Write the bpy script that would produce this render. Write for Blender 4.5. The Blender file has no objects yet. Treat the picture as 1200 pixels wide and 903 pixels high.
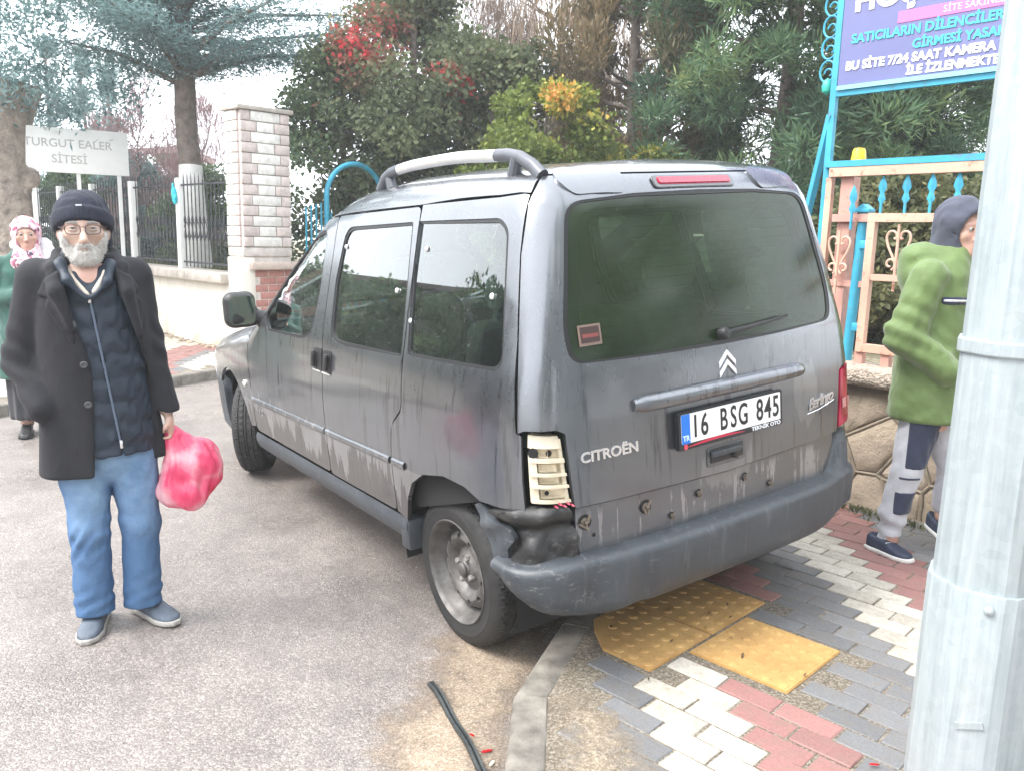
import bpy, bmesh, math, random
import numpy as np
from mathutils import Vector, Matrix
from mathutils.geometry import delaunay_2d_cdt
SC = bpy.context.scene
COL = SC.collection
PI = math.pi
rnd = random.Random(7)

# ------------------------------------------------------------------ camera
cam_d = bpy.data.cameras.new('camera')
cam = bpy.data.objects.new('camera', cam_d); COL.objects.link(cam)
CAM = np.array((-2.50994312, 2.31802958, 1.51101991))
_R = (-0.56409694, -0.82531773, 0.02540273)
_U = (0.1589329, -0.07833684, 0.98417665)
_F = (0.81026846, -0.55920836, -0.17535971)
cam.matrix_world = Matrix(((_R[0], _U[0], -_F[0], CAM[0]), (_R[1], _U[1], -_F[1], CAM[1]),
                           (_R[2], _U[2], -_F[2], CAM[2]), (0, 0, 0, 1)))
cam_d.sensor_fit = 'HORIZONTAL'; cam_d.sensor_width = 36.0
cam_d.lens = 973.314 / 1200 * 36
cam_d.clip_start = 0.05; cam_d.clip_end = 1500
SC.camera = cam

# ------------------------------------------------------------------ overcast sky, soft sun, exposure
SUN_EL, SUN_AZ = math.radians(52), math.radians(70)      # azimuth measured from +x towards +y
world = bpy.data.worlds.new('World'); SC.world = world; world.use_nodes = True
wn = world.node_tree; wn.nodes.clear()
sky = wn.nodes.new('ShaderNodeTexSky'); sky.sky_type = 'NISHITA'; sky.sun_disc = False
sky.sun_elevation = SUN_EL; sky.sun_rotation = PI/2 - SUN_AZ
sky.air_density = 1.0; sky.dust_density = 6.0; sky.ozone_density = 1.0
hsv = wn.nodes.new('ShaderNodeHueSaturation'); hsv.inputs['Saturation'].default_value = 0.18
wmix = wn.nodes.new('ShaderNodeMix'); wmix.data_type = 'RGBA'      # an even cloud deck in front of the sky
wmix.inputs[0].default_value = 0.72
wmix.inputs[7].default_value = (10.4, 11.0, 11.8, 1)
bg = wn.nodes.new('ShaderNodeBackground'); bg.inputs['Strength'].default_value = 0.10
wo = wn.nodes.new('ShaderNodeOutputWorld')
wn.links.new(sky.outputs[0], hsv.inputs['Color']); wn.links.new(hsv.outputs[0], wmix.inputs[6])
wn.links.new(wmix.outputs[2], bg.inputs['Color']); wn.links.new(bg.outputs[0], wo.inputs['Surface'])
sun_d = bpy.data.lights.new('sun', 'SUN'); sun_d.energy = 1.3; sun_d.angle = math.radians(25)
sun_d.color = (1.0, 0.96, 0.9)
sun = bpy.data.objects.new('sun', sun_d); COL.objects.link(sun)
sdir = Vector((math.cos(SUN_EL)*math.cos(SUN_AZ), math.cos(SUN_EL)*math.sin(SUN_AZ), math.sin(SUN_EL)))
sun.rotation_euler = (-sdir).to_track_quat('-Z', 'Y').to_euler()
SC.view_settings.view_transform = 'Standard'; SC.view_settings.look = 'None'
SC.view_settings.gamma = 1; SC.view_settings.use_curve_mapping = False
SC.view_settings.exposure = 1.98
SC.cycles.max_bounces = 8; SC.cycles.transparent_max_bounces = 16
SC.cycles.use_denoising = True

# ------------------------------------------------------------------ helpers: objects
def tag(o, label=None, cat=None, group=None, kind=None):
    if label: o['label'] = label
    if cat: o['category'] = cat
    if group: o['group'] = group
    if kind: o['kind'] = kind
    return o
def empty(name, loc=(0, 0, 0), rz=0, label=None, cat=None, group=None):
    o = bpy.data.objects.new(name, None); COL.objects.link(o)
    o.location = loc; o.rotation_euler = (0, 0, rz); o.empty_display_size = .1
    return tag(o, label, cat, group)
def link(name, me, parent=None, loc=None, rot=None):
    o = bpy.data.objects.new(name, me); COL.objects.link(o)
    if parent is not None: o.parent = parent
    if loc is not None: o.location = loc
    if rot is not None: o.rotation_euler = rot
    return o
def mesh(name, V, Fc, mats=(), smooth=True, mi=None, sharp=None):
    me = bpy.data.meshes.new(name)
    me.from_pydata([tuple(map(float, v)) for v in V], [], [tuple(map(int, f)) for f in Fc])
    for m in (mats if isinstance(mats, (list, tuple)) else [mats]): me.materials.append(m)
    if mi is not None: me.polygons.foreach_set('material_index', np.asarray(mi, dtype=np.int32))
    me.polygons.foreach_set('use_smooth', np.full(len(me.polygons), bool(smooth)))
    if sharp is not None: me.set_sharp_from_angle(angle=math.radians(sharp))
    me.update()
    return me
def copy_tree(o, parent=None):
    c = o.copy(); COL.objects.link(c)
    if parent is not None: c.parent = parent
    for ch in list(o.children): copy_tree(ch, c)
    return c

class MB:
    """collects shapes, builds one mesh object"""
    def __init__(s): s.V = []; s.F = []; s.M = []; s.n = 0
    def add(s, V, Fc, m=0, mat=None):
        V = np.asarray(V, float)
        if mat is not None:
            A = np.array(mat); V = V @ A[:3, :3].T + A[:3, 3]
        s.V.append(V); s.F += [tuple(i + s.n for i in f) for f in Fc]; s.M += [m]*len(Fc); s.n += len(V)
        return s
    def box(s, c, d, m=0, rot=None, bev=0, mat=None):
        x, y, z = (q/2 for q in d); c = np.asarray(c, float)
        if bev <= 0:
            V = np.array([(-x,-y,-z),(x,-y,-z),(x,y,-z),(-x,y,-z),(-x,-y,z),(x,-y,z),(x,y,z),(-x,y,z)])
            Fc = [(0,3,2,1),(4,5,6,7),(0,1,5,4),(1,2,6,5),(2,3,7,6),(3,0,4,7)]
        else:
            bm = bmesh.new(); bmesh.ops.create_cube(bm, size=1)
            for v in bm.verts: v.co = (v.co.x*2*x, v.co.y*2*y, v.co.z*2*z)
            bmesh.ops.bevel(bm, geom=list(bm.edges), offset=bev, segments=2, affect='EDGES', profile=.5)
            bm.verts.index_update()
            V = np.array([v.co[:] for v in bm.verts]); Fc = [tuple(v.index for v in f.verts) for f in bm.faces]; bm.free()
        if rot is not None: V = V @ np.array(rot).T
        return s.add(V + c, Fc, m, mat)
    def tube(s, pts, r, n=10, m=0, cap=True, closed=False, flat=1.0, mat=None):
        pts = np.asarray(pts, float); k = len(pts); r = np.broadcast_to(np.asarray(r, float), (k,))
        T = np.gradient(pts, axis=0) if not closed else np.roll(pts, -1, 0) - np.roll(pts, 1, 0)
        T /= np.linalg.norm(T, axis=1)[:, None] + 1e-12
        a = np.array((0, 0, 1.)) if abs(T[0][2]) < .9 else np.array((1., 0, 0))
        N = np.cross(T[0], a); N /= np.linalg.norm(N); V = []
        for i in range(k):
            N = N - T[i]*(N@T[i]); N /= np.linalg.norm(N) + 1e-12; B = np.cross(T[i], N)
            for j in range(n):
                t = 2*PI*j/n; V.append(pts[i] + r[i]*(math.cos(t)*N + flat*math.sin(t)*B))
        Fc = []
        for i in range(k if closed else k-1):
            for j in range(n):
                a_, b_ = i*n+j, i*n+(j+1) % n; i2 = (i+1) % k
                Fc.append((a_, b_, i2*n+(j+1) % n, i2*n+j))
        if cap and not closed: Fc += [tuple(range(n))[::-1], tuple(range((k-1)*n, k*n))]
        return s.add(V, Fc, m, mat)
    def bar(s, a, b, w, h, m=0, up=(0, 0, 1)):
        a = np.asarray(a, float); b = np.asarray(b, float); d = b-a; L = np.linalg.norm(d); d /= L
        u = np.asarray(up, float); sd = np.cross(d, u)
        if np.linalg.norm(sd) < 1e-6: sd = np.cross(d, (1, 0, 0))
        sd /= np.linalg.norm(sd); u = np.cross(sd, d)
        V = [p + sx*sd*w/2 + sz*u*h/2 for p in (a, b) for sx, sz in ((-1,-1),(1,-1),(1,1),(-1,1))]
        return s.add(V, [(0,1,2,3),(7,6,5,4),(0,4,5,1),(1,5,6,2),(2,6,7,3),(3,7,4,0)], m)
    def lathe(s, prof, n=32, m=0, axis='z', mat=None, closed=False):
        prof = np.asarray(prof, float); k = len(prof); V = []
        for j in range(n):
            t = 2*PI*j/n; c, q = math.cos(t), math.sin(t)
            for r, h in prof: V.append((r*c, r*q, h) if axis == 'z' else (r*c, h, r*q))
        Fc = []
        for j in range(n):
            j2 = (j+1) % n
            for i in range(k if closed else k-1):
                i2 = (i+1) % k
                Fc.append((j*k+i, j2*k+i, j2*k+i2, j*k+i2) if axis == 'z' else (j*k+i, j*k+i2, j2*k+i2, j2*k+i))
        return s.add(V, Fc, m, mat)
    def prism(s, poly, d, m=0, mat=None, bev=0):
        """poly in xy, extruded z 0..d"""
        n = len(poly); bm = bmesh.new()
        vs = [bm.verts.new((p[0], p[1], 0)) for p in poly]; f = bm.faces.new(vs)
        r = bmesh.ops.extrude_face_region(bm, geom=[f])
        for v in r['geom']:
            if isinstance(v, bmesh.types.BMVert): v.co.z += d
        bmesh.ops.recalc_face_normals(bm, faces=list(bm.faces))
        if bev: bmesh.ops.bevel(bm, geom=[e for e in bm.edges if e.verts[0].co.z > d-1e-6 and e.verts[1].co.z > d-1e-6], offset=bev, segments=2, affect='EDGES')
        bmesh.ops.triangulate(bm, faces=[f for f in bm.faces if len(f.verts) > 4])
        bm.verts.index_update()
        V = [v.co[:] for v in bm.verts]; Fc = [tuple(v.index for v in f.verts) for f in bm.faces]; bm.free()
        return s.add(V, Fc, m, mat)
    def arrays(s): return np.concatenate(s.V), s.F
    def mesh(s, name, mats, smooth=True, sharp=35):
        return mesh(name, np.concatenate(s.V), s.F, mats, smooth, s.M, sharp if smooth else None)
    def build(s, name, mats, parent=None, smooth=True, sharp=35, loc=None, rot=None):
        return link(name, s.mesh(name, mats, smooth, sharp), parent, loc, rot)
def rz3(a):
    c, s = math.cos(a), math.sin(a); return np.array(((c, -s, 0), (s, c, 0), (0, 0, 1)))
def frame(o, X, Y, Z):
    return np.array([[X[0], Y[0], Z[0], o[0]], [X[1], Y[1], Z[1], o[1]], [X[2], Y[2], Z[2], o[2]], [0, 0, 0, 1]], float)

def text_mesh(name, body, size, mat, extrude=.001, align='CENTER', offset=0.0, shear=0.0, sx=1.0, spacing=1.0, bevel=0):
    cu = bpy.data.curves.new(name, 'FONT'); cu.body = body; cu.size = size; cu.extrude = extrude
    cu.align_x = align; cu.align_y = 'CENTER'; cu.offset = offset; cu.shear = shear; cu.space_character = spacing
    cu.resolution_u = 4; cu.bevel_depth = bevel
    o = bpy.data.objects.new(name, cu); COL.objects.link(o)
    dg = bpy.context.evaluated_depsgraph_get(); me = bpy.data.meshes.new_from_object(o.evaluated_get(dg))
    bpy.data.objects.remove(o); bpy.data.curves.remove(cu)
    n = len(me.vertices); co = np.empty(n*3, np.float32); me.vertices.foreach_get('co', co); co = co.reshape(-1, 3); co[:, 0] *= sx
    me.vertices.foreach_set('co', co.ravel()); me.materials.clear(); me.materials.append(mat); me.name = name; me.update()
    return me

# ------------------------------------------------------------------ helpers: implicit shapes -> mesh
def surface_nets(fn, lo, hi, h):
    lo = np.asarray(lo, float); hi = np.asarray(hi, float)
    n = np.ceil((hi-lo)/h).astype(int)+1
    xs = [lo[i]+h*np.arange(n[i]) for i in range(3)]
    G = np.stack(np.meshgrid(*xs, indexing='ij'), -1).reshape(-1, 3)
    D = np.concatenate([fn(G[i:i+200000]) for i in range(0, len(G), 200000)]).reshape(n)
    S = D < 0
    c = np.zeros(n-1, int)
    for dx in (0, 1):
        for dy in (0, 1):
            for dz in (0, 1): c += S[dx:n[0]-1+dx, dy:n[1]-1+dy, dz:n[2]-1+dz]
    act = (c > 0) & (c < 8); idx = -np.ones(n-1, int); ii = np.argwhere(act); idx[act] = np.arange(len(ii))
    acc = np.zeros((len(ii), 3)); cnt = np.zeros(len(ii))
    cor = [(a, b, d) for a in (0, 1) for b in (0, 1) for d in (0, 1)]
    for p in cor:
        for ax in range(3):
            if p[ax]: continue
            q = list(p); q[ax] = 1
            A = D[ii[:, 0]+p[0], ii[:, 1]+p[1], ii[:, 2]+p[2]]; B = D[ii[:, 0]+q[0], ii[:, 1]+q[1], ii[:, 2]+q[2]]
            m = (A < 0) != (B < 0); t = np.where(m, A/np.where(m, A-B, 1), 0)
            pt = np.repeat(np.array(p, float)[None], len(ii), 0); pt[:, ax] += t
            acc[m] += pt[m]; cnt[m] += 1
    V = lo + h*(ii + acc/np.maximum(cnt, 1)[:, None])
    Q = []
    for ax in range(3):
        u, w = (ax+1) % 3, (ax+2) % 3
        sl = [slice(1, n[k]-1) for k in range(3)]; sl[ax] = slice(0, n[ax]-1)
        s2 = list(sl); s2[ax] = slice(1, n[ax])
        a, b = S[tuple(sl)], S[tuple(s2)]
        ch = np.argwhere(a != b)
        if len(ch) == 0: continue
        inside = a[tuple(ch.T)]
        base = ch.copy(); base[:, u] += 1; base[:, w] += 1
        def at(du, dw):
            q = base.copy(); q[:, u] += du; q[:, w] += dw
            return idx[q[:, 0], q[:, 1], q[:, 2]]
        f = np.stack([at(-1, -1), at(0, -1), at(0, 0), at(-1, 0)], 1)
        f[~inside] = f[~inside][:, ::-1]
        Q.append(f)
    Q = np.concatenate(Q); Q = Q[(Q >= 0).all(1)]
    return V, Q
def relax(V, Q, it=2, lam=.5):
    e = np.concatenate([Q[:, [0, 1]], Q[:, [1, 2]], Q[:, [2, 3]], Q[:, [3, 0]]]); e = np.concatenate([e, e[:, ::-1]])
    deg = np.bincount(e[:, 0], minlength=len(V)).astype(float)
    for _ in range(it):
        s = np.stack([np.bincount(e[:, 0], V[e[:, 1], k], len(V)) for k in range(3)], 1)
        V = V + lam*(s/np.maximum(deg, 1)[:, None]-V)
    return V
def smin(a, b, k): 
    h = np.clip(.5+.5*(b-a)/k, 0, 1); return b+(a-b)*h-k*h*(1-h)
def smax(a, b, k): return -smin(-a, -b, k)
def cone(P, a, b, r1, r2):
    a = np.asarray(a, float); b = np.asarray(b, float); d = b-a; t = np.clip(((P-a)@d)/(d@d), 0, 1)
    return np.linalg.norm(P-a-t[:, None]*d, axis=1)-(r1+(r2-r1)*t)
def chain(P, pts, rs, k=.02):
    f = None
    for i in range(len(pts)-1):
        g = cone(P, pts[i], pts[i+1], rs[i], rs[i+1]); f = g if f is None else smin(f, g, k)
    return f
def ell(P, c, r, R=None):
    Q = P-np.asarray(c, float)
    if R is not None: Q = Q@np.asarray(R)
    r = np.asarray(r, float); k0 = np.linalg.norm(Q/r, axis=1); k1 = np.linalg.norm(Q/(r*r), axis=1)
    return k0*(k0-1)/np.maximum(k1, 1e-9)
def rbox(P, c, b, r=.01, R=None):
    Q = P-np.asarray(c, float)
    if R is not None: Q = Q@np.asarray(R)
    q = np.abs(Q)-(np.asarray(b, float)-r)
    return np.linalg.norm(np.maximum(q, 0), axis=1)+np.minimum(q.max(1), 0)-r
def column_sdf(P, zs, ax, by, cx, cy, e=2.3):
    z = P[:, 2]; a = np.interp(z, zs, ax); b = np.interp(z, zs, by); x0 = np.interp(z, zs, cx); y0 = np.interp(z, zs, cy)
    q = (np.abs((P[:, 0]-x0)/a)**e+np.abs((P[:, 1]-y0)/b)**e)**(1/e)
    d = (q-1)*np.minimum(a, b)
    return np.maximum(d, np.maximum(zs[0]-z, z-zs[-1]))
_ns = np.random.RandomState(3)
_NW = [(_ns.normal(size=3), _ns.uniform(0, 6.28)) for _ in range(24)]
def wob(P, sc, seed=0):
    """cheap smooth noise about -1..1"""
    s = 0
    for i in range(6):
        w, ph = _NW[(i+seed*5) % 24]; s = s+np.sin(P@(w*sc*(1+.35*i))+ph+seed)
    return s/3
def sdf_obj(name, fn, lo, hi, h, mats, parent=None, it=2, lam=.5, mi=None):
    V, Q = surface_nets(fn, lo, hi, h); V = relax(V, Q, it, lam)
    me = mesh(name, V, Q, mats, True, None if mi is None else mi(V[Q].mean(1)))
    return link(name, me, parent)
def inpoly(x, y, poly):
    poly = np.asarray(poly, float); r = np.zeros(len(x), bool); n = len(poly); j = n-1
    for i in range(n):
        xi, yi = poly[i]; xj, yj = poly[j]
        c = ((yi > y) != (yj > y)) & (x < (xj-xi)*(y-yi)/((yj-yi) if yj != yi else 1e-12)+xi)
        r ^= c; j = i
    return r
def seg_dist(x, y, poly):
    poly = np.asarray(poly, float); P = np.stack([x, y], 1); d = np.full(len(x), 1e9)
    for i in range(len(poly)):
        a, b = poly[i], poly[(i+1) % len(poly)]; q = b-a
        t = np.clip(((P-a)@q)/max(q@q, 1e-12), 0, 1); d = np.minimum(d, np.linalg.norm(P-a-t[:, None]*q, axis=1))
    return d
def roundpoly(pts, r, seg=5):
    pts = [np.asarray(p, float) for p in pts]; n = len(pts); out = []
    rr = r if isinstance(r, (list, tuple)) else [r]*n
    for i in range(n):
        a, p, b = pts[i-1], pts[i], pts[(i+1) % n]
        u = a-p; w = b-p; lu, lw = np.linalg.norm(u), np.linalg.norm(w); d = min(rr[i], lu*.45, lw*.45)
        if d < 1e-5: out.append(p); continue
        s, e = p+u/lu*d, p+w/lw*d
        for k in range(seg+1):
            t = k/seg; out.append((1-t)**2*s+2*t*(1-t)*p+t*t*e)
    return np.array(out)
def resample(poly, res):
    out = []; n = len(poly)
    for i in range(n):
        a, b = np.asarray(poly[i]), np.asarray(poly[(i+1) % n]); k = max(1, int(math.ceil(np.linalg.norm(b-a)/res)))
        out += [a+(b-a)*t/k for t in range(k)]
    return np.array(out)

# ------------------------------------------------------------------ helpers: materials
class NT:
    def __init__(s, name):
        s.m = bpy.data.materials.new(name); s.m.use_nodes = True; s.t = s.m.node_tree; s.t.nodes.clear()
        s.out = s.t.nodes.new('ShaderNodeOutputMaterial'); s.b = s.n('ShaderNodeBsdfPrincipled')
        s.t.links.new(s.b.outputs[0], s.out.inputs[0]); s._co = None
    def n(s, t, **k):
        o = s.t.nodes.new(t)
        for a, b in k.items(): setattr(o, a, b)
        return o
    def set(s, inp, v):
        if hasattr(v, 'links') or isinstance(v, bpy.types.NodeSocket): s.t.links.new(v, inp)
        else:
            if isinstance(v, (tuple, list)) and len(v) == 3 and inp.type == 'RGBA': v = (*v, 1)
            inp.default_value = v
    def p(s, **k):
        al = dict(color='Base Color', rough='Roughness', metal='Metallic', coat='Coat Weight', coatr='Coat Roughness', spec='Specular IOR Level',
                  alpha='Alpha', normal='Normal', trans='Transmission Weight', ior='IOR', emit='Emission Color', emits='Emission Strength', sss='Subsurface Weight', sheen='Sheen Weight')
        for a, v in k.items(): s.set(s.b.inputs[al[a]], v)
        return s
    def co(s, kind='Object', scale=None):
        tc = s.n('ShaderNodeTexCoord'); o = tc.outputs[kind]
        if scale is not None:
            mp = s.n('ShaderNodeMapping'); mp.inputs['Scale'].default_value = scale if isinstance(scale, (tuple, list)) else (scale,)*3
            s.set(mp.inputs['Vector'], o); o = mp.outputs[0]
        return o
    def world(s, scale=None):
        g = s.n('ShaderNodeNewGeometry'); o = g.outputs['Position']
        if scale is not None:
            mp = s.n('ShaderNodeMapping'); mp.inputs['Scale'].default_value = scale if isinstance(scale, (tuple, list)) else (scale,)*3
            s.set(mp.inputs['Vector'], o); o = mp.outputs[0]
        return o
    def noise(s, vec, scale=5, detail=4, rough=.55, dist=0, out='Fac'):
        o = s.n('ShaderNodeTexNoise'); s.set(o.inputs['Vector'], vec)
        for a, b in (('Scale', scale), ('Detail', detail), ('Roughness', rough), ('Distortion', dist)): o.inputs[a].default_value = b
        return o.outputs[out]
    def vor(s, vec, scale=5, feature='F1', out='Distance', rand=1):
        o = s.n('ShaderNodeTexVoronoi'); o.feature = feature; s.set(o.inputs['Vector'], vec); o.inputs['Scale'].default_value = scale
        o.inputs['Randomness'].default_value = rand
        return o.outputs[out]
    def ramp(s, fac, stops):
        o = s.n('ShaderNodeValToRGB'); s.set(o.inputs[0], fac); e = o.color_ramp.elements
        for i, (p_, c) in enumerate(stops):
            q = e[i] if i < 2 else e.new(p_)
            q.position = p_; q.color = (*c, 1) if not isinstance(c, (int, float)) else (c, c, c, 1)
        return o.outputs[0]
    def mix(s, f, a, b, mode='MIX'):
        o = s.n('ShaderNodeMix'); o.data_type = 'RGBA'; o.blend_type = mode
        s.set(o.inputs[0], f); s.set(o.inputs[6], a); s.set(o.inputs[7], b); return o.outputs[2]
    def math(s, op, a, b=0, clamp=False):
        o = s.n('ShaderNodeMath'); o.operation = op; o.use_clamp = clamp; s.set(o.inputs[0], a); s.set(o.inputs[1], b); return o.outputs[0]
    def maprange(s, v, a, b, c=0, d=1):
        o = s.n('ShaderNodeMapRange'); s.set(o.inputs[0], v)
        for i, q in zip((1, 2, 3, 4), (a, b, c, d)): o.inputs[i].default_value = q
        return o.outputs[0]
    def sep(s, v):
        o = s.n('ShaderNodeSeparateXYZ'); s.set(o.inputs[0], v); return o.outputs
    def bump(s, h, st=.3, dist=.01, normal=None):
        o = s.n('ShaderNodeBump'); s.set(o.inputs['Height'], h); o.inputs['Strength'].default_value = st; o.inputs['Distance'].default_value = dist
        if normal is not None: s.set(o.inputs['Normal'], normal)
        return o.outputs[0]
    def rand(s): return s.n('ShaderNodeObjectInfo').outputs['Random']
    def attr(s, name, out='Fac'):
        o = s.n('ShaderNodeAttribute'); o.attribute_name = name; return o.outputs[out]
def C3(h, k=1.0):
    h = h.lstrip('#'); v = [int(h[i:i+2], 16)/255 for i in (0, 2, 4)]
    return tuple(k*((c/12.92) if c <= .04045 else ((c+.055)/1.055)**2.4) for c in v)
def pbr(name, color, rough=.6, metal=0, var=.15, scale=8, bump=.15, bscale=60, bdist=.003, space='Object', spec=.5, **kw):
    t = NT(name); c = t.co(space); n = t.noise(c, scale, 5, .6)
    lo = tuple(max(0, q*(1-var)) for q in color); hi = tuple(q*(1+var) for q in color)
    t.p(color=t.ramp(n, [(.3, lo), (.7, hi)]), rough=rough, metal=metal, spec=spec, **kw)
    if bump: t.p(normal=t.bump(t.noise(c, bscale, 3), bump, bdist))
    return t.m
# ================================================================== GROUND, ROAD, PAVEMENT
def asphalt_mat():
    t = NT('asphalt'); w = t.world()
    big = t.noise(w, .9, 5, .6); mid = t.noise(w, 6, 4, .6); fine = t.noise(w, 160, 3, .7)
    st = t.vor(w, 150, 'F1', 'Color'); sd = t.vor(w, 150, 'F1', 'Distance')
    base = t.ramp(big, [(.28, (.135, .113, .103)), (.5, (.21, .18, .165)), (.75, (.275, .238, .218))])
    grit = t.ramp(t.sep(st)[0], [(.0, (.08, .072, .068)), (.45, (.19, .168, .154)), (.75, (.29, .258, .238)), (1, (.50, .46, .42))])
    c = t.mix(.42, base, grit)
    c = t.mix(t.maprange(mid, .4, .75, 0, .35), c, (.06, .054, .055))
    pits = t.maprange(t.vor(w, 31, 'F1'), .0, .16, 1, 0)
    c = t.mix(t.math('MULTIPLY', pits, .5), c, (.03, .028, .028))
    wet = t.maprange(t.noise(w, 1.7, 4, .55), .35, .68, .24, .55)
    t.p(color=c, rough=wet, spec=.5)
    h = t.math('ADD', t.math('MULTIPLY', t.math('SUBTRACT', .5, sd), 1.0), t.math('MULTIPLY', fine, .6))
    t.p(normal=t.bump(h, .5, .005)); return t.m
M_asphalt = asphalt_mat()
def dirt_mat(name, a, b, sc=90):
    t = NT(name); w = t.world()
    c = t.ramp(t.noise(w, 5, 6, .65), [(.3, a), (.7, b)])
    st = t.vor(w, sc, 'F1', 'Color'); c = t.mix(.35, c, t.ramp(t.sep(st)[1], [(0, (.10, .075, .055)), (.6, (.33, .26, .19)), (1, (.62, .55, .46))]))
    t.p(color=c, rough=.85); t.p(normal=t.bump(t.noise(w, 140, 4, .7), .6, .006)); return t.m
M_sand = dirt_mat('sandy_dirt', (.15, .115, .08), (.29, .235, .165), 190)
M_soil = dirt_mat('mossy_joint', (.034, .033, .024), (.105, .092, .068), 160)
M_earth = dirt_mat('garden_soil', (.06, .075, .03), (.14, .12, .07), 30)
M_kerb = pbr('kerb_concrete', (.165, .150, .128), .8, var=.45, scale=13, bump=.5, bscale=130, bdist=.004, space='Object')

# outer edge of the kerb, from behind the camera round to the far side of the side street
KERB = np.array([(-3.2, 3.03), (-2.0, 2.085), (-1.42, 1.625), (-.851, 1.174), (-.538, .927), (-.229, .502), (.02, .13), (.40, -.27), (.95, -.52), (1.7, -.60),
                 (2.6, -.63), (3.6, -.63), (4.6, -.63), (5.5, -.52), (6.0, -.22), (6.135, .034), (5.895, .441), (5.52, 1.18), (5.13, 1.94), (4.6, 3.0), (4.0, 4.3), (3.1, 6.2), (1.6, 9.5), (-.2, 13.5), (-6, 26)])
gnd = link('ground', mesh('ground', [(-500, -500, -.03), (500, -500, -.03), (500, 500, -.03), (-500, 500, -.03)], [(0, 1, 2, 3)], M_earth)); tag(gnd, kind='structure')
def sheet(name, poly, z, mat, th=0, kind='structure', res=None):
    vs = [Vector((float(p[0]), float(p[1]))) for p in poly]; n = len(vs)
    v, e, f, *_ = delaunay_2d_cdt(vs, [], [list(range(n))], 1, 1e-5)
    V = [(p.x, p.y, z) for p in v]; Fc = [tuple(q) for q in f]
    o = link(name, mesh(name, V, Fc, mat, False)); return tag(o, kind=kind)
sheet('road', [(-60, -60), (60, -60), (60, 60), (-60, 60)], 0.0, M_asphalt)
inner = []
def offs(K, d):
    out = []
    for i in range(len(K)):
        a = K[max(i-1, 0)]; b = K[min(i+1, len(K)-1)]; t = (b-a)/np.linalg.norm(b-a); out.append(K[i]+d*np.array((t[1], -t[0])))
    return np.array(out)
KIN = offs(KERB, .118)
PAVE_POLY = np.array(list(offs(KERB, .06))+[(40, 40), (40, -40), (-12, -40), (-12, -2)])
bed = sheet('pavement', PAVE_POLY, .0958, M_soil)
# kerb stones, each its own piece
kerb = empty('kerb'); tag(kerb, kind='structure')
def kerb_stone(a, b, a2, b2):
    mb = MB(); e = .012; z = .1 + rnd.uniform(-.003, .003); gap = .004
    a, b, a2, b2 = map(np.array, (a, b, a2, b2)); u = (b-a)/np.linalg.norm(b-a)
    a = a+u*gap; a2 = a2+u*gap; b = b-u*gap; b2 = b2-u*gap
    def ring(o, i):
        d = (i-o)/np.linalg.norm(i-o)
        return [(*o, -.1), (*(o+d*.006), z-.022), (*(o+d*.012), z-.008), (*(o+d*.026), z), (*(i-d*.008), z+.001), (*(i-d*.001), z-.006), (*i, -.05)]
    A, Bq = ring(a, a2), ring(b, b2); n = len(A); V = []; m = 6
    for k in range(m+1):
        for p, q in zip(A, Bq): V.append(np.array(p)*(1-k/m)+np.array(q)*k/m+np.array((rnd.uniform(-.0015, .0015), rnd.uniform(-.0015, .0015), rnd.uniform(-.001, .001))))
    Fc = [(k*n+i, (k+1)*n+i, (k+1)*n+i+1, k*n+i+1) for k in range(m) for i in range(n-1)]
    Fc += [tuple(range(n)), tuple(range(m*n, m*n+n))[::-1]]
    mb.add(V, Fc); return mb.build('kerb_stone', M_kerb, kerb, sharp=50)
def cum(K):
    return np.concatenate([[0], np.cumsum(np.linalg.norm(np.diff(K, axis=0), axis=1))])
for i in range(len(KERB)-1):
    L = np.linalg.norm(KERB[i+1]-KERB[i]); k = max(1, int(round(L/.55)))
    if L > 6: k = 1
    for j in range(k):
        f0, f1 = j/k, (j+1)/k
        kerb_stone(KERB[i]*(1-f0)+KERB[i+1]*f0, KERB[i]*(1-f1)+KERB[i+1]*f1, KIN[i]*(1-f0)+KIN[i+1]*f0, KIN[i]*(1-f1)+KIN[i+1]*f1)

# pavers on the 11 degree grid
GA = math.radians(11); E1 = np.array((math.cos(GA), math.sin(GA))); E2 = np.array((-math.sin(GA), math.cos(GA)))
def g2w(u, w): return E1*u+E2*w
PL, PW = .1925, .0940
def paver_mat(name, lo, hi, dirt=.35):
    t = NT(name); r = t.rand(); c = t.co('Object'); w = t.world()
    base = t.mix(r, lo, hi)
    n = t.noise(w, 24, 6, .7); d = t.maprange(n, .45, .72, 0, dirt)
    sp = t.vor(w, 230, 'F1', 'Color')
    col = t.mix(.16, base, t.ramp(t.sep(sp)[0], [(0, tuple(q*.35 for q in lo)), (1, tuple(min(1, q*1.7) for q in hi))]))
    col = t.mix(d, col, (.17, .135, .10))
    t.p(color=col, rough=t.maprange(t.noise(w, 9, 3), .3, .7, .45, .8))
    t.p(normal=t.bump(t.noise(w, 260, 4, .7), .45, .003)); return t.m
M_pv = {'white': paver_mat('white_paver', (.35, .325, .275), (.50, .465, .40), .55), 'red': paver_mat('red_paver', (.205, .100, .092), (.29, .140, .128), .55),
        'dark': paver_mat('dark_paver', (.105, .107, .112), (.175, .176, .18), .45)}
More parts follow.
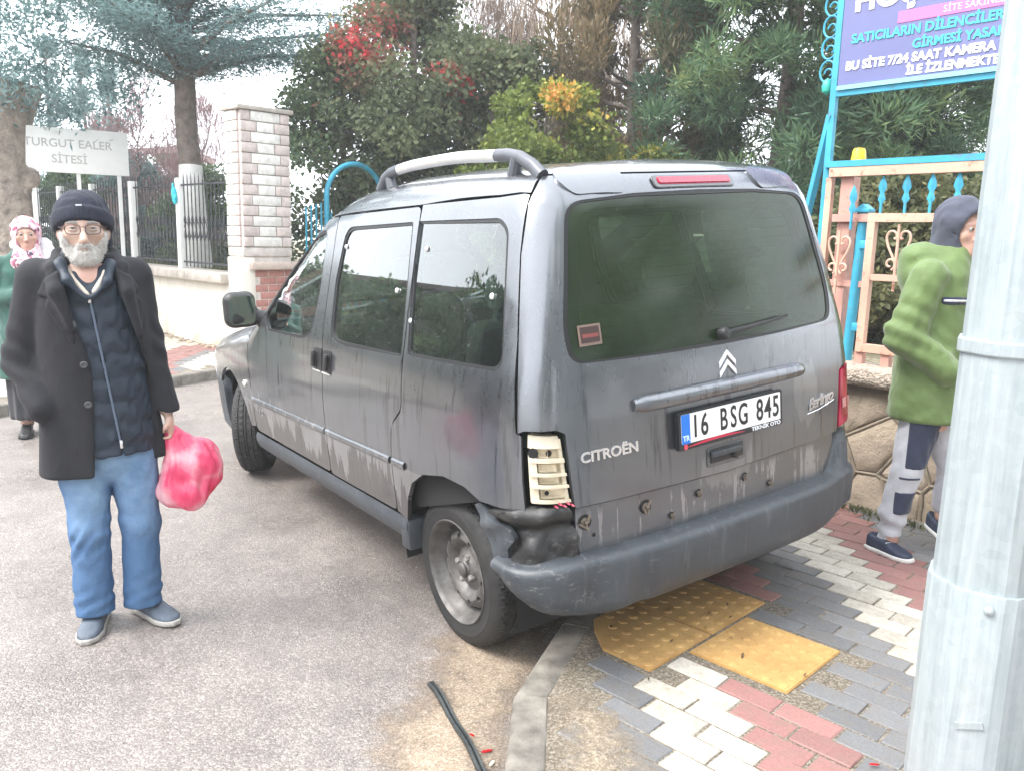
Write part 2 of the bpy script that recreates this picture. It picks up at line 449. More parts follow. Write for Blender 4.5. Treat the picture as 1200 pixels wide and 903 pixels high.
def paver_mesh(mat, seed):
    r = random.Random(seed); bm = bmesh.new(); bmesh.ops.create_cube(bm, size=1)
    for v in bm.verts: v.co = (v.co.x*(PL-.0065), v.co.y*(PW-.0060), v.co.z*.06-.03)
    bmesh.ops.bevel(bm, geom=[e for e in bm.edges if all(v.co.z > -.01 for v in e.verts)]+[e for e in bm.edges if abs(e.verts[0].co.z-e.verts[1].co.z) > .01], offset=.0035, segments=1, affect='EDGES')
    for v in bm.verts: v.co += Vector((r.uniform(-.0012, .0012), r.uniform(-.0012, .0012), r.uniform(-.0006, .0006)))
    me = bpy.data.meshes.new('paver'); bm.to_mesh(me); bm.free(); me.materials.append(mat); return me
PMESH = {k: [paver_mesh(m, i) for i in range(4)] for k, m in M_pv.items()}
TILES = [(-.96, -.587, -.03, .375), (-.578, -.2, -.207, .199), (-.578, -.2, .203, .585), (-.197, .18, -.61, -.21), (-.197, .18, -.207, .199), (.184, .56, -.61, -.21)]
def inside_pave(x, y, m=.055):
    x = np.atleast_1d(x); y = np.atleast_1d(y); ok = inpoly(x, y, np.array(list(KIN)+[(40, 40), (40, -40), (-12, -40), (-12, -2)]))
    K = KIN[:16]; d = np.full(len(x), 9e9)
    for i in range(len(KIN)-1):
        a, b = KIN[i], KIN[i+1]; q = b-a; t = np.clip(((x-a[0])*q[0]+(y-a[1])*q[1])/(q@q), 0, 1); d = np.minimum(d, np.hypot(x-a[0]-t*q[0], y-a[1]-t*q[1]))
    return ok & (d > m)
def band(s):
    s = (s-.185) % 1.26           # white band starts at s=.17 going down
    return 'white' if s > 1.26-.40 else ('red' if s > 1.26-.815 else 'dark')
WA = math.radians(6); W1 = np.array((math.cos(WA), math.sin(WA))); WN = np.array((math.sin(WA), -math.cos(WA)))   # stone wall axis, its outward-away normal
W0 = np.array((.13, -1.76))
far = {k: [] for k in M_pv}
for r_ in range(-30, 16):
    w = .654+.046-PW*.5+r_*.0935
    for k in range(-16, 14):
        u = -.49+.095-PL*.5+k*.1930+((r_ % 2)*.0965)
        if any(a-.10 < u < b+.10 and c-.052 < w < d+.052 for a, b, c, d in TILES): continue
        hu, hw = PL/2, PW/2
        pts = np.array([g2w(u+a*hu, w+b*hw) for a in (-1, 1) for b in (-1, 1)])
        if not inside_pave(pts[:, 0], pts[:, 1], .012).all(): continue
        p = g2w(u, w)
        if (p-W0)@WN > -.0: continue
        col = band(u+w+.145); sd = hash((r_, k)) & 3
        z = .1+rnd.uniform(-.0025, .0025); rot = GA+rnd.uniform(-.012, .012)
        vis = (-1.75 < u < .12 and -1.75 < w < 1.12) and not (u > -.35 and w > -.15)
        if rnd.random() < .004: continue
        if vis:
            o = link('paver', PMESH[col][sd], bed, (p[0], p[1], z), (rnd.uniform(-.012, .012), rnd.uniform(-.012, .012), rot))
        else: far[col].append((p[0], p[1], z, rot))
def joined(name, proto, items, parent):
    n = len(proto.vertices); co = np.empty(n*3); proto.vertices.foreach_get('co', co); co = co.reshape(-1, 3)
    Fc = [tuple(p.vertices) for p in proto.polygons]; mb = MB()
    for it in items: mb.add(co@rz3(it[3]).T+np.array(it[:3]), Fc)
    o = mb.build(name, proto.materials[0], parent, smooth=False); o['kind'] = 'stuff'; return o
# the same paving across the street, seen small: one part per colour
for r_ in range(-12, 40):
    for k in range(0, 24):
        u = 5.35+k*.193+(r_ % 2)*.0965; w = -1.45+r_*.0935; p = g2w(u, w)
        if not inside_pave(p[0], p[1], .1)[0] or p[0] < 4.0: continue
        s = (u*.8+w+.9*math.sin(w*1.3)+.75) % 2.1
        if -(p[0]-7.165)*math.sin(GA)+(p[1]+.58)*math.cos(GA) < .02: continue
        far['red' if s < .45 else ('white' if s < 1.95 else 'dark')].append((p[0], p[1], .1+rnd.uniform(-.004, .004), GA+rnd.uniform(-.02, .02)))
for k, it in far.items():
    if it: joined('paver_field', PMESH[k][0], it, bed)
# tactile tiles with domes
def tile_mat():
    t = NT('tactile_tile'); w = t.world(); n = t.noise(w, 7, 6, .65); g = t.noise(w, 60, 4, .7)
    c = t.ramp(n, [(.3, (.36, .20, .065)), (.72, (.53, .325, .115))]); c = t.mix(t.maprange(g, .52, .75, 0, .6), c, (.30, .16, .06))
    c = t.mix(t.maprange(t.noise(w, 22, 5, .7), .6, .72, 0, .55), c, (.16, .10, .06))
    t.p(color=c, rough=.7); t.p(normal=t.bump(t.noise(w, 300, 3), .4, .002)); return t.m
M_tile = tile_mat()
for i, (u0, u1, w0, w1) in enumerate(TILES):
    cu, cw = (u0+u1)/2, (w0+w1)/2; hu, hw = (u1-u0)/2-.003, (w1-w0)/2-.003
    poly = [(-hu, -hw), (hu, -hw), (hu, hw), (-hu, hw)]
    if i == 2: poly = [(-hu, -hw), (hu, -hw), (hu, .03), (hu-.06, .10), (hu-.17, hw-.0), (-hu, hw)]
    mb = MB(); mb.prism(poly, .05, bev=.003)
    for a in range(6):
        for b in range(6):
            x, y = -hu+(a+.5)*2*hu/6, -hw+(b+.5)*2*hw/6
            if i == 2 and not inpoly(np.array([x+.02]), np.array([y+.02]), poly)[0]: continue
            pr = [(.019, 0), (.016, .0035), (.008, .005), (0, .0052)]
            mb.lathe(pr, 10, mat=Matrix.Translation((x, y, .0495)))
    p = g2w(cu, cw); mb.build('tactile_tile', M_tile, bed, loc=(p[0], p[1], .1035-.05), rot=(0, 0, GA))
# sandy dirt along the kerb
def blob(base, amp, seed, n=160):
    P = resample(base, .04); c = P.mean(0); r = np.random.RandomState(seed); ph = r.uniform(0, 6, 8); L = np.arange(len(P))/len(P)*2*PI; d = sum(math.pow(.7, i)*np.sin(L*(3+4*i)+ph[i]) for i in range(8))
    N = np.roll(P, -1, 0)-np.roll(P, 1, 0); N = np.stack([N[:, 1], -N[:, 0]], 1); N /= np.linalg.norm(N, axis=1)[:, None]
    return P+N*(d*amp)[:, None]
def dirt_sheet(name, poly, z, res, mat):
    lo, hi = poly.min(0), poly.max(0); G = np.stack(np.meshgrid(np.arange(lo[0], hi[0], res), np.arange(lo[1], hi[1], res), indexing='ij'), -1); nx, ny = G.shape[:2]; G = G.reshape(-1, 2)
    d = seg_dist(G[:, 0], G[:, 1], poly)*np.where(inpoly(G[:, 0], G[:, 1], poly), 1, -1); I = np.arange(nx*ny).reshape(nx, ny); ok = (d > -.08).reshape(nx, ny)
    Fc = [(I[a, b], I[a+1, b], I[a+1, b+1], I[a, b+1]) for a in range(nx-1) for b in range(ny-1) if ok[a, b] and ok[a+1, b] and ok[a+1, b+1] and ok[a, b+1]]
    used = np.unique(np.array(Fc)); mp = -np.ones(nx*ny, int); mp[used] = np.arange(len(used)); V = np.stack([G[used, 0], G[used, 1], 0*used+z+np.clip(d[used], 0, .1)*.04], 1)
    me = mesh(name, V, mp[np.array(Fc)], mat, True); at = me.attributes.new('edge', 'FLOAT', 'POINT'); at.data.foreach_set('value', d[used].astype(np.float32)); return tag(link(name, me), kind='structure')
def feather(m):
    t = m.node_tree; b = t.nodes['Principled BSDF']; a = t.nodes.new('ShaderNodeAttribute'); a.attribute_name = 'edge'; g = t.nodes.new('ShaderNodeNewGeometry'); n = t.nodes.new('ShaderNodeTexNoise'); n.inputs['Scale'].default_value = 55; n.inputs['Detail'].default_value = 6; n.inputs['Roughness'].default_value = .75
    n2 = t.nodes.new('ShaderNodeTexNoise'); n2.inputs['Scale'].default_value = 9; n2.inputs['Detail'].default_value = 3; t.links.new(g.outputs['Position'], n.inputs[0]); t.links.new(g.outputs['Position'], n2.inputs[0])
    def M(op, x, y):
        o = t.nodes.new('ShaderNodeMath'); o.operation = op
        for i, q in enumerate((x, y)):
            if isinstance(q, (int, float)): o.inputs[i].default_value = q
            else: t.links.new(q, o.inputs[i])
        return o.outputs[0]
    v = M('ADD', M('ADD', M('MULTIPLY', a.outputs['Fac'], 7.0), M('MULTIPLY', M('SUBTRACT', n.outputs['Fac'], .5), 1.8)), M('MULTIPLY', M('SUBTRACT', n2.outputs['Fac'], .55), 1.6))
    mr = t.nodes.new('ShaderNodeMapRange'); t.links.new(v, mr.inputs[0]); mr.inputs[1].default_value = -.25; mr.inputs[2].default_value = .95; t.links.new(mr.outputs[0], b.inputs['Alpha']); return m
dirt_sheet('dirt_strip', np.array([(-1.5, 1.70), (-.86, 1.16), (-.55, .915), (-.24, .50), (.0, .14), (.3, .05), (.20, .55), (.04, .92), (-.22, 1.08), (-.34, 1.30), (-.62, 1.48), (-1.0, 1.66)]), .004, .014, feather(dirt_mat('gutter_dirt', (.165, .120, .085), (.31, .24, .175), 210)))
dirt_sheet('dirt_corner', np.array([(-1.40, 1.50), (-.92, 1.07), (-.62, .83), (-.66, .72), (-.86, .72), (-1.12, .88), (-1.35, 1.15)]), .1012, .012, feather(M_sand))
# loose grit on the asphalt and in the gutter
def grit():
    r = np.random.RandomState(4); V = []; Fc = []; n = 0
    N = 2600; XY = np.stack([r.uniform(-1.2, 3.5, N), r.uniform(.1, 4.0, N)], 1)
    N2 = 1500; t = r.uniform(0, 1, N2); q = np.interp(t, np.linspace(0, 1, 6), [-1.5, -.86, -.55, -.24, .0, .3]), np.interp(t, np.linspace(0, 1, 6), [1.66, 1.16, .915, .5, .14, .0])
    XY2 = np.stack(q, 1)+np.abs(r.normal(0, .14, (N2, 1)))*np.array((.6, .8)); XY = np.concatenate([XY, XY2])
    ok = ~inside_pave(XY[:, 0], XY[:, 1], -.2); XY = XY[ok]
    o8 = np.array([(1, 0, 0), (0, 1, 0), (-1, 0, 0), (0, -1, 0), (0, 0, .7), (0, 0, -.3)]); f8 = [(0, 1, 4), (1, 2, 4), (2, 3, 4), (3, 0, 4)]
    for x, y in XY:
        s = .0018+.0035*r.rand()**3; A = o8*s*r.uniform(.6, 1.3, (6, 3)); A = A@rz3(r.uniform(0, 6)).T
        V.append(A+np.array((x, y, .003))); Fc += [tuple(i+n for i in f) for f in f8]; n += 6
    t = NT('grit_stone'); g = t.noise(t.world(), 300, 1); t.p(color=t.ramp(g, [(.35, (.10, .09, .085)), (.65, (.50, .45, .40))]), rough=.8)
    o = link('grit', mesh('grit', np.concatenate(V), Fc, t.m, False)); tag(o, kind='stuff')
grit()
# ================================================================== LEFT FENCE WALL AND PILLAR
LA = math.radians(11); L1 = np.array((math.cos(LA), math.sin(LA))); LN = np.array((-math.sin(LA), math.cos(LA)))  # along (away), towards the street
LP = np.array((7.165, -.58))
def lw(s, d=0, z=0):
    p = LP+L1*s+LN*d; return (p[0], p[1], z)
def plaster_mat(name, col, stain):
    t = NT(name); w = t.world(); n = t.noise(w, 1.6, 7, .68); z = t.sep(w)[2]
    c = t.ramp(t.noise(w, 5, 6, .7), [(.3, tuple(q*.86 for q in col)), (.65, col)])
    low = t.math('MULTIPLY', t.maprange(z, .12, .75, 1, .12), t.maprange(n, .42, .62, 0, 1))
    c = t.mix(t.math('MULTIPLY', low, .75), c, stain)
    streak = t.noise(t.world((9, 9, .7)), 1.5, 4, .6); c = t.mix(t.maprange(streak, .56, .72, 0, .3), c, stain)
    t.p(color=c, rough=.9); t.p(normal=t.bump(t.noise(w, 26, 6, .7), .5, .012)); return t.m
M_plaster = plaster_mat('whitewash', (.76, .72, .64), (.38, .29, .20))
M_coping = pbr('coping_concrete', (.40, .36, .32), .9, var=.3, scale=7, bump=.6, bscale=60, bdist=.008)
M_white = pbr('white_metal_paint', (.80, .80, .78), .5, var=.06, scale=5, bump=.1, bscale=90)
M_iron = pbr('dark_iron', (.05, .052, .06), .6, metal=.3, var=.3)
fw = empty('boundary_wall', lw(0), LA, 'long whitewashed boundary wall with a grey coping under the iron fence', 'wall')
def rough_wall(L0, L1_, z0, z1, th, seed, res=.09, amp=.012):
    nx, nz = int((L1_-L0)/res), int((z1-z0)/res); xs = np.linspace(L0, L1_, nx+1); zs = np.linspace(z0, z1, nz+1)
    X, Z = np.meshgrid(xs, zs, indexing='ij'); P = np.stack([X.ravel(), 0*X.ravel(), Z.ravel()], 1)
    y = wob(P, 7, seed)*amp+wob(P, 23, seed+1)*amp*.5
    k = len(P); V = np.concatenate([np.stack([P[:, 0], y, P[:, 2]], 1), np.stack([P[:, 0], -th+0*y, P[:, 2]], 1)])
    I = np.arange(k).reshape(nx+1, nz+1); Fc = []
    for i in range(nx):
        for j in range(nz):
            a, b, c, d = I[i, j], I[i+1, j], I[i+1, j+1], I[i, j+1]; Fc += [(a, d, c, b), (a+k, b+k, c+k, d+k)]
    for i in range(nx): Fc += [(I[i, 0], I[i+1, 0], I[i+1, 0]+k, I[i, 0]+k), (I[i, nz], I[i, nz]+k, I[i+1, nz]+k, I[i+1, nz])]
    for j in range(nz): Fc += [(I[0, j], I[0, j]+k, I[0, j+1]+k, I[0, j+1]), (I[nx, j], I[nx, j+1], I[nx, j+1]+k, I[nx, j]+k)]
    return V, Fc
mb = MB(); mb.add(*rough_wall(.36, 12, -.1, .885, .3, 2)); mb.build('plaster_face', M_plaster, fw)
mb = MB()
for i in range(12):
    a = .345+i*.975; mb.box((a+.485, -.10, .945), (.965, .44, .115), bev=.014)
co = mb.build('coping', M_coping, fw)
mb = MB()                                            # broken rubble and dead leaves along the foot
for i in range(70):
    s = rnd.uniform(.1, 4.5); mb.box((s, rnd.uniform(.0, .16), .105), (rnd.uniform(.02, .09), rnd.uniform(.02, .06), rnd.uniform(.015, .05)), rot=rz3(rnd.uniform(0, 3)), bev=.006)
rb = mb.build('foot_rubble', pbr('rubble', (.40, .33, .25), .9, var=.5, scale=3), fw); rb['kind'] = 'stuff'
# iron fence on the wall
fe = empty('iron_fence', lw(0, -.1, 1.0), LA, 'dark iron bar fence between white square posts on the wall', 'fence')
posts = [.42, 1.82, 3.36, 4.9, 6.4, 7.7, 9.6]
pm = MB(); pm.box((0, 0, .575), (.095, .095, 1.15), bev=.008); pme = pm.mesh('post', M_white)
for s in posts[1:]: link('post', pme, fe, (s, 0, 0))
bm_ = MB()
bm_.tube([(0, 0, .03), (0, 0, 1.12)], .008, 6); bm_.add([(-.014, 0, 1.12), (.014, 0, 1.12), (0, 0, 1.22), (0, .008, 1.13), (0, -.008, 1.13)], [(0, 4, 2), (4, 1, 2), (1, 3, 2), (3, 0, 2)])
for z in (.42, .62): bm_.lathe([(.008, z-.06), (.018, z), (.008, z+.06)], 6)
bme = bm_.mesh('bar', M_iron)
for i in range(len(posts)-1):
    a, b = posts[i]+.06, posts[i+1]-.06; k = int((b-a)/.105)
    for j in range(k): link('bar', bme, fe, (a+(j+.5)*(b-a)/k, 0, 0))
    for z in (.09, 1.06): mb = MB(); mb.box(((a+b)/2, 0, z), (b-a+.02, .022, .022)); mb.build('rail', M_iron, fe)
    # wavy scroll running between the bars
    mb = MB()
    for ph in (0, PI):
        mb.tube([(a+(b-a)*t/60, -.012, .5+.10*math.sin(t/60*(b-a)/.21*2*PI+ph)) for t in range(61)], .006, 5)
    mb.build('scroll', M_iron, fe)
# torn turquoise bag tied to the second post
M_turq = pbr('turquoise_plastic', (.03, .50, .60), .35, var=.2, scale=20, bump=.5, bscale=40, bdist=.01)
b_ = sdf_obj('plastic_bag', lambda P: smin(smin(ell(P, (0, 0, 0), (.045, .035, .08)), ell(P, (.02, .01, .09), (.018, .016, .07)), .04), ell(P, (-.025, 0, -.06), (.03, .025, .06)), .03)+wob(P, 60)*.008, (-.12, -.1, -.17), (.12, .1, .2), .012, M_turq)
b_.location = lw(1.83, -.03, 1.93); tag(b_, 'small turquoise plastic bag tied to a white fence post', 'bag')

# pillar with pink and white blocks
def stone_mat(name, lo, hi, sc=14, bs=70):
    t = NT(name); r = t.rand(); w = t.world(); c = t.mix(r, lo, hi); n = t.noise(w, sc, 5, .65)
    c = t.mix(t.maprange(n, .42, .72, 0, .55), c, tuple(q*.5 for q in lo)); c = t.mix(t.maprange(t.noise(w, sc*5, 4, .7), .55, .7, 0, .3), c, tuple(min(1, q*1.25) for q in hi)); t.p(color=c, rough=.85)
    t.p(normal=t.bump(t.noise(w, bs, 6, .75), .8, .008 if bs > 50 else .03)); return t.m
M_pink = stone_mat('pink_block', (.56, .48, .45), (.66, .57, .53)); M_wht = stone_mat('white_block', (.74, .72, .68), (.80, .78, .74))
M_mort = pbr('pale_mortar', (.55, .50, .46), .95, var=.2, scale=10)
M_brick = stone_mat('red_brick', (.40, .17, .14), (.52, .25, .21)); 
pi = empty('gate_pillar', (*LP, 0), LA, 'square pillar of pale pink and white blocks with a flat cap', 'pillar')
PWID, PDEP = .62, .35      # right face width (towards -y), depth along the wall
mb = MB(); mb.box((PDEP/2, -PWID/2, 1.44), (PDEP-.02, PWID-.02, 2.74)); mb.build('core', M_mort, pi, smooth=False)
def block(c, d, m):
    mb = MB(); mb.box((0, 0, 0), d, bev=.008); return mb.build('block', m, pi, loc=c)
RH = .1165
for r_ in range(13):
    z = 1.325+r_*RH+RH/2
    wide = r_ % 2 == 1
    ew = .20 if wide else .125
    for y0, y1, m in ((0, ew, M_pink), (ew, PWID-ew, M_wht), (PWID-ew, PWID, M_pink)):
        block((.0-rnd.uniform(0, .004)+.012, -(y0+y1)/2, z), (.05, y1-y0-.009, RH-.009), m)
    ew = .12 if wide else .08
    for x0, x1, m in ((.045, .045+ew, M_pink), (.045+ew, PDEP, M_wht)):
        block(((x0+x1)/2, -.012+rnd.uniform(0, .003), z), (x1-x0-.009, .05, RH-.009), m)
mb = MB(); mb.box((PDEP/2, -PWID/2, 1.265), (PDEP+.012, PWID+.012, .10), bev=.01); mb.build('base_band', M_mort, pi)
mb = MB(); mb.box((PDEP/2, -PWID/2, 2.865), (PDEP+.08, PWID+.08, .05), bev=.01); mb.build('cap', M_coping, pi)
mb = MB(); mb.box((PDEP/2, -.06, .55), (PDEP+.01, .16, 1.3), bev=.01); mb.build('plinth', M_plaster, pi)
# low brick wall that starts at the pillar
bw = empty('brick_wall', (*LP, 0), LA, 'low red brick wall with a worn stone coping below the block pillar', 'wall')
mb = MB(); mb.box((.15, -1.0, .5), (.2, 1.7, 1.0)); mb.build('core', M_mort, bw, smooth=False)
pm = MB(); pm.box((0, 0, 0), (.06, .205, .078), bev=.006); pme = pm.mesh('brick', M_brick)
for r_ in range(11):
    for k in range(7):
        y = -.10-.215*k-(r_ % 2)*.107; link('brick', pme, bw, (.035-rnd.uniform(0, .006), y-.1, .10+r_*.0875+.045))
mb = MB(); mb.box((.12, -1.0, 1.105), (.36, 1.86, .09), bev=.02); mb.build('coping', stone_mat('worn_coping', (.52, .42, .36), (.58, .48, .42)), bw)

# ================================================================== STONE WALL ON THE RIGHT
def ww(s, d=0, z=0):
    p = W0+W1*s+WN*d; return (p[0], p[1], z)
sw = empty('stone_wall', (*W0, 0), WA, 'low wall of irregular tan stones with raised mortar lines and a thick rough coping', 'wall')
mb = MB(); mb.box((1.0, -.19, .38), (7.0, .26, .80)); mb.build('core', M_mort, sw, smooth=False)
def clip(poly, n, d):
    out = []
    for i in range(len(poly)):
        a, b = poly[i], poly[(i+1) % len(poly)]; fa, fb = a@n-d, b@n-d
        if fa <= 0: out.append(a)
        if fa*fb < 0: out.append(a+(b-a)*fa/(fa-fb))
    return out
def voronoi(x0, x1, z0, z1, nx, nz, seed):
    r = np.random.RandomState(seed); S = []
    for i in range(nx):
        for j in range(nz): S.append((x0+(i+.5+r.uniform(-.42, .42))*(x1-x0)/nx, z0+(j+.5+r.uniform(-.42, .42)+.25*(i % 2))*(z1-z0)/nz))
    S = np.array(S); cells = []
    for i, p in enumerate(S):
        poly = [np.array(q) for q in ((x0, z0), (x1, z0), (x1, z1), (x0, z1))]
        for j in np.argsort(np.linalg.norm(S-p, axis=1))[1:20]:
            n = S[j]-p; poly = clip(poly, n, n@((S[j]+p)/2))
            if not poly: break
        if len(poly) > 2: cells.append((p, poly))
    return cells
M_stone = []
for nm, lo, hi in (('tan_stone', (.40, .32, .235), (.54, .44, .34)), ('buff_stone', (.46, .37, .28), (.58, .49, .39)), ('brown_stone', (.36, .29, .215), (.48, .39, .30))): M_stone.append(stone_mat(nm, lo, hi, 9, 38))
ridge = MB()
for ci, (p, poly) in enumerate(voronoi(-2.4, 3.6, -.05, .765, 25, 3, 21)):
    c = np.mean(poly, 0); Q = np.array(poly); Q = resample(Q, .07); q1 = c+(Q-c)*.985-(Q-c)/np.maximum(np.linalg.norm(Q-c, axis=1), .01)[:, None]*.008
    n = len(q1); h = rnd.uniform(.018, .035); V = []
    for f, hh in ((1.0, 0), (.96, h*.6), (.82, h), (.5, h*1.15+rnd.uniform(-.008, .01))):
        for q in q1:
            v = c+(q-c)*f; V.append((v[0], -.06+hh+rnd.uniform(-.005, .005), v[1]))
    V.append((c[0], -.06+h*1.2+rnd.uniform(-.01, .008), c[1]))
    Fc = [(k*n+i, k*n+(i+1) % n, (k+1)*n+(i+1) % n, (k+1)*n+i) for k in range(3) for i in range(n)]+[(3*n+i, 3*n+(i+1) % n, 4*n) for i in range(n)]
    Fc = [f[::-1] for f in Fc]
    link('stone', mesh('stone', V, Fc, M_stone[ci % 3], True, sharp=40), sw)
    for i in range(n):
        a, b = Q[i], Q[(i+1) % n]
        if np.linalg.norm(a-b) > .02: ridge.tube([(a[0], -.047, a[1]), (b[0], -.047, b[1])], .010, 6, cap=True)
rg = ridge.build('mortar_joint', pbr('raised_mortar', (.46, .39, .30), .9, var=.3, scale=12, bump=.6, bscale=80), sw); 
mb = MB()
def coping_slab(s0, s1):
    m = MB(); n = int((s1-s0)/.06); V = []; sec = [(.0, .765), (.035, .77), (.05, .80), (.045, .85), (.03, .863), (-.12, .866), (-.30, .862), (-.33, .85), (-.33, .77)]
    for i in range(n+1):
        s = s0+(s1-s0)*i/n
        for y, z in sec: V.append((s, y+rnd.uniform(-.006, .006), z+rnd.uniform(-.004, .004)))
    k = len(sec); Fc = [(i*k+j, i*k+j+1, (i+1)*k+j+1, (i+1)*k+j) for i in range(n) for j in range(k-1)]+[tuple(range(k))[::-1], tuple(range(n*k, n*k+k))]
    Fc += [(i*k, (i+1)*k, (i+1)*k+k-1, i*k+k-1) for i in range(n)]
    m.add(V, Fc); return m.build('coping_slab', stone_copmat, sw, sharp=60)
t_ = NT('pebbled_coping'); w_ = t_.world(); z_ = t_.vor(w_, 75, 'F1', 'Color')
t_.p(color=t_.mix(.45, t_.ramp(t_.noise(w_, 8, 5), [(.3, (.22, .18, .14)), (.7, (.40, .34, .28))]), t_.ramp(t_.sep(z_)[0], [(0, (.12, .09, .07)), (1, (.62, .52, .42))])), rough=.9)
t_.p(normal=t_.bump(t_.vor(w_, 75), .8, -.01)); stone_copmat = t_.m
for a, b in ((-2.4, -1.2), (-1.195, -.32), (-.315, .62), (.625, 1.7), (1.705, 2.8), (2.805, 3.6)): coping_slab(a, b)

# ------------------------------------------------------------------ fence / gate on the stone wall
def paint(name, col, rust=.35, rough=.5):
    t = NT(name); w = t.world(); n = t.noise(w, 16, 6, .7); c = t.ramp(t.noise(w, 6, 3), [(.3, tuple(q*.85 for q in col)), (.7, tuple(min(1, q*1.1) for q in col))])
    c = t.mix(t.maprange(n, .58, .66, 0, rust), c, (.20, .075, .03)); t.p(color=c, rough=t.maprange(n, .5, .7, rough, .9)); t.p(normal=t.bump(n, .3, .002)); return t.m
M_blue = paint('turquoise_paint', (.035, .30, .44), .3); M_cream = paint('salmon_paint', (.56, .35, .26), .8); M_rose = paint('rose_paint', (.50, .27, .22), .5)
gf = empty('gate_fence', ww(0, .2), WA, 'salmon painted steel gate with heart scrolls and turquoise spear tops on the stone wall', 'gate')
def B(name, m, a, b, w, h=None): 
    mb = MB(); mb.bar(a, b, w, h or w); return mb.build(name, m, gf, smooth=False)
def X(s, z, d=0): return (s, -d, z)       # local: x along wall, -y away... d = depth behind the front plane
B('top_beam', M_cream, X(.34, 1.918), X(-1.6, 1.918), .05, .05); B('blue_beam', M_blue, X(.375, 1.962, -.008), X(-1.6, 1.962, -.008), .04, .034)
B('edge_post', M_cream, X(.345, .86, .01), X(.345, 1.89, .01), .036); B('inner_post', M_rose, X(.245, .86, .05), X(.245, 1.893, .05), .075)
B('mid_rail', M_rose, X(.30, 1.665, .0), X(-1.6, 1.665, .0), .04, .042); B('low_rail', M_rose, X(.30, 1.30, .02), X(.09, 1.30, .02), .03, .035)
B('leaf_stile', M_cream, X(.045, .93, -.045), X(.045, 1.69, -.045), .042); B('leaf_rail', M_cream, X(.066, 1.665, -.047), X(-1.5, 1.665, -.047), .04, .045)
B('leaf_rail', M_cream, X(.066, 1.345, -.046), X(-1.5, 1.345, -.046), .034, .034); B('leaf_rail', M_cream, X(.066, .955, -.047), X(-1.5, .955, -.047), .04, .045)
for s in (.05, -.10, -.8, -1.4): B('leaf_foot', M_rose, X(s, .855, -.03), X(s, .934, -.03), .045)
mb = MB(); mb.tube([(.155, -.02, .86), (.132, -.02, 1.69)], .028, 12); gp = mb.build('hinge_post', M_blue, gf)
mb = MB(); mb.box((.131, -.02, 1.705), (.085, .075, .02), bev=.004); mb.prism([(-.04, 0), (.04, 0), (0, .03)], .07, mat=Matrix.Translation((.131, .015, 1.712))@Matrix.Rotation(PI/2, 4, 'X')); mb.build('post_cap', M_blue, gf)
for z in (1.52, 1.06): mb = MB(); mb.box((.092, -.0, z), (.07, .03, .045), bev=.004); mb.build('hinge', M_blue, gf)
sp = MB(); sp.tube([(0, 0, 0), (0, 0, .12)], .008, 8)
sp.lathe([(.006, .085), (.020, .11), (.012, .135), (.010, .145), (.022, .17), (.017, .20), (.004, .235), (0, .24)], 4, mat=Matrix.Diagonal((1.1, .5, 1, 1)))
spm = sp.mesh('spear', M_blue, True, 30)
for i in range(12): link('spear', spm, gf, (.163-.131*i, 0 if i else .06, 1.655 if i else 1.60))
def heart(s):
    m = MB()
    for sg in (1, -1):
        P = [(0, -.14), (.03, -.085), (.058, -.03), (.066, .01), (.055, .035), (.034, .042), (.014, .03), (.008, .008), (.016, -.004), (.024, .004)]
        P = [(x*sg, z) for x, z in P]; q = np.array(P); tt = np.linspace(0, len(q)-1, 40); px, pz = np.interp(tt, range(len(q)), q[:, 0]), np.interp(tt, range(len(q)), q[:, 1])
        for _ in range(3): px[1:-1] = (px[:-2]+2*px[1:-1]+px[2:])/4; pz[1:-1] = (pz[:-2]+2*pz[1:-1]+pz[2:])/4
        m.tube(np.stack([px, 0*px, pz], 1), .0065, 6)
        th = np.linspace(-1.2, 5.0, 26); rr = .030-.0035*th; m.tube(np.stack([sg*(.034-np.cos(th)*rr*.9), 0*th, -.135+np.sin(th)*rr], 1), .0065, 6)
    m.tube([(0, .006, .075), (0, .006, -.28)], .008, 8)
    return m.mesh('heart_scroll', M_cream, True)
hm = heart(0)
for s in (-.105, -.42, -.74, -1.06): link('heart_scroll', hm, gf, (s, .045, 1.555))
link('heart_scroll', hm, gf, (.235, .03, 1.52))
# yellow cap on the fence post
mb = MB(); mb.lathe([(.042, 0), (.041, .02), (.035, .068), (.028, .082), (0, .086)], 20)
y_ = mb.build('post_cover', pbr('yellow_plastic', (.85, .52, .03), .4, var=.08), loc=ww(.238, .30, 1.972)); tag(y_, 'yellow plastic cup on top of the gate post', 'cap')
# sign frame and sign
SA = math.radians(6)
sf = empty('sign_frame', ww(.375, .22, .86), WA, 'turquoise steel frame with a slanting brace and curled wire beside the welcome sign', 'frame')
def BB(name, m, a, b, w, h=None): mb = MB(); mb.bar(a, b, w, h or w); return mb.build(name, m, sf, smooth=False)
BB('upright', M_blue, (0, 0, .0), (0, 0, 2.7), .035); BB('brace', M_blue, (0.01, 0, 1.38), (.27, -.12, .30), .036); BB('bottom_tube', M_blue, (.018, 0, 1.49), (-1.5, 0, 1.49), .03)
BB('upright', M_blue, (-1.53, 0, .0), (-1.53, 0, 2.7), .035)
for z in (1.62, 1.745, 1.86, 1.975):
    mb = MB(); th = np.linspace(0, 2*PI, 26); mb.tube(np.stack([.055+.045*np.cos(th+.4), 0*th, z+.058*np.sin(th+.4)], 1)[:-1], .006, 6, closed=True)
    th = np.linspace(0, 4.4, 18); r2 = .028-.003*th; mb.tube(np.stack([.045+r2*np.cos(th), 0*th, z+r2*np.sin(th)-.01], 1), .005, 6); mb.build('wire_curl', M_blue, sf)
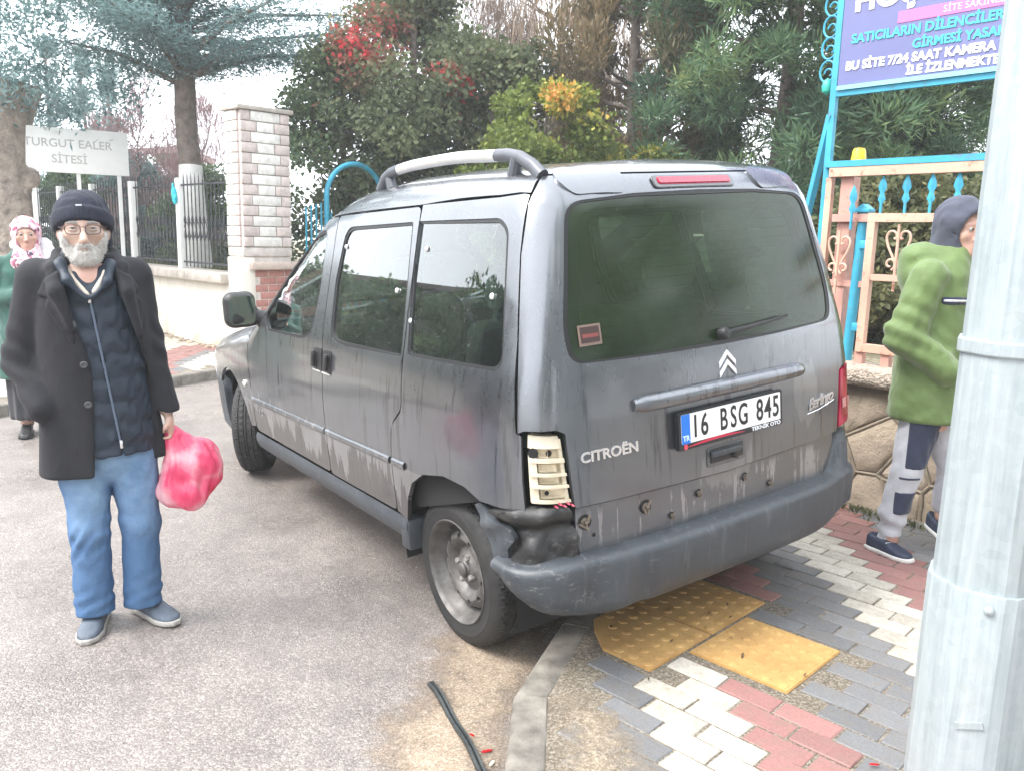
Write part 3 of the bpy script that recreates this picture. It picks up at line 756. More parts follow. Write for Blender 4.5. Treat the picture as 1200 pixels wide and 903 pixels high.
mb = MB(); mb.lathe([(0, -.05), (.025, -.03), (.03, 0), (.02, .03), (0, .045)], 12, mat=Matrix.Translation((.05, 0, 1.54))); mb.build('wire_knob', pbr('green_enamel', (.03, .38, .30), .4), sf)
wsn = empty('welcome_sign', ww(.352, .215, 2.365), WA, 'lilac welcome sign board with white pink and turquoise lettering in a pale frame', 'sign')
def flat(name, col, rough=.5): t = NT(name); t.p(color=col, rough=rough); return t.m
mb = MB(); mb.box((-.72, .006, .52), (1.44, .012, 1.0)); mb.build('board', pbr('lilac_print', (.125, .135, .285), .45, var=.06, scale=3, bump=0), wsn, smooth=False)
M_aq = pbr('aqua_strip', (.22, .52, .60), .4, var=.05, bump=0)
for z in (.012, 1.03): mb = MB(); mb.box((-.72, .012, z), (1.44, .022, .022)); mb.build('edge_strip', M_aq, wsn, smooth=False)
M_lw, M_lp, M_lc = flat('white_letter', (.82, .82, .82)), flat('pink_letter', (.70, .14, .36)), flat('cyan_letter', (.05, .42, .56))
def sl(body, size, x, z, m, al='CENTER', off=.0, sx=1.0):
    me = text_mesh('lettering', body, size, m, .002, al, off, 0, sx); o = link('lettering', me, wsn, (x, .0145, z), (PI/2, 0, PI))
    return o
sl('HOŞ GELDİNİZ', .155, -.06, .455, M_lw, 'LEFT', .006, 1.06)
mb = MB(); mb.box((-.82, .0135, .335), (1.02, .003, .058)); mb.build('pink_band', M_lp, wsn, smooth=False)
sl('SİTE SAKİNLERİNE AİTTİR', .046, -.82, .335, flat('pale_pink_letter', (.9, .55, .68)))
sl('SATICILARIN DİLENCİLERİN', .066, -.06, .262, M_lc, 'LEFT', .002, 1.0)
sl('GİRMESİ YASAKTIR', .062, -.40, .188, M_lc, 'LEFT', .002, 1.0)
sl('BU SİTE 7/24 SAAT KAMERA', .062, -.04, .122, M_lw, 'LEFT', .0025, 1.0)
sl('İLE İZLENMEKTEDİR', .060, -.38, .058, M_lw, 'LEFT', .0025, 1.0)
# ================================================================== THE VAN
RHO = 0.0752903
car = empty('parked_van', (0, .72*(1-math.cos(RHO)), .72*math.sin(RHO)+.004), 0, 'dirty dark grey van with a broken left tail lamp and crushed rear bumper corner', 'van')
car.rotation_euler = (-RHO, 0, 0)
def smooth_tab(xs, ys, w):
    X_ = np.linspace(xs[0]-1, xs[-1]+1, 4000); Y = np.interp(X_, xs, ys); k = int(w/(X_[1]-X_[0])); 
    ker = np.hanning(2*k+3); ker /= ker.sum(); Y = np.convolve(np.pad(Y, (k+1, k+1), 'edge'), ker, 'valid'); return X_, Y
_HW = smooth_tab([0, .15, .35, .6, .78, .95, 1.05, 1.3, 1.55, 1.8], [.80, .82, .847, .860, .862, .848, .831, .766, .699, .615], .05)
_XR = smooth_tab([0, .30, .55, .75, .93, 1.10, 1.30, 1.55, 1.66, 1.80], [-.60, -.60, -.60, -.592, -.580, -.560, -.520, -.458, -.425, -.36], .05)
_ZT = smooth_tab([-.7, -.5, -.40, -.2, .2, .6, .9, 1.1, 1.28, 1.6, 1.9, 2.06, 2.14, 2.6, 3.0, 3.2, 3.45], [1.70, 1.722, 1.738, 1.752, 1.76, 1.752, 1.726, 1.695, 1.635, 1.435, 1.19, 1.065, 1.02, .94, .85, .77, .60], .07)
def hull_f(P):
    x, y, z = P[:, 0], P[:, 1], P[:, 2]; ay = np.abs(y); r = .10
    hw = np.interp(z, *_HW)-.022*np.clip(-x/.55, 0, 1.2)**2-.10*np.clip((x-2.1)/1.3, 0, 1.2)**2
    d1 = ay-hw
    d2 = np.interp(z, *_XR)+.05*(ay/.8)**3-x
    d3 = z-(np.interp(x, *_ZT)-.04*(ay/.62)**2*np.clip((z-.9)/.5, .4, 1))
    d3 = d3*np.interp(x, [-1, 1.1, 1.5, 2.0, 2.3, 4], [1, 1, .78, .78, .96, .9])
    d4 = x-(3.42-.22*(ay/.8)**2)
    D = np.stack([d1, d2, d3, d4], 1)+r
    return np.minimum(D.max(1), 0)+np.linalg.norm(np.maximum(D, 0), axis=1)-r
def hull_n(P, h=.004):
    g = np.stack([hull_f(P+np.eye(3)[k]*h)-hull_f(P-np.eye(3)[k]*h) for k in range(3)], 1)
    return g/(np.linalg.norm(g, axis=1)[:, None]+1e-12)
def shoot(O, D, tmax=2.0):
    """from inside point O along D: exit point on the hull"""
    lo = np.zeros(len(O)); hi = np.full(len(O), tmax)
    for _ in range(36):
        m = (lo+hi)/2; f = hull_f(O+D*m[:, None]); ins = f < 0; lo = np.where(ins, m, lo); hi = np.where(ins, hi, m)
    return O+D*lo[:, None]
def pr_side(sg):
    def f(uv):
        n = len(uv); return shoot(np.stack([uv[:, 0], 0*uv[:, 0], uv[:, 1]], 1), np.tile((0, sg*1., 0), (n, 1)))
    return f
def pr_rear(uv): return shoot(np.stack([0*uv[:, 0]+.4, 0*uv[:, 0], uv[:, 1]], 1), np.stack([-np.cos(uv[:, 0]), np.sin(uv[:, 0]), 0*uv[:, 0]], 1))
def pr_front(uv): return shoot(np.stack([0*uv[:, 0]+2.3, 0*uv[:, 0], uv[:, 1]], 1), np.stack([np.cos(uv[:, 0]), np.sin(uv[:, 0]), 0*uv[:, 0]], 1))
ZA = .62
def pr_top(uv): return shoot(np.stack([uv[:, 0], 0*uv[:, 0], 0*uv[:, 0]+ZA], 1), np.stack([0*uv[:, 0], np.cos(uv[:, 1]), np.sin(uv[:, 1])], 1))
def ph_r(y, z):
    """rear azimuth of the hull point at (y, z)"""
    p = shoot(np.array([(0., y, z)]), np.array([(-1., 0, 0)]))[0]; return math.atan2(p[1], .4-p[0])
def ph_s(x, z, sg=1):
    p = pr_side(sg)(np.array([(x, z)]))[0]; return math.atan2(p[1], .4-p[0])
def th_s(x, z, sg=1):
    p = pr_side(sg)(np.array([(x, z)]))[0]; return math.atan2(p[2]-ZA, p[1])
def panel(name, outline, proj, mat, parent, holes=(), res=.05, off=0.0, fl=.016, scale=(1, 1), noise=None, thick=0):
    sc = np.array(scale); loops = [resample(np.asarray(o, float)*sc, res) for o in [outline, *holes]]
    vs = []; faces = []
    for L in loops: faces.append(list(range(len(vs), len(vs)+len(L)))); vs += [tuple(p) for p in L]
    A = loops[0]; lo, hi = A.min(0), A.max(0)
    gx = np.arange(lo[0]+res/2, hi[0], res); gy = np.arange(lo[1]+res/2, hi[1], res)
    G = np.stack(np.meshgrid(gx, gy), -1).reshape(-1, 2)
    ok = inpoly(G[:, 0], G[:, 1], A) & (seg_dist(G[:, 0], G[:, 1], A) > res*.45)
    for Hh in loops[1:]: ok &= ~inpoly(G[:, 0], G[:, 1], Hh) & (seg_dist(G[:, 0], G[:, 1], Hh) > res*.45)
    G = G[ok]; pts = [Vector(p) for p in vs]+[Vector(p) for p in G]
    ed = [(f[i], f[(i+1) % len(f)]) for f in faces for i in range(len(f))]
    v, e, f, *_ = delaunay_2d_cdt(pts, ed, [], 0, 1e-6)
    uv = np.array([p[:] for p in v]); T = np.array([t for t in f if len(t) == 3]); c = uv[T].mean(1)
    k = inpoly(c[:, 0], c[:, 1], A)
    for Hh in loops[1:]: k &= ~inpoly(c[:, 0], c[:, 1], Hh)
    T = T[k]; P = proj(uv/sc); N = hull_n(P)
    V = P+N*off
    if noise is not None: V = V+N*noise(P)[:, None]
    a = np.cross(V[T[:, 1]]-V[T[:, 0]], V[T[:, 2]]-V[T[:, 0]]); flip = (a*N[T].mean(1)).sum(1) < 0; T[flip] = T[flip][:, ::-1]
    Vs = [V]; Ns = [N]; F_ = [tuple(t) for t in T]; n0 = len(V)
    if fl:
        for li, L in enumerate(loops):
            p = proj(L/sc); nn = hull_n(p); q = p+nn*off
            if noise is not None: q = q+nn*noise(p)[:, None]
            m = len(L); t = np.roll(q, -1, 0)-np.roll(q, 1, 0); out = np.cross(t, nn); out /= np.linalg.norm(out, axis=1)[:, None]+1e-9
            Vs += [q, q-nn*fl]; Ns += [out, out]
            area = 0.5*np.sum(L[:, 0]*np.roll(L[:, 1], -1)-np.roll(L[:, 0], -1)*L[:, 1])
            for i in range(m):
                j = (i+1) % m; F_.append((n0+i, n0+m+i, n0+m+j, n0+j))
            n0 += 2*m
    V = np.concatenate(Vs); N = np.concatenate(Ns); me = mesh(name, V, F_, mat, True)
    if noise is None: me.normals_split_custom_set_from_vertices([tuple(q) for q in N])
    return link(name, me, parent)
# ---- materials
def paint_mat():
    t = NT('grey_metallic_paint'); c = t.co('Object'); z = t.sep(c)[2]; x = t.sep(c)[0]
    st = t.noise(t.co('Object', (17, 17, 1.1)), 1.6, 4, .6, .3)
    st2 = t.noise(t.co('Object', (55, 55, 2.0)), 1.2, 3, .6)
    big = t.noise(c, 3.2, 6, .65); fin = t.noise(c, 240, 2, .6)
    low = t.maprange(z, .35, 1.05, 1, 0)
    dust = t.math('MULTIPLY', t.maprange(big, .34, .68, .25, 1), t.math('ADD', t.math('MULTIPLY', low, .62), .10))
    run = t.math('MULTIPLY', t.maprange(st, .56, .64, 0, 1), t.maprange(z, .45, .75, .25, 1))
    run = t.math('MULTIPLY', run, t.maprange(z, 1.0, 1.15, 1, 0))
    dust = t.math('MULTIPLY', dust, t.math('SUBTRACT', 1, t.math('MULTIPLY', run, .85)))
    # bare patches where water ran off below the door moulding
    wash = t.math('MULTIPLY', t.maprange(t.math('ADD', t.math('MULTIPLY', st, .55), t.math('MULTIPLY', big, .45)), .525, .545, 0, 1), t.math('MULTIPLY', t.maprange(z, .50, .56, 0, 1), t.maprange(z, .62, .66, 1, 0)))
    base = t.mix(t.maprange(big, .3, .7), (.148, .156, .170), (.190, .199, .214))
    dcol = t.mix(t.maprange(z, .4, .95), (.058, .052, .050), (.098, .098, .105))
    col = t.mix(t.math('MULTIPLY', dust, .8, True), base, dcol)
    col = t.mix(t.math('MULTIPLY', run, .5), col, (.05, .05, .056))
    col = t.mix(t.math('MULTIPLY', wash, .75), col, (.36, .36, .37))
    y_ = t.sep(c)[1]; side_ = t.maprange(t.math('ABSOLUTE', y_), .74, .78, 0, 1)
    d_ = t.math('SUBTRACT', t.math('SUBTRACT', .652, t.math('MULTIPLY', x, .0369)), z)
    nx = t.noise(t.co('Object', (10, .01, .9)), 1.0, 5, .72)
    drip = t.math('MULTIPLY', t.math('MULTIPLY', t.maprange(t.math('SUBTRACT', t.math('MULTIPLY', t.math('SUBTRACT', nx, .40), .75), d_), 0, .012, 0, 1), t.maprange(d_, -.002, .004, 0, 1)), side_)
    belowm = t.math('MULTIPLY', t.maprange(d_, .0, .02, 0, .75), side_)
    col = t.mix(belowm, col, t.mix(t.maprange(big, .35, .65), (.062, .054, .050), (.105, .093, .086)))
    col = t.mix(t.math('MULTIPLY', drip, t.maprange(x, -.2, .5, .25, .8)), col, (.30, .30, .305))
    px_ = t.math('DIVIDE', t.math('ADD', y_, .455), .075); pz_ = t.math('DIVIDE', t.math('SUBTRACT', z, .87), .125); rr_ = t.math('ADD', t.math('MULTIPLY', px_, px_), t.math('MULTIPLY', pz_, pz_))
    pat = t.math('MULTIPLY', t.maprange(t.math('ADD', rr_, t.math('MULTIPLY', t.math('SUBTRACT', st, .5), 3.0)), .75, 1.0, 1, 0), t.maprange(x, -.45, -.5, 0, .55))
    hx_ = t.math('DIVIDE', y_, .13); hz2 = t.math('DIVIDE', t.math('SUBTRACT', z, .68), .09); rh_ = t.math('ADD', t.math('MULTIPLY', hx_, hx_), t.math('MULTIPLY', hz2, hz2))
    pat2 = t.math('MULTIPLY', t.maprange(t.math('ADD', rh_, t.math('MULTIPLY', t.math('SUBTRACT', st, .5), 4.5)), .7, .95, 1, 0), t.maprange(x, -.45, -.5, 0, .5))
    col = t.mix(t.math('MAXIMUM', pat, pat2), col, (.27, .28, .285))
    sp = t.maprange(t.vor(c, 120), .06, .10, 1, 0); sp = t.math('MULTIPLY', sp, t.maprange(t.noise(c, 14, 2), .58, .66, 0, .6))
    col = t.mix(sp, col, (.42, .40, .38))
    t.p(color=col, metal=t.maprange(dust, 0, .75, .92, .25), rough=t.math('ADD', t.math('MULTIPLY', dust, .22), t.maprange(st2, .4, .7, .26, .34)), coat=t.maprange(dust, .05, .6, 1.0, .25), coatr=.10)
    t.p(normal=t.bump(fin, .03, .001)); return t.m
M_paint = paint_mat()
def bumper_mat():
    t = NT('grey_bumper_plastic'); c = t.co('Object'); n = t.noise(c, 7, 6, .65); s = t.noise(t.co('Object', (26, 26, 3)), 1.5, 4, .6); sc = t.noise(t.co('Object', (9, 5, 60)), 2.2, 5, .7); x = t.sep(c)[0]
    col = t.ramp(n, [(.3, (.030, .035, .042)), (.7, (.058, .065, .075))]); col = t.mix(t.maprange(s, .56, .68, 0, .35), col, (.13, .135, .14)); col = t.mix(t.maprange(sc, .64, .70, 0, .55), col, (.17, .17, .17))
    y = t.sep(c)[1]; scuff = t.math('MULTIPLY', t.math('MULTIPLY', t.maprange(t.noise(t.co('Object', (22, 22, 60)), 1, 5, .75), .57, .66, 0, .55), t.maprange(y, .50, .72, 0, 1)), t.maprange(x, -.40, -.47, 0, 1)); col = t.mix(scuff, col, (.26, .26, .255))
    t.p(color=col, rough=t.maprange(n, .3, .7, .38, .6)); t.p(normal=t.bump(t.noise(c, 170, 3), .2, .002)); return t.m
M_plas = bumper_mat()
M_black = pbr('black_plastic', (.018, .018, .019), .5, var=.4, scale=14, bump=.35, bscale=60, bdist=.004)
t_ = NT('scuffed_black_plastic'); c_ = t_.co('Object'); n_ = t_.noise(t_.co('Object', (20, 20, 55)), 1.3, 6, .75)
t_.p(color=t_.mix(t_.maprange(n_, .56, .68, 0, .6), t_.ramp(t_.noise(c_, 12, 4), [(.3, (.010, .010, .011)), (.7, (.028, .027, .026))]), (.15, .145, .135)), rough=t_.maprange(n_, .4, .6, .33, .6)); t_.p(normal=t_.bump(t_.noise(c_, 60, 4, .7), .3, .004)); M_crush = t_.m
M_rub = pbr('window_rubber', (.012, .012, .013), .45, var=.2, bump=0)
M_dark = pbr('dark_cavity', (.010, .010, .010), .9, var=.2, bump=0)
M_seam = pbr('seam_shadow_gap', (.012, .012, .012), .9, bump=0)
def glass_mat(name, tint, haze, hz_col, refl=1.0, ior=1.5, drops=True, grough=.015):
    t = NT(name); t.t.nodes.remove(t.b); c = t.co('Object')
    tr = t.n('ShaderNodeBsdfTransparent'); tr.inputs[0].default_value = (*tint, 1)
    gl = t.n('ShaderNodeBsdfGlossy'); gl.inputs['Roughness'].default_value = grough; gl.inputs[0].default_value = (.95, .98, .97, 1)
    df = t.n('ShaderNodeBsdfDiffuse'); df.inputs[0].default_value = (*hz_col, 1)
    m1 = t.n('ShaderNodeMixShader'); m2 = t.n('ShaderNodeMixShader')
    fr = t.n('ShaderNodeFresnel'); fr.inputs[0].default_value = ior
    hz = t.math('MULTIPLY', t.maprange(t.noise(c, 2.3, 5, .6), .3, .7, .5, 1.3), haze)
    if drops:
        d = t.maprange(t.vor(c, 150), .08, .14, 1, 0); d = t.math('MULTIPLY', d, t.maprange(t.noise(c, 11, 3), .55, .68, 0, .35)); hz = t.math('ADD', hz, d, True)
        stk = t.math('MULTIPLY', t.maprange(t.noise(t.co('Object', (40, 40, 3)), 1.5, 3), .58, .66, 0, .22), t.maprange(t.sep(c)[2], 1.5, 1.62, 0, 1)); hz = t.math('ADD', hz, stk, True)
    t.set(m1.inputs[0], hz); t.set(m1.inputs[1], tr.outputs[0]); t.set(m1.inputs[2], df.outputs[0])
    t.set(m2.inputs[0], t.math('MULTIPLY', fr.outputs[0], refl, True)); t.set(m2.inputs[1], m1.outputs[0]); t.set(m2.inputs[2], gl.outputs[0])
    t.t.links.new(m2.outputs[0], t.out.inputs[0]); return t.m
M_rglass = glass_mat('tinted_rear_glass', (.30, .42, .28), .34, (.060, .092, .046), .8, 1.5, True, .14)
M_sglass = glass_mat('side_glass', (.34, .41, .38), .05, (.12, .14, .13), 2.6)
M_silver = pbr('worn_silver', (.78, .78, .78), .32, metal=.6, var=.1, bump=.05)
M_chrome = flat('badge_chrome', (.78, .78, .80), .18); M_chrome.node_tree.nodes['Principled BSDF'].inputs['Metallic'].default_value = .8

# ---- side openings (x, z)
W_FD = roundpoly([(1.862, 1.075), (1.815, 1.005), (1.283, 1.018), (1.185, 1.058), (1.158, 1.239), (1.182, 1.525), (1.41, 1.488), (1.56, 1.365), (1.715, 1.222)], [.03, .04, .06, .05, .03, .04, .05, .03, .03])
W_SD = roundpoly([(1.000, 1.30), (.975, 1.535), (.355, 1.557), (.270, 1.066), (.80, 1.043), (.965, 1.05)], [.02, .07, .015, .015, .03, .08])
W_Q = roundpoly([(.338, 1.559), (-.235, 1.569), (-.290, 1.535), (-.385, 1.10), (.228, 1.076)], [.012, .06, .05, .06, .012])
ARCH_R = [(-.290, .662), (-.2, .688), (-.061, .690), (.094, .655), (.189, .597), (.238, .52), (.262, .425)]
a_ = np.linspace(math.radians(163), math.radians(8), 20); ARCH_F = [(2.62+.40*math.cos(t), .285+.40*math.sin(t)) for t in a_]
P_FD = roundpoly([(2.132, .40), (2.134, .985), (1.955, 1.068), (1.77, 1.262), (1.60, 1.412), (1.435, 1.522), (1.25, 1.566), (1.087, 1.580), (1.062, 1.12), (1.034, .96), (1.034, .425)], [.05, .03, .04, .02, .02, .04, .03, .02, .1, .1, .03])
P_SD = roundpoly([(1.081, 1.582), (.318, 1.612), (.261, 1.052), (.251, .895), (.262, .862), (.333, .80), (.355, .662), (.348, .44), (1.028, .42), (1.028, .96), (1.056, 1.12)], [.02, .03, .2, .03, .05, .05, .1, .03, .03, .1, .1])
SEAM = [(-.318, 1.695), (-.350, 1.612), (-.372, 1.457), (-.430, 1.203), (-.476, .925)]
P_Q = [(.310, 1.618), (-.195, 1.634), (-.318, 1.642), (-.338, 1.638)]+[(x+.005, z) for x, z in SEAM[1:]]+[(-.486, .918), (-.503, .690)]+[(-.50, .684), (-.42, .672)]+ARCH_R+[(.342, .44), (.349, .662), (.327, .797), (.256, .858), (.245, .895), (.255, 1.052)]
P_F = roundpoly([(2.140, .41), (2.142, .985), (2.06, 1.035), (2.5, .93), (2.9, .845), (3.12, .77), (3.20, .62), (3.16, .40)], [.02, .01, .01, .1, .1, .05, .03, .02])
P_F = [(2.140, .42), (2.142, .985), (2.075, 1.03), (2.5, .925), (2.9, .835), (3.05, .79), (3.06, .62), (3.03, .40)]+ARCH_F[::-1]
def side_set(sg):
    pj = pr_side(sg)
    fd = panel('front_door', P_FD, pj, M_paint, car, [W_FD]); sd = panel('sliding_door', P_SD, pj, M_paint, car, [W_SD]); q = panel('quarter_panel', P_Q, pj, M_paint, car, [W_Q])
    panel('front_wing', P_F, pj, M_paint, car)
    def win(nm, W, par, glass=M_sglass, ins=.016):
        c = W.mean(0); n = W-c; inn = c+n*(1-ins/np.linalg.norm(n, axis=1))[:, None]
        r = panel('window_rubber', c+n*1.004, pj, M_rub, par, [inn], off=-.004, fl=.02)
        g = panel('window', c+n*.996, pj, glass, par, off=-.009, fl=0, res=.06); return g
    win('window', W_FD, fd); win('window', W_SD, sd); win('window', W_Q, q)
    # inner lining with the same openings
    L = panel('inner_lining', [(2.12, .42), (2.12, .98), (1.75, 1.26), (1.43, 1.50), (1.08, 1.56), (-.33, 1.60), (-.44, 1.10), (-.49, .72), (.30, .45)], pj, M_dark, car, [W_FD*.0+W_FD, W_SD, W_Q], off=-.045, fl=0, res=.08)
    # moulding along the doors and sill
    for (x0, z0), (x1, z1) in (((2.125, .582), (1.04, .622)), ((1.022, .6225), (.362, .647)), ((.338, .648), (.235, .652))):
        n = 14; uv = np.array([(x0+(x1-x0)*i/n, z0+(z1-z0)*i/n) for i in range(n+1)]); P = pj(uv); N = hull_n(P); V = []; Fc = []
        for i in range(n+1):
            for dz, o in ((-.016, -.003), (-.013, .007), (0, .010), (.013, .007), (.016, -.003)): V.append(P[i]+N[i]*o+np.array((0, 0, dz)))
        for i in range(n):
            for j in range(4): Fc.append((i*5+j, i*5+j+1, (i+1)*5+j+1, (i+1)*5+j) if sg > 0 else (i*5+j, (i+1)*5+j, (i+1)*5+j+1, i*5+j+1))
        link('door_moulding', mesh('door_moulding', V, Fc, M_paint), car)
    mb = MB(); n = 16; V = []; sec = [(.0, .425), (.010, .405), (.012, .375), (.002, .335), (-.03, .30), (-.10, .28)]
    for i in range(n+1):
        x = .272+(2.17-.272)*i/n; dz = -.048*(i/n)
        for o, z in sec:
            y = sg*(float(np.interp(z+dz, *_HW))-.008+o); V.append((x, y, z+dz))
    k = len(sec); mb.add(V, [(i*k+j, (i+1)*k+j, (i+1)*k+j+1, i*k+j+1) if sg > 0 else (i*k+j, i*k+j+1, (i+1)*k+j+1, (i+1)*k+j) for i in range(n) for j in range(k-1)]); mb.build('sill', M_plas, car)
    mb = MB(); mb.box((.30, sg*.80, .355), (.075, .10, .13), bev=.012); mb.build('sill_end', M_plas, car)
    return fd, sd, q
FD, SD, QP = side_set(1); side_set(-1)
# ---- roof, pillars, windscreen, bonnet
TG_TOP = 1.695
tl = [ph_s(x, z) for x, z in SEAM]; phs = np.linspace(tl[0], -tl[0], 25)
rear_edge = pr_rear(np.stack([phs, 0*phs+TG_TOP+.006], 1)); re_xt = [(p[0], math.atan2(p[2]-ZA, p[1])) for p in rear_edge]
gut = [(-.337, 1.645), (-.195, 1.642), (.052, 1.637), (.318, 1.620), (.755, 1.605), (1.085, 1.588), (1.25, 1.574)]
gl = [(x, th_s(x, z)) for x, z in gut]; gr = [(x, PI-t) for x, t in gl]
TS = (1, .9)
panel('roof', [re_xt[0]]+gl+[(1.275, gl[-1][1]+.10), (1.30, PI/2), (1.275, PI-gl[-1][1]-.10)]+gr[::-1]+re_xt[1:][::-1], pr_top, M_paint, car, scale=TS, res=.06)
pil = [(1.26, 1.574), (1.44, 1.530), (1.605, 1.420), (1.775, 1.270), (1.96, 1.076), (2.10, 1.03)]
pl_ = [(x, th_s(x, z)) for x, z in pil]
for sg in (1, -1):
    A = [(x, t if sg > 0 else PI-t) for x, t in pl_]; Bq = [(x, t+.085 if sg > 0 else PI-t-.085) for x, t in pl_[:-1]]; Bq[-1] = (2.03, Bq[-1][1])
    panel('windscreen_pillar', A+Bq[::-1], pr_top, M_paint, car, scale=TS, res=.04)
ws = [(x, t+.095) for x, t in pl_[:-1]]; ws[0] = (1.285, ws[0][1]); ws[-1] = (2.03, ws[-1][1])
panel('windscreen', ws+[(2.06, PI/2)]+[(x, PI-t) for x, t in ws][::-1]+[(1.308, PI/2)], pr_top, M_sglass, car, scale=TS, res=.07, fl=0)
hd = [(2.10, 1.035), (2.5, .933), (2.9, .843), (3.05, .80)]; hl = [(x, th_s(x, z)+.02) for x, z in hd]
panel('bonnet', hl+[(3.16, PI/2)]+[(x, PI-t) for x, t in hl][::-1]+[(2.075, PI/2)], pr_top, M_paint, car, scale=TS, res=.07)
panel('front_bumper', [(-.98, .24), (.98, .24), (.98, .56), (-.98, .56)], pr_front, M_plas, car, res=.08, off=.002, fl=.05)
panel('grille', [(-.38, .57), (.38, .57), (.38, .70), (-.38, .70)], pr_front, M_black, car, res=.08)
for sg in (1, -1): panel('headlight', [(sg*.40, .57), (sg*.86, .57), (sg*.84, .73), (sg*.42, .74)], pr_front, flat('lamp_glass', (.7, .72, .75), .1), car, res=.06)
# ---- tailgate
S7 = (.93, 1)
lampL = [(ph_s(-.489, .928)), (ph_r(.702, .915)), (ph_r(.680, .690)), (ph_s(-.506, .705))]
left_edge = [(tl[0], TG_TOP)]+[(p, z) for p, (x, z) in zip(tl[1:], SEAM[1:])]+[(lampL[0]-.004, .934), (lampL[1]+.012, .930), (lampL[1]-.008, .915), (ph_r(.672, .680), .680)]
edge2 = [(ph_r(.690, .672), .672)]
RW_ = [(.660, 1.22), (.648, 1.122), (.3, 1.112), (0, 1.108), (-.3, 1.112), (-.648, 1.122), (-.660, 1.22), (-.575, 1.612), (-.3, 1.632), (0, 1.637), (.3, 1.632), (.575, 1.612)]
RW = np.array([(ph_r(y, z), z) for y, z in RW_])
RWr = roundpoly(RW, [.06, .07, .03, .03, .03, .07, .06, .06, .03, .03, .03, .06])
BOT = [(ph_r(y, .655), .655-.0) for y in (.69, .4, .1, -.1, -.4, -.69)]
tg_out = left_edge+[(ph_r(y, z), z) for y, z in ((.668, .672), (.35, .668), (0, .660), (-.35, .668), (-.668, .672))]+[(-p, z) for p, z in left_edge][::-1]
TG = panel('tailgate', tg_out, pr_rear, M_paint, car, [RWr], scale=S7, res=.04)
c = RWr.mean(0); n_ = RWr-c; inn = c+n_*(1-.014/np.linalg.norm(n_, axis=1))[:, None]
panel('window_rubber', c+n_*1.003, pr_rear, M_rub, TG, [inn], scale=S7, off=-.002, fl=.02)
RG = panel('rear_window', c+n_*.998, pr_rear, M_rglass, TG, scale=S7, off=-.005, fl=0, res=.05)
inn2 = c+n_*(1-.055/np.linalg.norm(n_, axis=1))[:, None]
panel('window_frit', c+n_*.99, pr_rear, flat('black_frit', (.02, .028, .027), .3), TG, [inn2], scale=S7, off=-.011, fl=0)
# heater lines, sticker, wiper
mb = MB()
for z in np.linspace(1.19, 1.56, 12):
    ps = pr_rear(np.array([(p, z) for p in np.linspace(-.52, .52, 20)])); ps = ps-hull_n(ps)*.009; mb.tube(ps, .0007, 3)
hl_ = mb.build('heater_wires', flat('heater_wire', (.10, .07, .04), .5), RG); 
lowp = panel('lower_panel', [(ph_r(y, z), z) for y, z in ((.664, .665), (.35, .660), (0, .652), (-.35, .660), (-.664, .665), (-.664, .47), (0, .47), (.664, .47))], pr_rear, M_paint, car, scale=S7, res=.05, off=-.014, fl=.03)
def onrear(y, z, off=0.0):
    p = shoot(np.array([(0., y, z)]), np.array([(-1., 0, 0)])); n = hull_n(p)[0]; p = p[0]+n*off
    Y = np.array((0, 1, 0)); Xr = -(Y-n*(Y@n)); Xr /= np.linalg.norm(Xr); Zu = np.cross(n, Xr)     # local x to the viewer's right, y up, z outwards
    return Matrix(frame(p, Xr, Zu, n).tolist())
def onside(x, z, off=0.0, sg=1):
    p = pr_side(sg)(np.array([(x, z)])); n = hull_n(p)[0]; p = p[0]+n*off; Xr = np.array((-1., 0, 0))*sg; Xr -= n*(Xr@n); Xr /= np.linalg.norm(Xr)
    return Matrix(frame(p, Xr, np.cross(n, Xr), n).tolist())
def put(name, me, M, parent): o = link(name, me, parent); o.matrix_basis = M; return o
# ---- sticker
mb = MB(); mb.box((0, 0, 0), (.085, .066, .002), bev=0); so = put('sticker', mb.mesh('sticker', flat('sticker_edge', (.20, .14, .11), .5), False), onrear(.565, 1.205, .0), RG)
mb = MB(); mb.box((0, .001, .0015), (.070, .050, .002)); mb.box((0, -.002, .003), (.060, .012, .001), 1); put('sticker_print', mb.mesh('sticker_print', [flat('sticker_dark', (.045, .022, .020), .5), flat('sticker_red', (.20, .05, .045), .5)], False), Matrix.Identity(4), so)
# ---- third brake light
mb = MB(); mb.prism(roundpoly([(-.178, -.016), (.178, -.016), (.178, .016), (-.178, .016)], .012), .012, bev=.004)
t_ = NT('brake_lens'); t_.p(color=t_.ramp(t_.noise(t_.co('Object', (60, 3, 1)), 2, 2), [(.35, (.26, .006, .03)), (.65, (.42, .02, .06))]), rough=.15, coat=.6); M_red = t_.m
put('brake_light', mb.mesh('brake_light', M_red), onrear(.0, 1.668, -.004), TG)
mb = MB(); mb.prism(roundpoly([(-.195, -.026), (.195, -.026), (.195, .024), (-.195, .024)], .016), .006, bev=.002); put('brake_light_surround', mb.mesh('brake_light_surround', M_paint), onrear(0, 1.667, -.003), TG)
# ---- chevron badge
mb = MB()
for dz in (.008, -.026):
    for sg in (1, -1):
        mb.prism([(0, .030+dz), (sg*.042, -.012+dz), (sg*.042, -.032+dz), (0, .010+dz)][::sg], .006, bev=.0015)
put('chevron_badge', mb.mesh('chevron_badge', M_chrome, True, 20), onrear(-.012, 1.052, .001), TG)
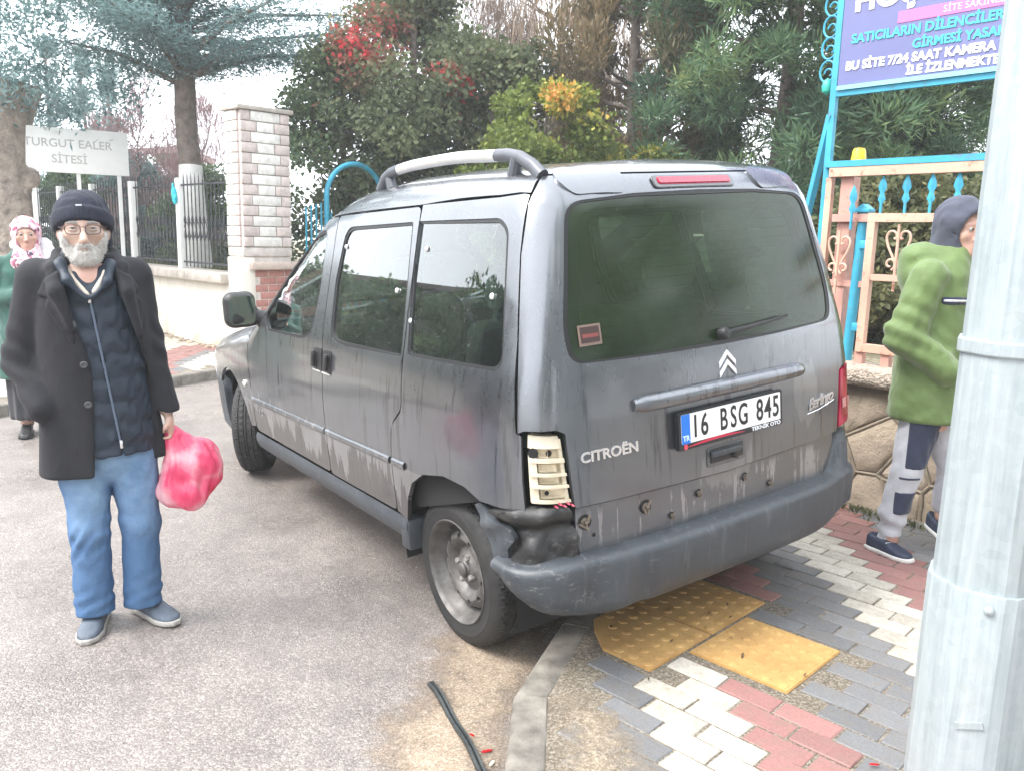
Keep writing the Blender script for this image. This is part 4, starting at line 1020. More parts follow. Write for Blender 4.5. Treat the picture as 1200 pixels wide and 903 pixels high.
# ---- plate lamp garnish
ys = np.linspace(.43, -.43, 24); V = []; sec = [(.988, 0), (.992, .018), (.985, .034), (.965, .040), (.945, .036), (.938, .02), (.940, -.005)]
for i, y in enumerate(ys):
    e = min(1, (1-abs(y)/.435)*9); e = math.sqrt(max(.0, e))
    for z, o in sec:
        m = onrear(y, .962+(z-.962)*(.55+.45*e), -.004); p = np.array(m.translation)+np.array(m.col[2][:3])*o*(.25+.75*e); V.append(p)
k = len(sec); mb = MB(); mb.add(V, [(i*k+j, i*k+j+1, (i+1)*k+j+1, (i+1)*k+j) for i in range(len(ys)-1) for j in range(k-1)]+[tuple(range(k))[::-1], tuple(range((len(ys)-1)*k, len(ys)*k))])
mb.build('plate_lamp_bar', M_paint, TG, sharp=60)
# ---- number plate
PM_ = onrear(.0, .852, .012)
mb = MB(); mb.prism(roundpoly([(-.268, -.068), (.268, -.068), (.268, .062), (-.268, .062)], .008), .014, bev=.003)
pf = put('number_plate', mb.mesh('number_plate', flat('plate_frame', (.012, .013, .018), .4)), PM_, TG)
t_ = NT('plate_white'); t_.p(color=t_.mix(t_.maprange(t_.noise(t_.co('Object'), 18, 4), .55, .75, 0, .25), (.80, .79, .77), (.5, .47, .43)), rough=.4)
mb = MB(); mb.prism(roundpoly([(-.253, -.046), (.253, -.046), (.253, .054), (-.253, .054)], .005), .0015, mat=Matrix.Translation((0, 0, .014))); mb.build('plate_face', t_.m, pf, smooth=False)
mb = MB(); mb.prism([(-.253, -.046), (-.213, -.046), (-.213, .054), (-.253, .054)], .001, mat=Matrix.Translation((0, 0, .0156))); mb.build('plate_band', flat('plate_blue', (.01, .16, .62), .4), pf, smooth=False)
M_pt = flat('plate_ink', (.012, .012, .012), .5)
def ptext(body, size, x, y, sx, m=M_pt, off=.0, z=.0158, sh=0, nm='plate_character'):
    return link(nm, text_mesh(nm, body, size, m, .0006, 'CENTER', off, sh, sx), pf, (x, y, z))
for s_, x in zip('16', (-.187, -.143)): ptext(s_, .108, x, .003, .72, off=.0016)
for s_, x in zip('BSG', (-.048, .002, .052)): ptext(s_, .108, x, .003, .66, off=.0016)
for s_, x in zip('845', (.140, .184, .228)): ptext(s_, .108, x, .003, .72, off=.0016)
ptext('TR', .026, -.233, -.028, 1.0, flat('plate_tr', (.62, .80, .95)), .0005, .017)
ptext('TEKNİK OTO', .019, .175, -.0575, 1.35, flat('frame_letter', (.75, .77, .80)), .0006, .0148, .0, 'frame_lettering')
mb = MB(); xs = np.linspace(-.225, .06, 24); top = -.058+.012*np.sin((xs+.225)/.285*PI*.95); th = .009*np.sin((xs+.235)/.30*PI)
mb.add(np.concatenate([np.stack([xs, top, 0*xs], 1), np.stack([xs, top-np.abs(th)-.001, 0*xs], 1)]), [(i+24, i+25, i+1, i) for i in range(23)]); link('frame_swoosh', mb.mesh('frame_swoosh', flat('swoosh_red', (.50, .015, .05)), False), pf, (0, 0, .0146))
mb = MB(); mb.prism(roundpoly([(-.242, -.066), (-.226, -.066), (-.226, -.048), (-.242, -.048)], .005), .0008, mat=Matrix.Translation((0, 0, .0142))); mb.build('frame_emblem', flat('emblem_red', (.62, .06, .09)), pf, smooth=False)
# ---- lettering on the tailgate
put('maker_lettering', text_mesh('maker_lettering', 'CITROËN', .046, M_chrome, .002, 'CENTER', .0016, 0, 1.16, 1.0), onrear(.533, .829, .003), TG)
put('model_lettering', text_mesh('model_lettering', 'Berlingo', .062, M_chrome, .0015, 'CENTER', .0014, .38, .95, .88), onrear(-.545, .822, .003)@Matrix.Rotation(.10, 4, 'Z'), TG)
mb = MB(); mb.tube([(-.10, -.028, .002), (-.02, -.031, .002), (.09, -.022, .002)], .0016, 5); put('model_underline', mb.mesh('model_underline', M_chrome), onrear(-.545, .822, .003)@Matrix.Rotation(.10, 4, 'Z'), TG)
# ---- tailgate handle in a recess
mb = MB(); mb.prism(roundpoly([(-.098, -.036), (.098, -.036), (.098, .036), (-.098, .036)], .014), .004, bev=.001); hs = put('tailgate_handle', mb.mesh('tailgate_handle', M_paint), onrear(.012, .726, .0), TG)
mb = MB(); mb.box((0, .004, .006), (.165, .050, .006), bev=.002); put('handle_recess', mb.mesh('handle_recess', M_crush), Matrix.Identity(4), hs)
mb = MB(); mb.box((-.01, .012, .012), (.15, .022, .012), bev=.004); mb.lathe([(.009, 0), (.009, .018), (0, .018)], 12, 1, mat=Matrix.Translation((.03, -.012, .006))); put('handle_grip', mb.mesh('handle_grip', [M_plas, M_black]), Matrix.Identity(4), hs)
# ---- bare clips and screw holes on the lower panel
M_rust = pbr('rusty_steel', (.20, .165, .13), .5, metal=.5, var=.5, scale=60)
for (y, z, s) in ((.632, .615, .95), (.385, .612, .9), (.14, .605, .55), (-.10, .612, .6), (-.24, .555, .5), (.27, .555, .45)):
    mb = MB(); mb.lathe([(.017*s, 0), (.016*s, .003), (.007*s, .005), (.006*s, .014), (0, .015)], 7); mb.box((.012*s, .012*s, .008), (.026*s, .010*s, .004), rot=rz3(.6+y)); mb.box((-.014*s, -.008*s, .010), (.008*s, .034*s, .004), rot=rz3(-.3+2*y)); mb.box((.004*s, -.018*s, .006), (.020*s, .006*s, .010), rot=rz3(y*3))
    mb.lathe([(0, .0012), (.027*s, .0012)], 12, 1)
    put('trim_clip', mb.mesh('trim_clip', [M_rust, M_black]), onrear(y, z, -.013), lowp)
mb = MB(); mb.lathe([(0, .001), (.007, .001)], 10); put('screw_hole', mb.mesh('screw_hole', M_dark), onrear(.60, .565, -.0125), lowp)
# ---- wiper
mb = MB(); mb.lathe([(.022, 0), (.022, .02), (.016, .03), (0, .032)], 16); mb.tube([(0, 0, .022), (.06, .004, .028), (.30, .020, .020)], [.009, .008, .004], 8, flat=.6)
wi = put('wiper', mb.mesh('wiper', M_black), onrear(.0, 1.145, .0), TG)
mb = MB(); mb.bar((.05, .006, .012), (.34, .024, .012), .010, .014); put('wiper_blade', mb.mesh('wiper_blade', M_black, False), Matrix.Identity(4), wi)
# ---- spoiler pads on the tailgate top
for sg in (1, -1):
    uv = [(.0, 0)]
    pts = np.array([(-.37, sg*.30), (-.30, sg*.53), (-.36, sg*.565), (-.415, sg*.54), (-.43, sg*.32)])
    th = [(x, math.atan2(math.sqrt(max(0, 1)), 1)) for x, y in pts]
    lo_ = []
    for x, y in pts:
        p = shoot(np.array([(x, y, 1.2)]), np.array([(0, 0, 1.)]), 1.0)[0]; lo_.append((p[0], math.atan2(p[2]-ZA, p[1])))
    panel('roof_pad', roundpoly(lo_, .03), pr_top, M_paint, car, scale=TS, res=.04, off=.004, fl=.010)
# ---- left tail lamp: bare cream reflector in an open hole
M_cream_p = pbr('cream_reflector_plastic', (.66, .58, .44), .45, var=.12, scale=24, bump=.2, bscale=50); M_cream_p.node_tree.nodes['Principled BSDF'].inputs['Subsurface Weight'].default_value = 0
lp_out = [(lampL[0], .928), (lampL[1], .915), (lampL[2], .688), (lampL[3], .703)]
def lerp_lamp(u, v):
    """u 0..1 from the side edge to the rear edge, v 0..1 bottom to top"""
    top = (lampL[0]+(lampL[1]-lampL[0])*u, .928+(.915-.928)*u); bot = (lampL[3]+(lampL[2]-lampL[3])*u, .703+(.688-.703)*u)
    return (bot[0]+(top[0]-bot[0])*v, bot[1]+(top[1]-bot[1])*v)
def lampgrid(name, u0, u1, v0, v1, fo, mat, par, nu=14, nv=14):
    uv = np.array([lerp_lamp(u0+(u1-u0)*i/nu, v0+(v1-v0)*j/nv) for i in range(nu+1) for j in range(nv+1)]); P = pr_rear(uv); N = hull_n(P)
    o = np.array([fo(i/nu, j/nv) for i in range(nu+1) for j in range(nv+1)]); V = P+N*o[:, None]
    Fc = [(i*(nv+1)+j, i*(nv+1)+j+1, (i+1)*(nv+1)+j+1, (i+1)*(nv+1)+j) for i in range(nu) for j in range(nv)]
    Vb = P-N*.07; k = len(V); 
    bd = [i*(nv+1) for i in range(nu+1)]+[nu*(nv+1)+j for j in range(1, nv+1)]+[i*(nv+1)+nv for i in range(nu-1, -1, -1)]+[j for j in range(nv-1, 0, -1)]
    Fc += [(bd[i], bd[(i+1) % len(bd)], bd[(i+1) % len(bd)]+k, bd[i]+k) for i in range(len(bd))]
    return link(name, mesh(name, np.concatenate([V, Vb]), Fc, mat, True, sharp=30), par)
LH = panel('broken_tail_lamp', [(lampL[0]+.012, .934), (lampL[1]-.012, .921), (lampL[2]-.012, .680), (lampL[3]+.012, .694)], pr_rear, M_dark, car, scale=S7, off=-.085, fl=0, res=.05)
tag(LH, 'cream reflector housing of the broken left tail lamp, its red lens gone')
lampgrid('lamp_base', .10, .97, .03, .97, lambda a, b: -.040+.012*abs(a-.35), M_cream_p, LH)
lampgrid('lamp_frame', .09, .30, .03, .72, lambda a, b: -.012, M_cream_p, LH)
lampgrid('lamp_frame', .90, .985, .03, .93, lambda a, b: -.014, M_cream_p, LH)
lampgrid('lamp_frame', .10, .95, .80, .97, lambda a, b: -.010-.010*b, M_cream_p, LH)
for v0, v1, d in ((.60, .66, -.006), (.41, .45, -.004), (.245, .285, 0.0), (.03, .07, -.002)): lampgrid('lamp_shelf', .12, .985, v0, v1, lambda a, b, d=d: d, M_cream_p, LH, 14, 2)
for v0, v1, u0, u1 in ((.67, .79, .36, .62), (.47, .58, .34, .80), (.30, .40, .34, .82), (.09, .23, .34, .90)):
    lampgrid('bulb_bowl', u0, u1, v0, v1, lambda a, b: -.045+.028*max(abs(2*a-1), abs(2*b-1))**3, M_cream_p, LH, 10, 8)
for (u, v, s) in ((.23, .73, .017), (.66, .73, .011), (.50, .165, .008)):
    ph, z = lerp_lamp(u, v); p = pr_rear(np.array([(ph, z)])); n = hull_n(p)[0]; p = p[0]+n*(-.010 if s > .013 else -.02)
    mb = MB(); mb.lathe([(0, 0), (s, .0)], 5 if s > .02 else 8); X_ = np.cross((0, 0, 1), n); X_ /= np.linalg.norm(X_); put('bulb_hole', mb.mesh('bulb_hole', M_dark, False), Matrix(frame(p, X_, np.cross(n, X_), n).tolist()), LH)
for k in range(5):
    ph, z = lerp_lamp(.62+.09*k, .0+.03*(k % 2)-.01); p = pr_rear(np.array([(ph, z)])); n = hull_n(p)[0]; p = p[0]+n*.002
    mb = MB(); mb.add([(-.011, -.004, 0), (.010, -.005, .002), (.013, .002, -.001), (-.002, .007, .002), (-.012, .003, -.001), (0, 0, .006)], [(0, 1, 5), (1, 2, 5), (2, 3, 5), (3, 4, 5), (4, 0, 5)]); link('lens_shard', mb.mesh('lens_shard', M_red), LH, p)
# lamp on the right, whole
LR = panel('tail_lamp', [(-p, z) for p, z in lp_out], pr_rear, M_red, car, scale=S7, off=.004, fl=.03, res=.04)
panel('reverse_lens', [(-(lampL[0]+.0), .80), (-(lampL[1]), .80), (-lampL[1], .76), (-lampL[0], .76)], pr_rear, flat('pale_lens', (.55, .25, .25), .2), LR, scale=S7, off=.006, fl=0)
# ---- rear bumper
pa, pb = ph_s(-.385, .5), -ph_s(-.30, .5); n = 72; phs = np.linspace(pa, pb, n+1)
base = pr_rear(np.stack([phs, 0*phs+.50], 1)); nn = hull_n(base); nn[:, 2] = 0; nn /= np.linalg.norm(nn, axis=1)[:, None]
prof = [(-.05, .335), (.0, .300), (.030, .298), (.050, .318), (.058, .36), (.062, .42), (.064, .478), (.058, .496), (.040, .506), (.012, .510), (.004, .511), (-.03, .512)]
V = []; sst = lambda x: max(0, min(1, x))**2*(3-2*max(0, min(1, x)))
for i, ph in enumerate(phs):
    y = base[i][1]; b = sst((-y-.60)/.10); endl = sst((y-.72)/.12); 
    droop = -.02*endl; ee = sst((base[i][0]+.565)/.19)*(y > 0)
    for j, (o, z) in enumerate(prof):
        if j == 8: z += b*.005; o += b*.0
        if j == 9: z += b*.10; o += b*.020
        if j == 10: z += b*.142; o += b*.015
        if j == 11: z += b*.146
        z2 = z+droop*(1 if z > .45 else .2)+.055*sst((y-.55)/.3)*(1 if z < .40 else (.40/z)**6)
        z2 += .045*sst((-y-.5)/.3)*(z < .35)
        if z2 < .475: z2 += (.475-z2)*ee*.92
        o *= 1-.25*ee; o -= .026*sst((-y-.45)/.3)+.006
        dent = .018*math.exp(-((y-.62)/.05)**2)*(1 if .40 < z < .6 else .3)+.010*math.exp(-((y-.45)/.03)**2)
        V.append(base[i]*np.array((1, 1, 0))+nn[i]*(o-dent*(y > 0))+np.array((0, 0, z2)))
k = len(prof); mb = MB(); mb.add(V, [(i*k+j, (i+1)*k+j, (i+1)*k+j+1, i*k+j+1) for i in range(n) for j in range(k-1)]+[tuple(range(k)), tuple(range(n*k, n*k+k))[::-1]])
bu = mb.build('rear_bumper', M_plas, car, sharp=75)
# ---- crushed inner corner and the loose piece behind the wheel
def crumple(P):
    z = P[:, 2]+.05*(P[:, 1]-.74); o = np.interp(z, [.46, .49, .52, .565, .595, .612, .630, .650, .672, .69, .70], [.016, .014, .006, .003, -.010, -.024, -.006, .020, .024, .010, -.01])
    q = P[:, 1]*1.0-P[:, 0]*.8; return o+.008*wob(P, 11, 1)+.007*np.exp(-((q-1.13+.35*(z-.55))/.010)**2)-.010*np.exp(-((q-1.20-.5*(z-.55))/.012)**2)+.0025*wob(P, 55, 2)
CR = panel('crushed_corner', [(ph_s(-.36, .66), .655), (ph_s(-.52, .69), .694), (ph_r(.70, .685), .684), (ph_r(.668, .60), .60), (ph_r(.655, .50), .50), (ph_s(-.50, .47), .475), (ph_s(-.40, .49), .47)], pr_rear, M_crush, car, scale=S7, off=-.004, fl=.03, res=.010, noise=crumple)
tag(CR, 'crushed black bumper corner below the broken lamp')
wedge = panel('torn_arch_trim', roundpoly([(-.268, .652), (-.35, .625), (-.455, .612), (-.475, .585), (-.43, .53), (-.425, .475), (-.36, .478), (-.318, .56)], .012), pr_side(1), M_plas, car, off=.004, fl=.022, res=.015, noise=lambda P: .008*wob(P, 30, 3)+.012*np.exp(-((P[:, 2]-.618+.25*(P[:, 0]+.42))/.02)**2))
panel('bent_flange', [(-.275, .667), (-.36, .655), (-.47, .662), (-.47, .648), (-.36, .636), (-.275, .652)], pr_side(1), M_black, car, off=-.03, fl=.02, res=.02)
# ---- wheels
def tyre_mesh():
    prof = [(.192, -.06), (.193, -.075), (.198, -.083), (.225, -.090), (.252, -.088), (.272, -.079), (.283, -.068), (.288, -.058), (.2895, -.044), (.283, -.0435), (.283, -.0365), (.2902, -.036), (.2905, -.012), (.284, -.0115), (.284, -.0045), (.2908, -.004), (.2908, .004), (.284, .0045), (.284, .0115), (.2905, .012), (.2902, .036), (.283, .0365), (.283, .0435), (.2895, .044), (.288, .058), (.283, .068), (.272, .079), (.252, .088), (.246, .0885), (.243, .0905), (.238, .0905), (.235, .089), (.225, .090), (.204, .085), (.200, .0845), (.197, .0835), (.193, .080), (.192, .06)]
    N = 240; k = len(prof); V = []
    for j in range(N):
        t = 2*PI*j/N
        for i, (r, h) in enumerate(prof):
            tr = r > .2865 or (.28 < r and abs(h) > .055)
            q = (j+int(round(abs(h)*180))) % 5
            rr = r-(.0055 if (tr and q == 0 and abs(h) > .010) else 0); V.append((rr*math.cos(t), h, rr*math.sin(t)))
    Fc = [(j*k+i, ((j+1) % N)*k+i, ((j+1) % N)*k+i+1, j*k+i+1) for j in range(N) for i in range(k-1)]
    t = NT('tyre_rubber'); c = t.co('Object'); s = t.sep(c); rad = t.math('SQRT', t.math('ADD', t.math('MULTIPLY', s[0], s[0]), t.math('MULTIPLY', s[2], s[2])))
    d = t.math('MULTIPLY', t.maprange(t.noise(c, 9, 5, .65), .35, .7), t.maprange(rad, .17, .285, .5, 1))
    t.p(color=t.mix(d, (.010, .010, .0105), (.030, .0275, .026)), rough=.72); t.p(normal=t.bump(t.noise(c, 120, 3), .2, .002))
    return mesh('tyre', V, [f[::-1] for f in Fc], t.m, True, sharp=35)
TYRE = tyre_mesh()
def rim_meshes():
    t = NT('dusty_steel_rim'); c = t.co('Object'); n = t.noise(c, 16, 5, .65)
    t.p(color=t.ramp(n, [(.3, (.060, .054, .050)), (.55, (.125, .118, .113)), (.75, (.19, .183, .178))]), rough=.55, metal=.45); t.p(normal=t.bump(t.noise(c, 150, 3), .15, .001)); ms = t.m
    mb = MB(); mb.lathe([(.1975, .078), (.1995, .0875), (.1955, .0895), (.190, .083), (.184, .070), (.178, .050), (.171, .040), (.165, .020), (.158, .005), (.156, -.06)], 64, axis='y'); barrel = mb.mesh('rim', ms, True, 40)
    # disc with ten slots: planar CDT, height from radius
    def hz(r): return np.interp(r, [0, .03, .034, .052, .060, .085, .105, .120, .135, .150, .160], [.050, .050, .044, .044, .030, .020, .044, .052, .046, .030, .012])
    outer = np.array([(.158*math.cos(t_), .158*math.sin(t_)) for t_ in np.linspace(0, 2*PI, 64, endpoint=False)]); holes = []
    for q in range(10):
        a = 2*PI*q/10+.2; ca, sa = math.cos(a), math.sin(a)
        holes.append(np.array([(ca*(.127+.011*math.cos(t_))-sa*.0115*math.sin(t_), sa*(.127+.011*math.cos(t_))+ca*.0115*math.sin(t_)) for t_ in np.linspace(0, 2*PI, 12, endpoint=False)]))
    vs = []; ed = []
    for L in [outer]+holes:
        b = len(vs); vs += [Vector(p) for p in L]; ed += [(b+i, b+(i+1) % len(L)) for i in range(len(L))]
    for r in (.03, .034, .043, .052, .060, .072, .085, .095, .105, .113, .120, .135, .143, .150):
        m = max(10, int(2*PI*r/.010))
        for i in range(m):
            p = np.array((r*math.cos(2*PI*i/m), r*math.sin(2*PI*i/m)))
            if all(np.linalg.norm(p-h.mean(0)) > .0145 for h in holes): vs.append(Vector(p))
    v, e, f, *_ = delaunay_2d_cdt(vs, ed, [], 0, 1e-6); uv = np.array([p[:] for p in v]); T = np.array([q for q in f if len(q) == 3]); cc = uv[T].mean(1)
    k = np.ones(len(T), bool)
    for h in holes: k &= ~inpoly(cc[:, 0], cc[:, 1], h)
    T = T[k]; r = np.linalg.norm(uv, axis=1); V = np.stack([uv[:, 0], hz(r)+.0, uv[:, 1]], 1)
    mb = MB(); mb.add(V, [tuple(q) for q in T[:, ::-1]])
    for h in holes:
        rr = np.linalg.norm(h, axis=1); n = len(h); A = np.stack([h[:, 0], hz(rr), h[:, 1]], 1); Bq = A-np.array((0, .012, 0)); mb.add(np.concatenate([A, Bq]), [(i, (i+1) % n, (i+1) % n+n, i+n) for i in range(n)])
    disc = mb.mesh('wheel_disc', ms, True, 40)
    mb = MB(); mb.lathe([(.026, .040), (.027, .058), (.022, .062), (.018, .064), (0, .064)], 20, axis='y')
    cap = mb.mesh('hub', ms, True, 40)
    mb = MB(); mb.lathe([(.012, .035), (.0115, .052), (.009, .056), (0, .056)], 6, axis='y'); bolt = mb.mesh('wheel_bolt', pbr('bolt_steel', (.40, .38, .36), .4, metal=.7), True, 30)
    mb = MB(); mb.lathe([(0, -.01), (.15, -.012), (.155, -.05)], 32, axis='y'); back = mb.mesh('brake_drum', M_dark)
    return barrel, disc, cap, bolt, back
RIMS = rim_meshes()
def wheel(x, y, z, sg, steer=0, roll=.1):
    w = empty('wheel', (x, y, z)); w.parent = car; w.rotation_euler = (0, roll, steer if sg > 0 else steer+PI)
    link('tyre', TYRE, w)
    for nm, me in zip(('rim', 'wheel_disc', 'hub'), RIMS[:3]): link(nm, me, w)
    for q in range(4): a = 2*PI*q/4+.5; link('wheel_bolt', RIMS[3], w, (.049*math.cos(a), .0, .049*math.sin(a)))
    link('brake_drum', RIMS[4], w)
wheel(0, .712, .287, 1); wheel(0, -.712, .287, -1); wheel(2.66, .700, .287, 1, math.radians(-30)); wheel(2.66, -.700, .287, -1, math.radians(-30))
for sg in (1, -1):
    for cx, R_ in ((0, .405), (2.62, .415)):
        th = np.linspace(-.25, PI+.25, 22); V = []; mb = MB()
        for t_ in th:
            for y in (.42, .80 if cx == 0 else .735): V.append((cx+R_*math.cos(t_), sg*y, .30+R_*math.sin(t_)*.94))
        mb.add(V+[V[2*k_] for k_ in range(22)], [(2*i, 2*i+1, 2*i+3, 2*i+2) for i in range(21)]+[tuple(2*k_ for k_ in range(22))])
        mb.build('arch_liner', M_dark, car)
mb = MB(); mb.box((1.32, 0, .33), (1.9, 1.40, .16)); mb.box((1.3, 0, .34), (3.7, .80, .16)); mb.box((-.40, 0, .42), (.25, 1.2, .14)); mb.tube([(-.2, -.3, .24), (-.45, -.42, .24)], .022, 10)
mb.build('underbody', M_dark, car, smooth=False)
mb = MB(); mb.tube([(0, -.6, .287), (0, .6, .287)], .04, 10); mb.build('rear_axle', M_dark, car)
# ---- roof rails
for sg in (1,):
    def rp(x, h):
        p = shoot(np.array([(x, sg*.575, 1.2)]), np.array([(0, 0, 1.)]), 1.0)[0]; return p+np.array((0, 0, h))
    xs = np.linspace(.70, -.06, 12); hs = [.082]*12
    mb = MB(); mb.tube([rp(x, .058+.006*math.sin((i)/11*PI)) for i, x in enumerate(xs)], .017, 12, flat=1.25); ra = mb.build('roof_rail', M_silver, car)
    mb = MB(); mb.tube([rp(-.05, .059), rp(-.12, .058), rp(-.19, .048), rp(-.26, .022), rp(-.31, -.008)], [.018, .0185, .019, .020, .022], 12, flat=1.2); mb.tube([rp(-.17, .046), rp(-.15, -.012)], [.020, .024], 10); M_rf = pbr('dark_rail_plastic', (.085, .09, .105), .4, var=.15, bump=.1); mb.build('rail_foot', M_rf, ra)
    mb = MB(); mb.tube([rp(.69, .059), rp(.76, .055), rp(.82, .038), rp(.87, -.005)], [.019, .0195, .021, .022], 12, flat=1.2); mb.tube([rp(.78, .036), rp(.76, -.012)], [.020, .024], 10)
    mb.build('rail_foot', M_rf, ra)
# ---- mirror
for sg in (1, -1):
    def mf(P):
        Q = P*np.array((1, sg, 1)); return smin(rbox(Q, (2.035, .905, 1.10), (.055, .086, .098), .05), cone(Q, (2.03, .84, 1.055), (2.0, .76, 1.04), .035, .05), .03)
    lo = np.array((1.93, .72, .98)); hi = np.array((2.12, 1.1, 1.21))
    if sg < 0: lo[1], hi[1] = -1.1, -.72
    mi = sdf_obj('wing_mirror', mf, lo, hi, .011, M_black, car)
    mb = MB(); mb.prism(roundpoly([(-.068, -.078), (.068, -.078), (.068, .078), (-.068, .078)], .04, 6), .003); 
    mg = NT('mirror_glass'); mg.p(color=(.20, .27, .25), metal=1.0, rough=.06)
    put('mirror_glass', mb.mesh('mirror_glass', mg.m), Matrix(frame((1.9785, sg*.908, 1.10), (0, -1, 0), (0, 0, 1), (-1, 0, 0)).tolist())@Matrix.Rotation(-.10*sg, 4, 'Y')@Matrix.Rotation(.12, 4, 'X'), mi)
# ---- door handles in black recess
for x0, x1, par in ((1.135, 1.038, FD), (1.024, .925, SD)):
    uvs = roundpoly([(x0, .895), (x1, .900), (x1, 1.003), (x0, .998)], .012); 
    hr = panel('door_handle', uvs, pr_side(1), M_black, par, off=.003, fl=.006, res=.03)
    cx = x0-.030 if par is FD else x1+.028
    mb = MB(); mb.box((0, 0, .012), (.026, .074, .018), bev=.006); put('handle_grip', mb.mesh('handle_grip', M_black), onside(cx, .95, .004), hr)
    mb = MB(); mb.box((0, 0, 0), (abs(x1-x0)-.01, .006, .004)); put('handle_edge', mb.mesh('handle_edge', M_silver), onside((x0+x1)/2, .899, .006), hr)
# ---- small things on the flank
mb = MB(); mb.lathe([(.020, 0), (.018, .008), (.010, .013), (0, .014)], 14); put('side_indicator', mb.mesh('side_indicator', flat('indicator_lens', (.75, .74, .70), .2)), onside(2.235, .655, .001), car)
put('door_lettering', text_mesh('door_lettering', '1.9 D', .05, pbr('faded_letter', (.30, .30, .31), .5, bump=0), .001, 'CENTER', 0, .2, 1.1), onside(2.02, .525, .002), car)
mb = MB()
for x, z in ((.955, 1.452), (.405, 1.30), (.225, 1.462), (-.255, 1.325), (.255, 1.20)):
    M_ = np.array(onside(x, z, -.006)); mb.lathe([(.011, 0), (.010, .004), (.006, .007), (0, .008)], 12, mat=M_)
mb.build('window_studs', M_silver, car)
# ---- inside
M_seat = pbr('grey_green_seat_cloth', (.20, .23, .21), .95, var=.2, scale=20); M_light_seat = pbr('pale_headrest', (.34, .40, .37), .9, var=.1)
def seat(x, y, w, back):
    s = empty('seat', (x, y, .42)); s.parent = car
    mb = MB(); mb.box((.1, 0, .12), (.50, w, .16), bev=.05); mb.build('seat_cushion', M_seat, s)
    mb = MB(); mb.box((-.16, 0, .46), (.14, w, .62), bev=.055, rot=np.array(Matrix.Rotation(-.22, 3, 'Y'))); mb.build('seat_back', M_seat, s)
    for yy in ((0,) if w < .7 else (-.4, .4)):
        mb = MB(); mb.box((-.24, yy, .88), (.10, .27, .17), bev=.045); mb.build('headrest', M_light_seat, s)
seat(1.25, .36, .5, 1); seat(1.25, -.36, .5, 1); seat(.35, 0, 1.2, 1)
mb = MB(); mb.box((1.95, 0, .86), (.36, 1.45, .30), bev=.08); da = mb.build('dashboard', M_black, car)
mb = MB(); th = np.linspace(0, 2*PI, 30)[:-1]; mb.tube([(1.68+.07*math.sin(t_), .36+.18*math.cos(t_), .98+.17*math.sin(t_)) for t_ in th], .014, 8, closed=True); mb.bar((1.68, .19, .98), (1.68, .53, .98), .03, .05); mb.tube([(1.68, .36, .98), (1.9, .36, .88)], .025, 8); mb.build('steering_wheel', M_black, car)
mb = MB(); mb.box((.8, 0, .425), (2.6, 1.5, .03)); mb.build('cabin_floor', M_dark, car, smooth=False)
panel('headlining', [(-.30, 1.12), (1.22, 1.12), (1.22, PI-1.12), (-.30, PI-1.12)], pr_top, pbr('headlining_cloth', (.30, .30, .28), .95, bump=0), car, scale=TS, res=.1, off=-.05, fl=0)
# ================================================================== TREES, SHRUBS, GARDEN
sheet('garden', [lw(.2, -.28)[:2], lw(40, -.28)[:2], lw(60, -60)[:2], (40, -50), (-10, -50), ww(-2.4, .36)[:2], ww(3.6, .36)[:2], (5.0, -2.6), (6.4, -2.5), lw(-.2, -3.0)[:2], lw(.6, -2.6)[:2]], .72, M_earth)
def leaf_mat(name, stops, rough=.65, trans=.38):
    t = NT(name); a = t.attr('tint'); n = t.noise(t.world(), 1.3, 3)
    c = t.ramp(t.math('ADD', t.math('MULTIPLY', a, .92), t.math('MULTIPLY', t.math('SUBTRACT', n, .5), .30)), stops)
    t.p(color=c, rough=rough, spec=.35); 
    tl_ = t.n('ShaderNodeBsdfTranslucent'); t.set(tl_.inputs[0], c); mx = t.n('ShaderNodeMixShader'); mx.inputs[0].default_value = trans
    t.t.links.new(t.b.outputs[0], mx.inputs[1]); t.t.links.new(tl_.outputs[0], mx.inputs[2]); t.t.links.new(mx.outputs[0], t.out.inputs[0]); return t.m
M_bark = pbr('grey_brown_bark', (.16, .13, .11), .9, var=.4, scale=9, bump=.9, bscale=22, bdist=.03)
M_bark_pale = pbr('pale_furrowed_bark', (.30, .25, .21), .9, var=.4, scale=7, bump=1.0, bscale=14, bdist=.05)
M_lime = pbr('limewashed_bark', (.70, .69, .66), .9, var=.12, scale=9, bump=.7, bscale=22, bdist=.02)
M_twig = pbr('bare_twig', (.15, .115, .10), .9, var=.3, bump=0)
def cloud_mesh(name, C_, axis, L, W, mat, tint, r, jit=.35):
    """one thin rhombic leaf per centre: axis = direction, L length, W width"""
    n = len(C_); A = axis/(np.linalg.norm(axis, axis=1)[:, None]+1e-9); q = r.normal(size=(n, 3)); S = np.cross(A, q); S /= np.linalg.norm(S, axis=1)[:, None]+1e-9
    up = np.cross(S, A)
    L = np.broadcast_to(L, (n,))*r.uniform(1-jit, 1+jit, n); W = np.broadcast_to(W, (n,))*r.uniform(1-jit, 1+jit, n)
    V = np.stack([C_-A*L[:, None]/2, C_+S*W[:, None]/2+up*W[:, None]*.12, C_+A*L[:, None]/2, C_-S*W[:, None]/2+up*W[:, None]*.12], 1).reshape(-1, 3)
    me = bpy.data.meshes.new(name); me.vertices.add(4*n); me.vertices.foreach_set('co', V.astype(np.float32).ravel())
    me.loops.add(4*n); me.loops.foreach_set('vertex_index', np.arange(4*n, dtype=np.int32)); me.polygons.add(n)
    me.polygons.foreach_set('loop_start', np.arange(0, 4*n, 4, dtype=np.int32)); me.polygons.foreach_set('loop_total', np.full(n, 4, np.int32))
    at = me.attributes.new('tint', 'FLOAT', 'POINT'); at.data.foreach_set('value', np.repeat(tint, 4).astype(np.float32))
    me.materials.append(mat); me.update(calc_edges=True); return me
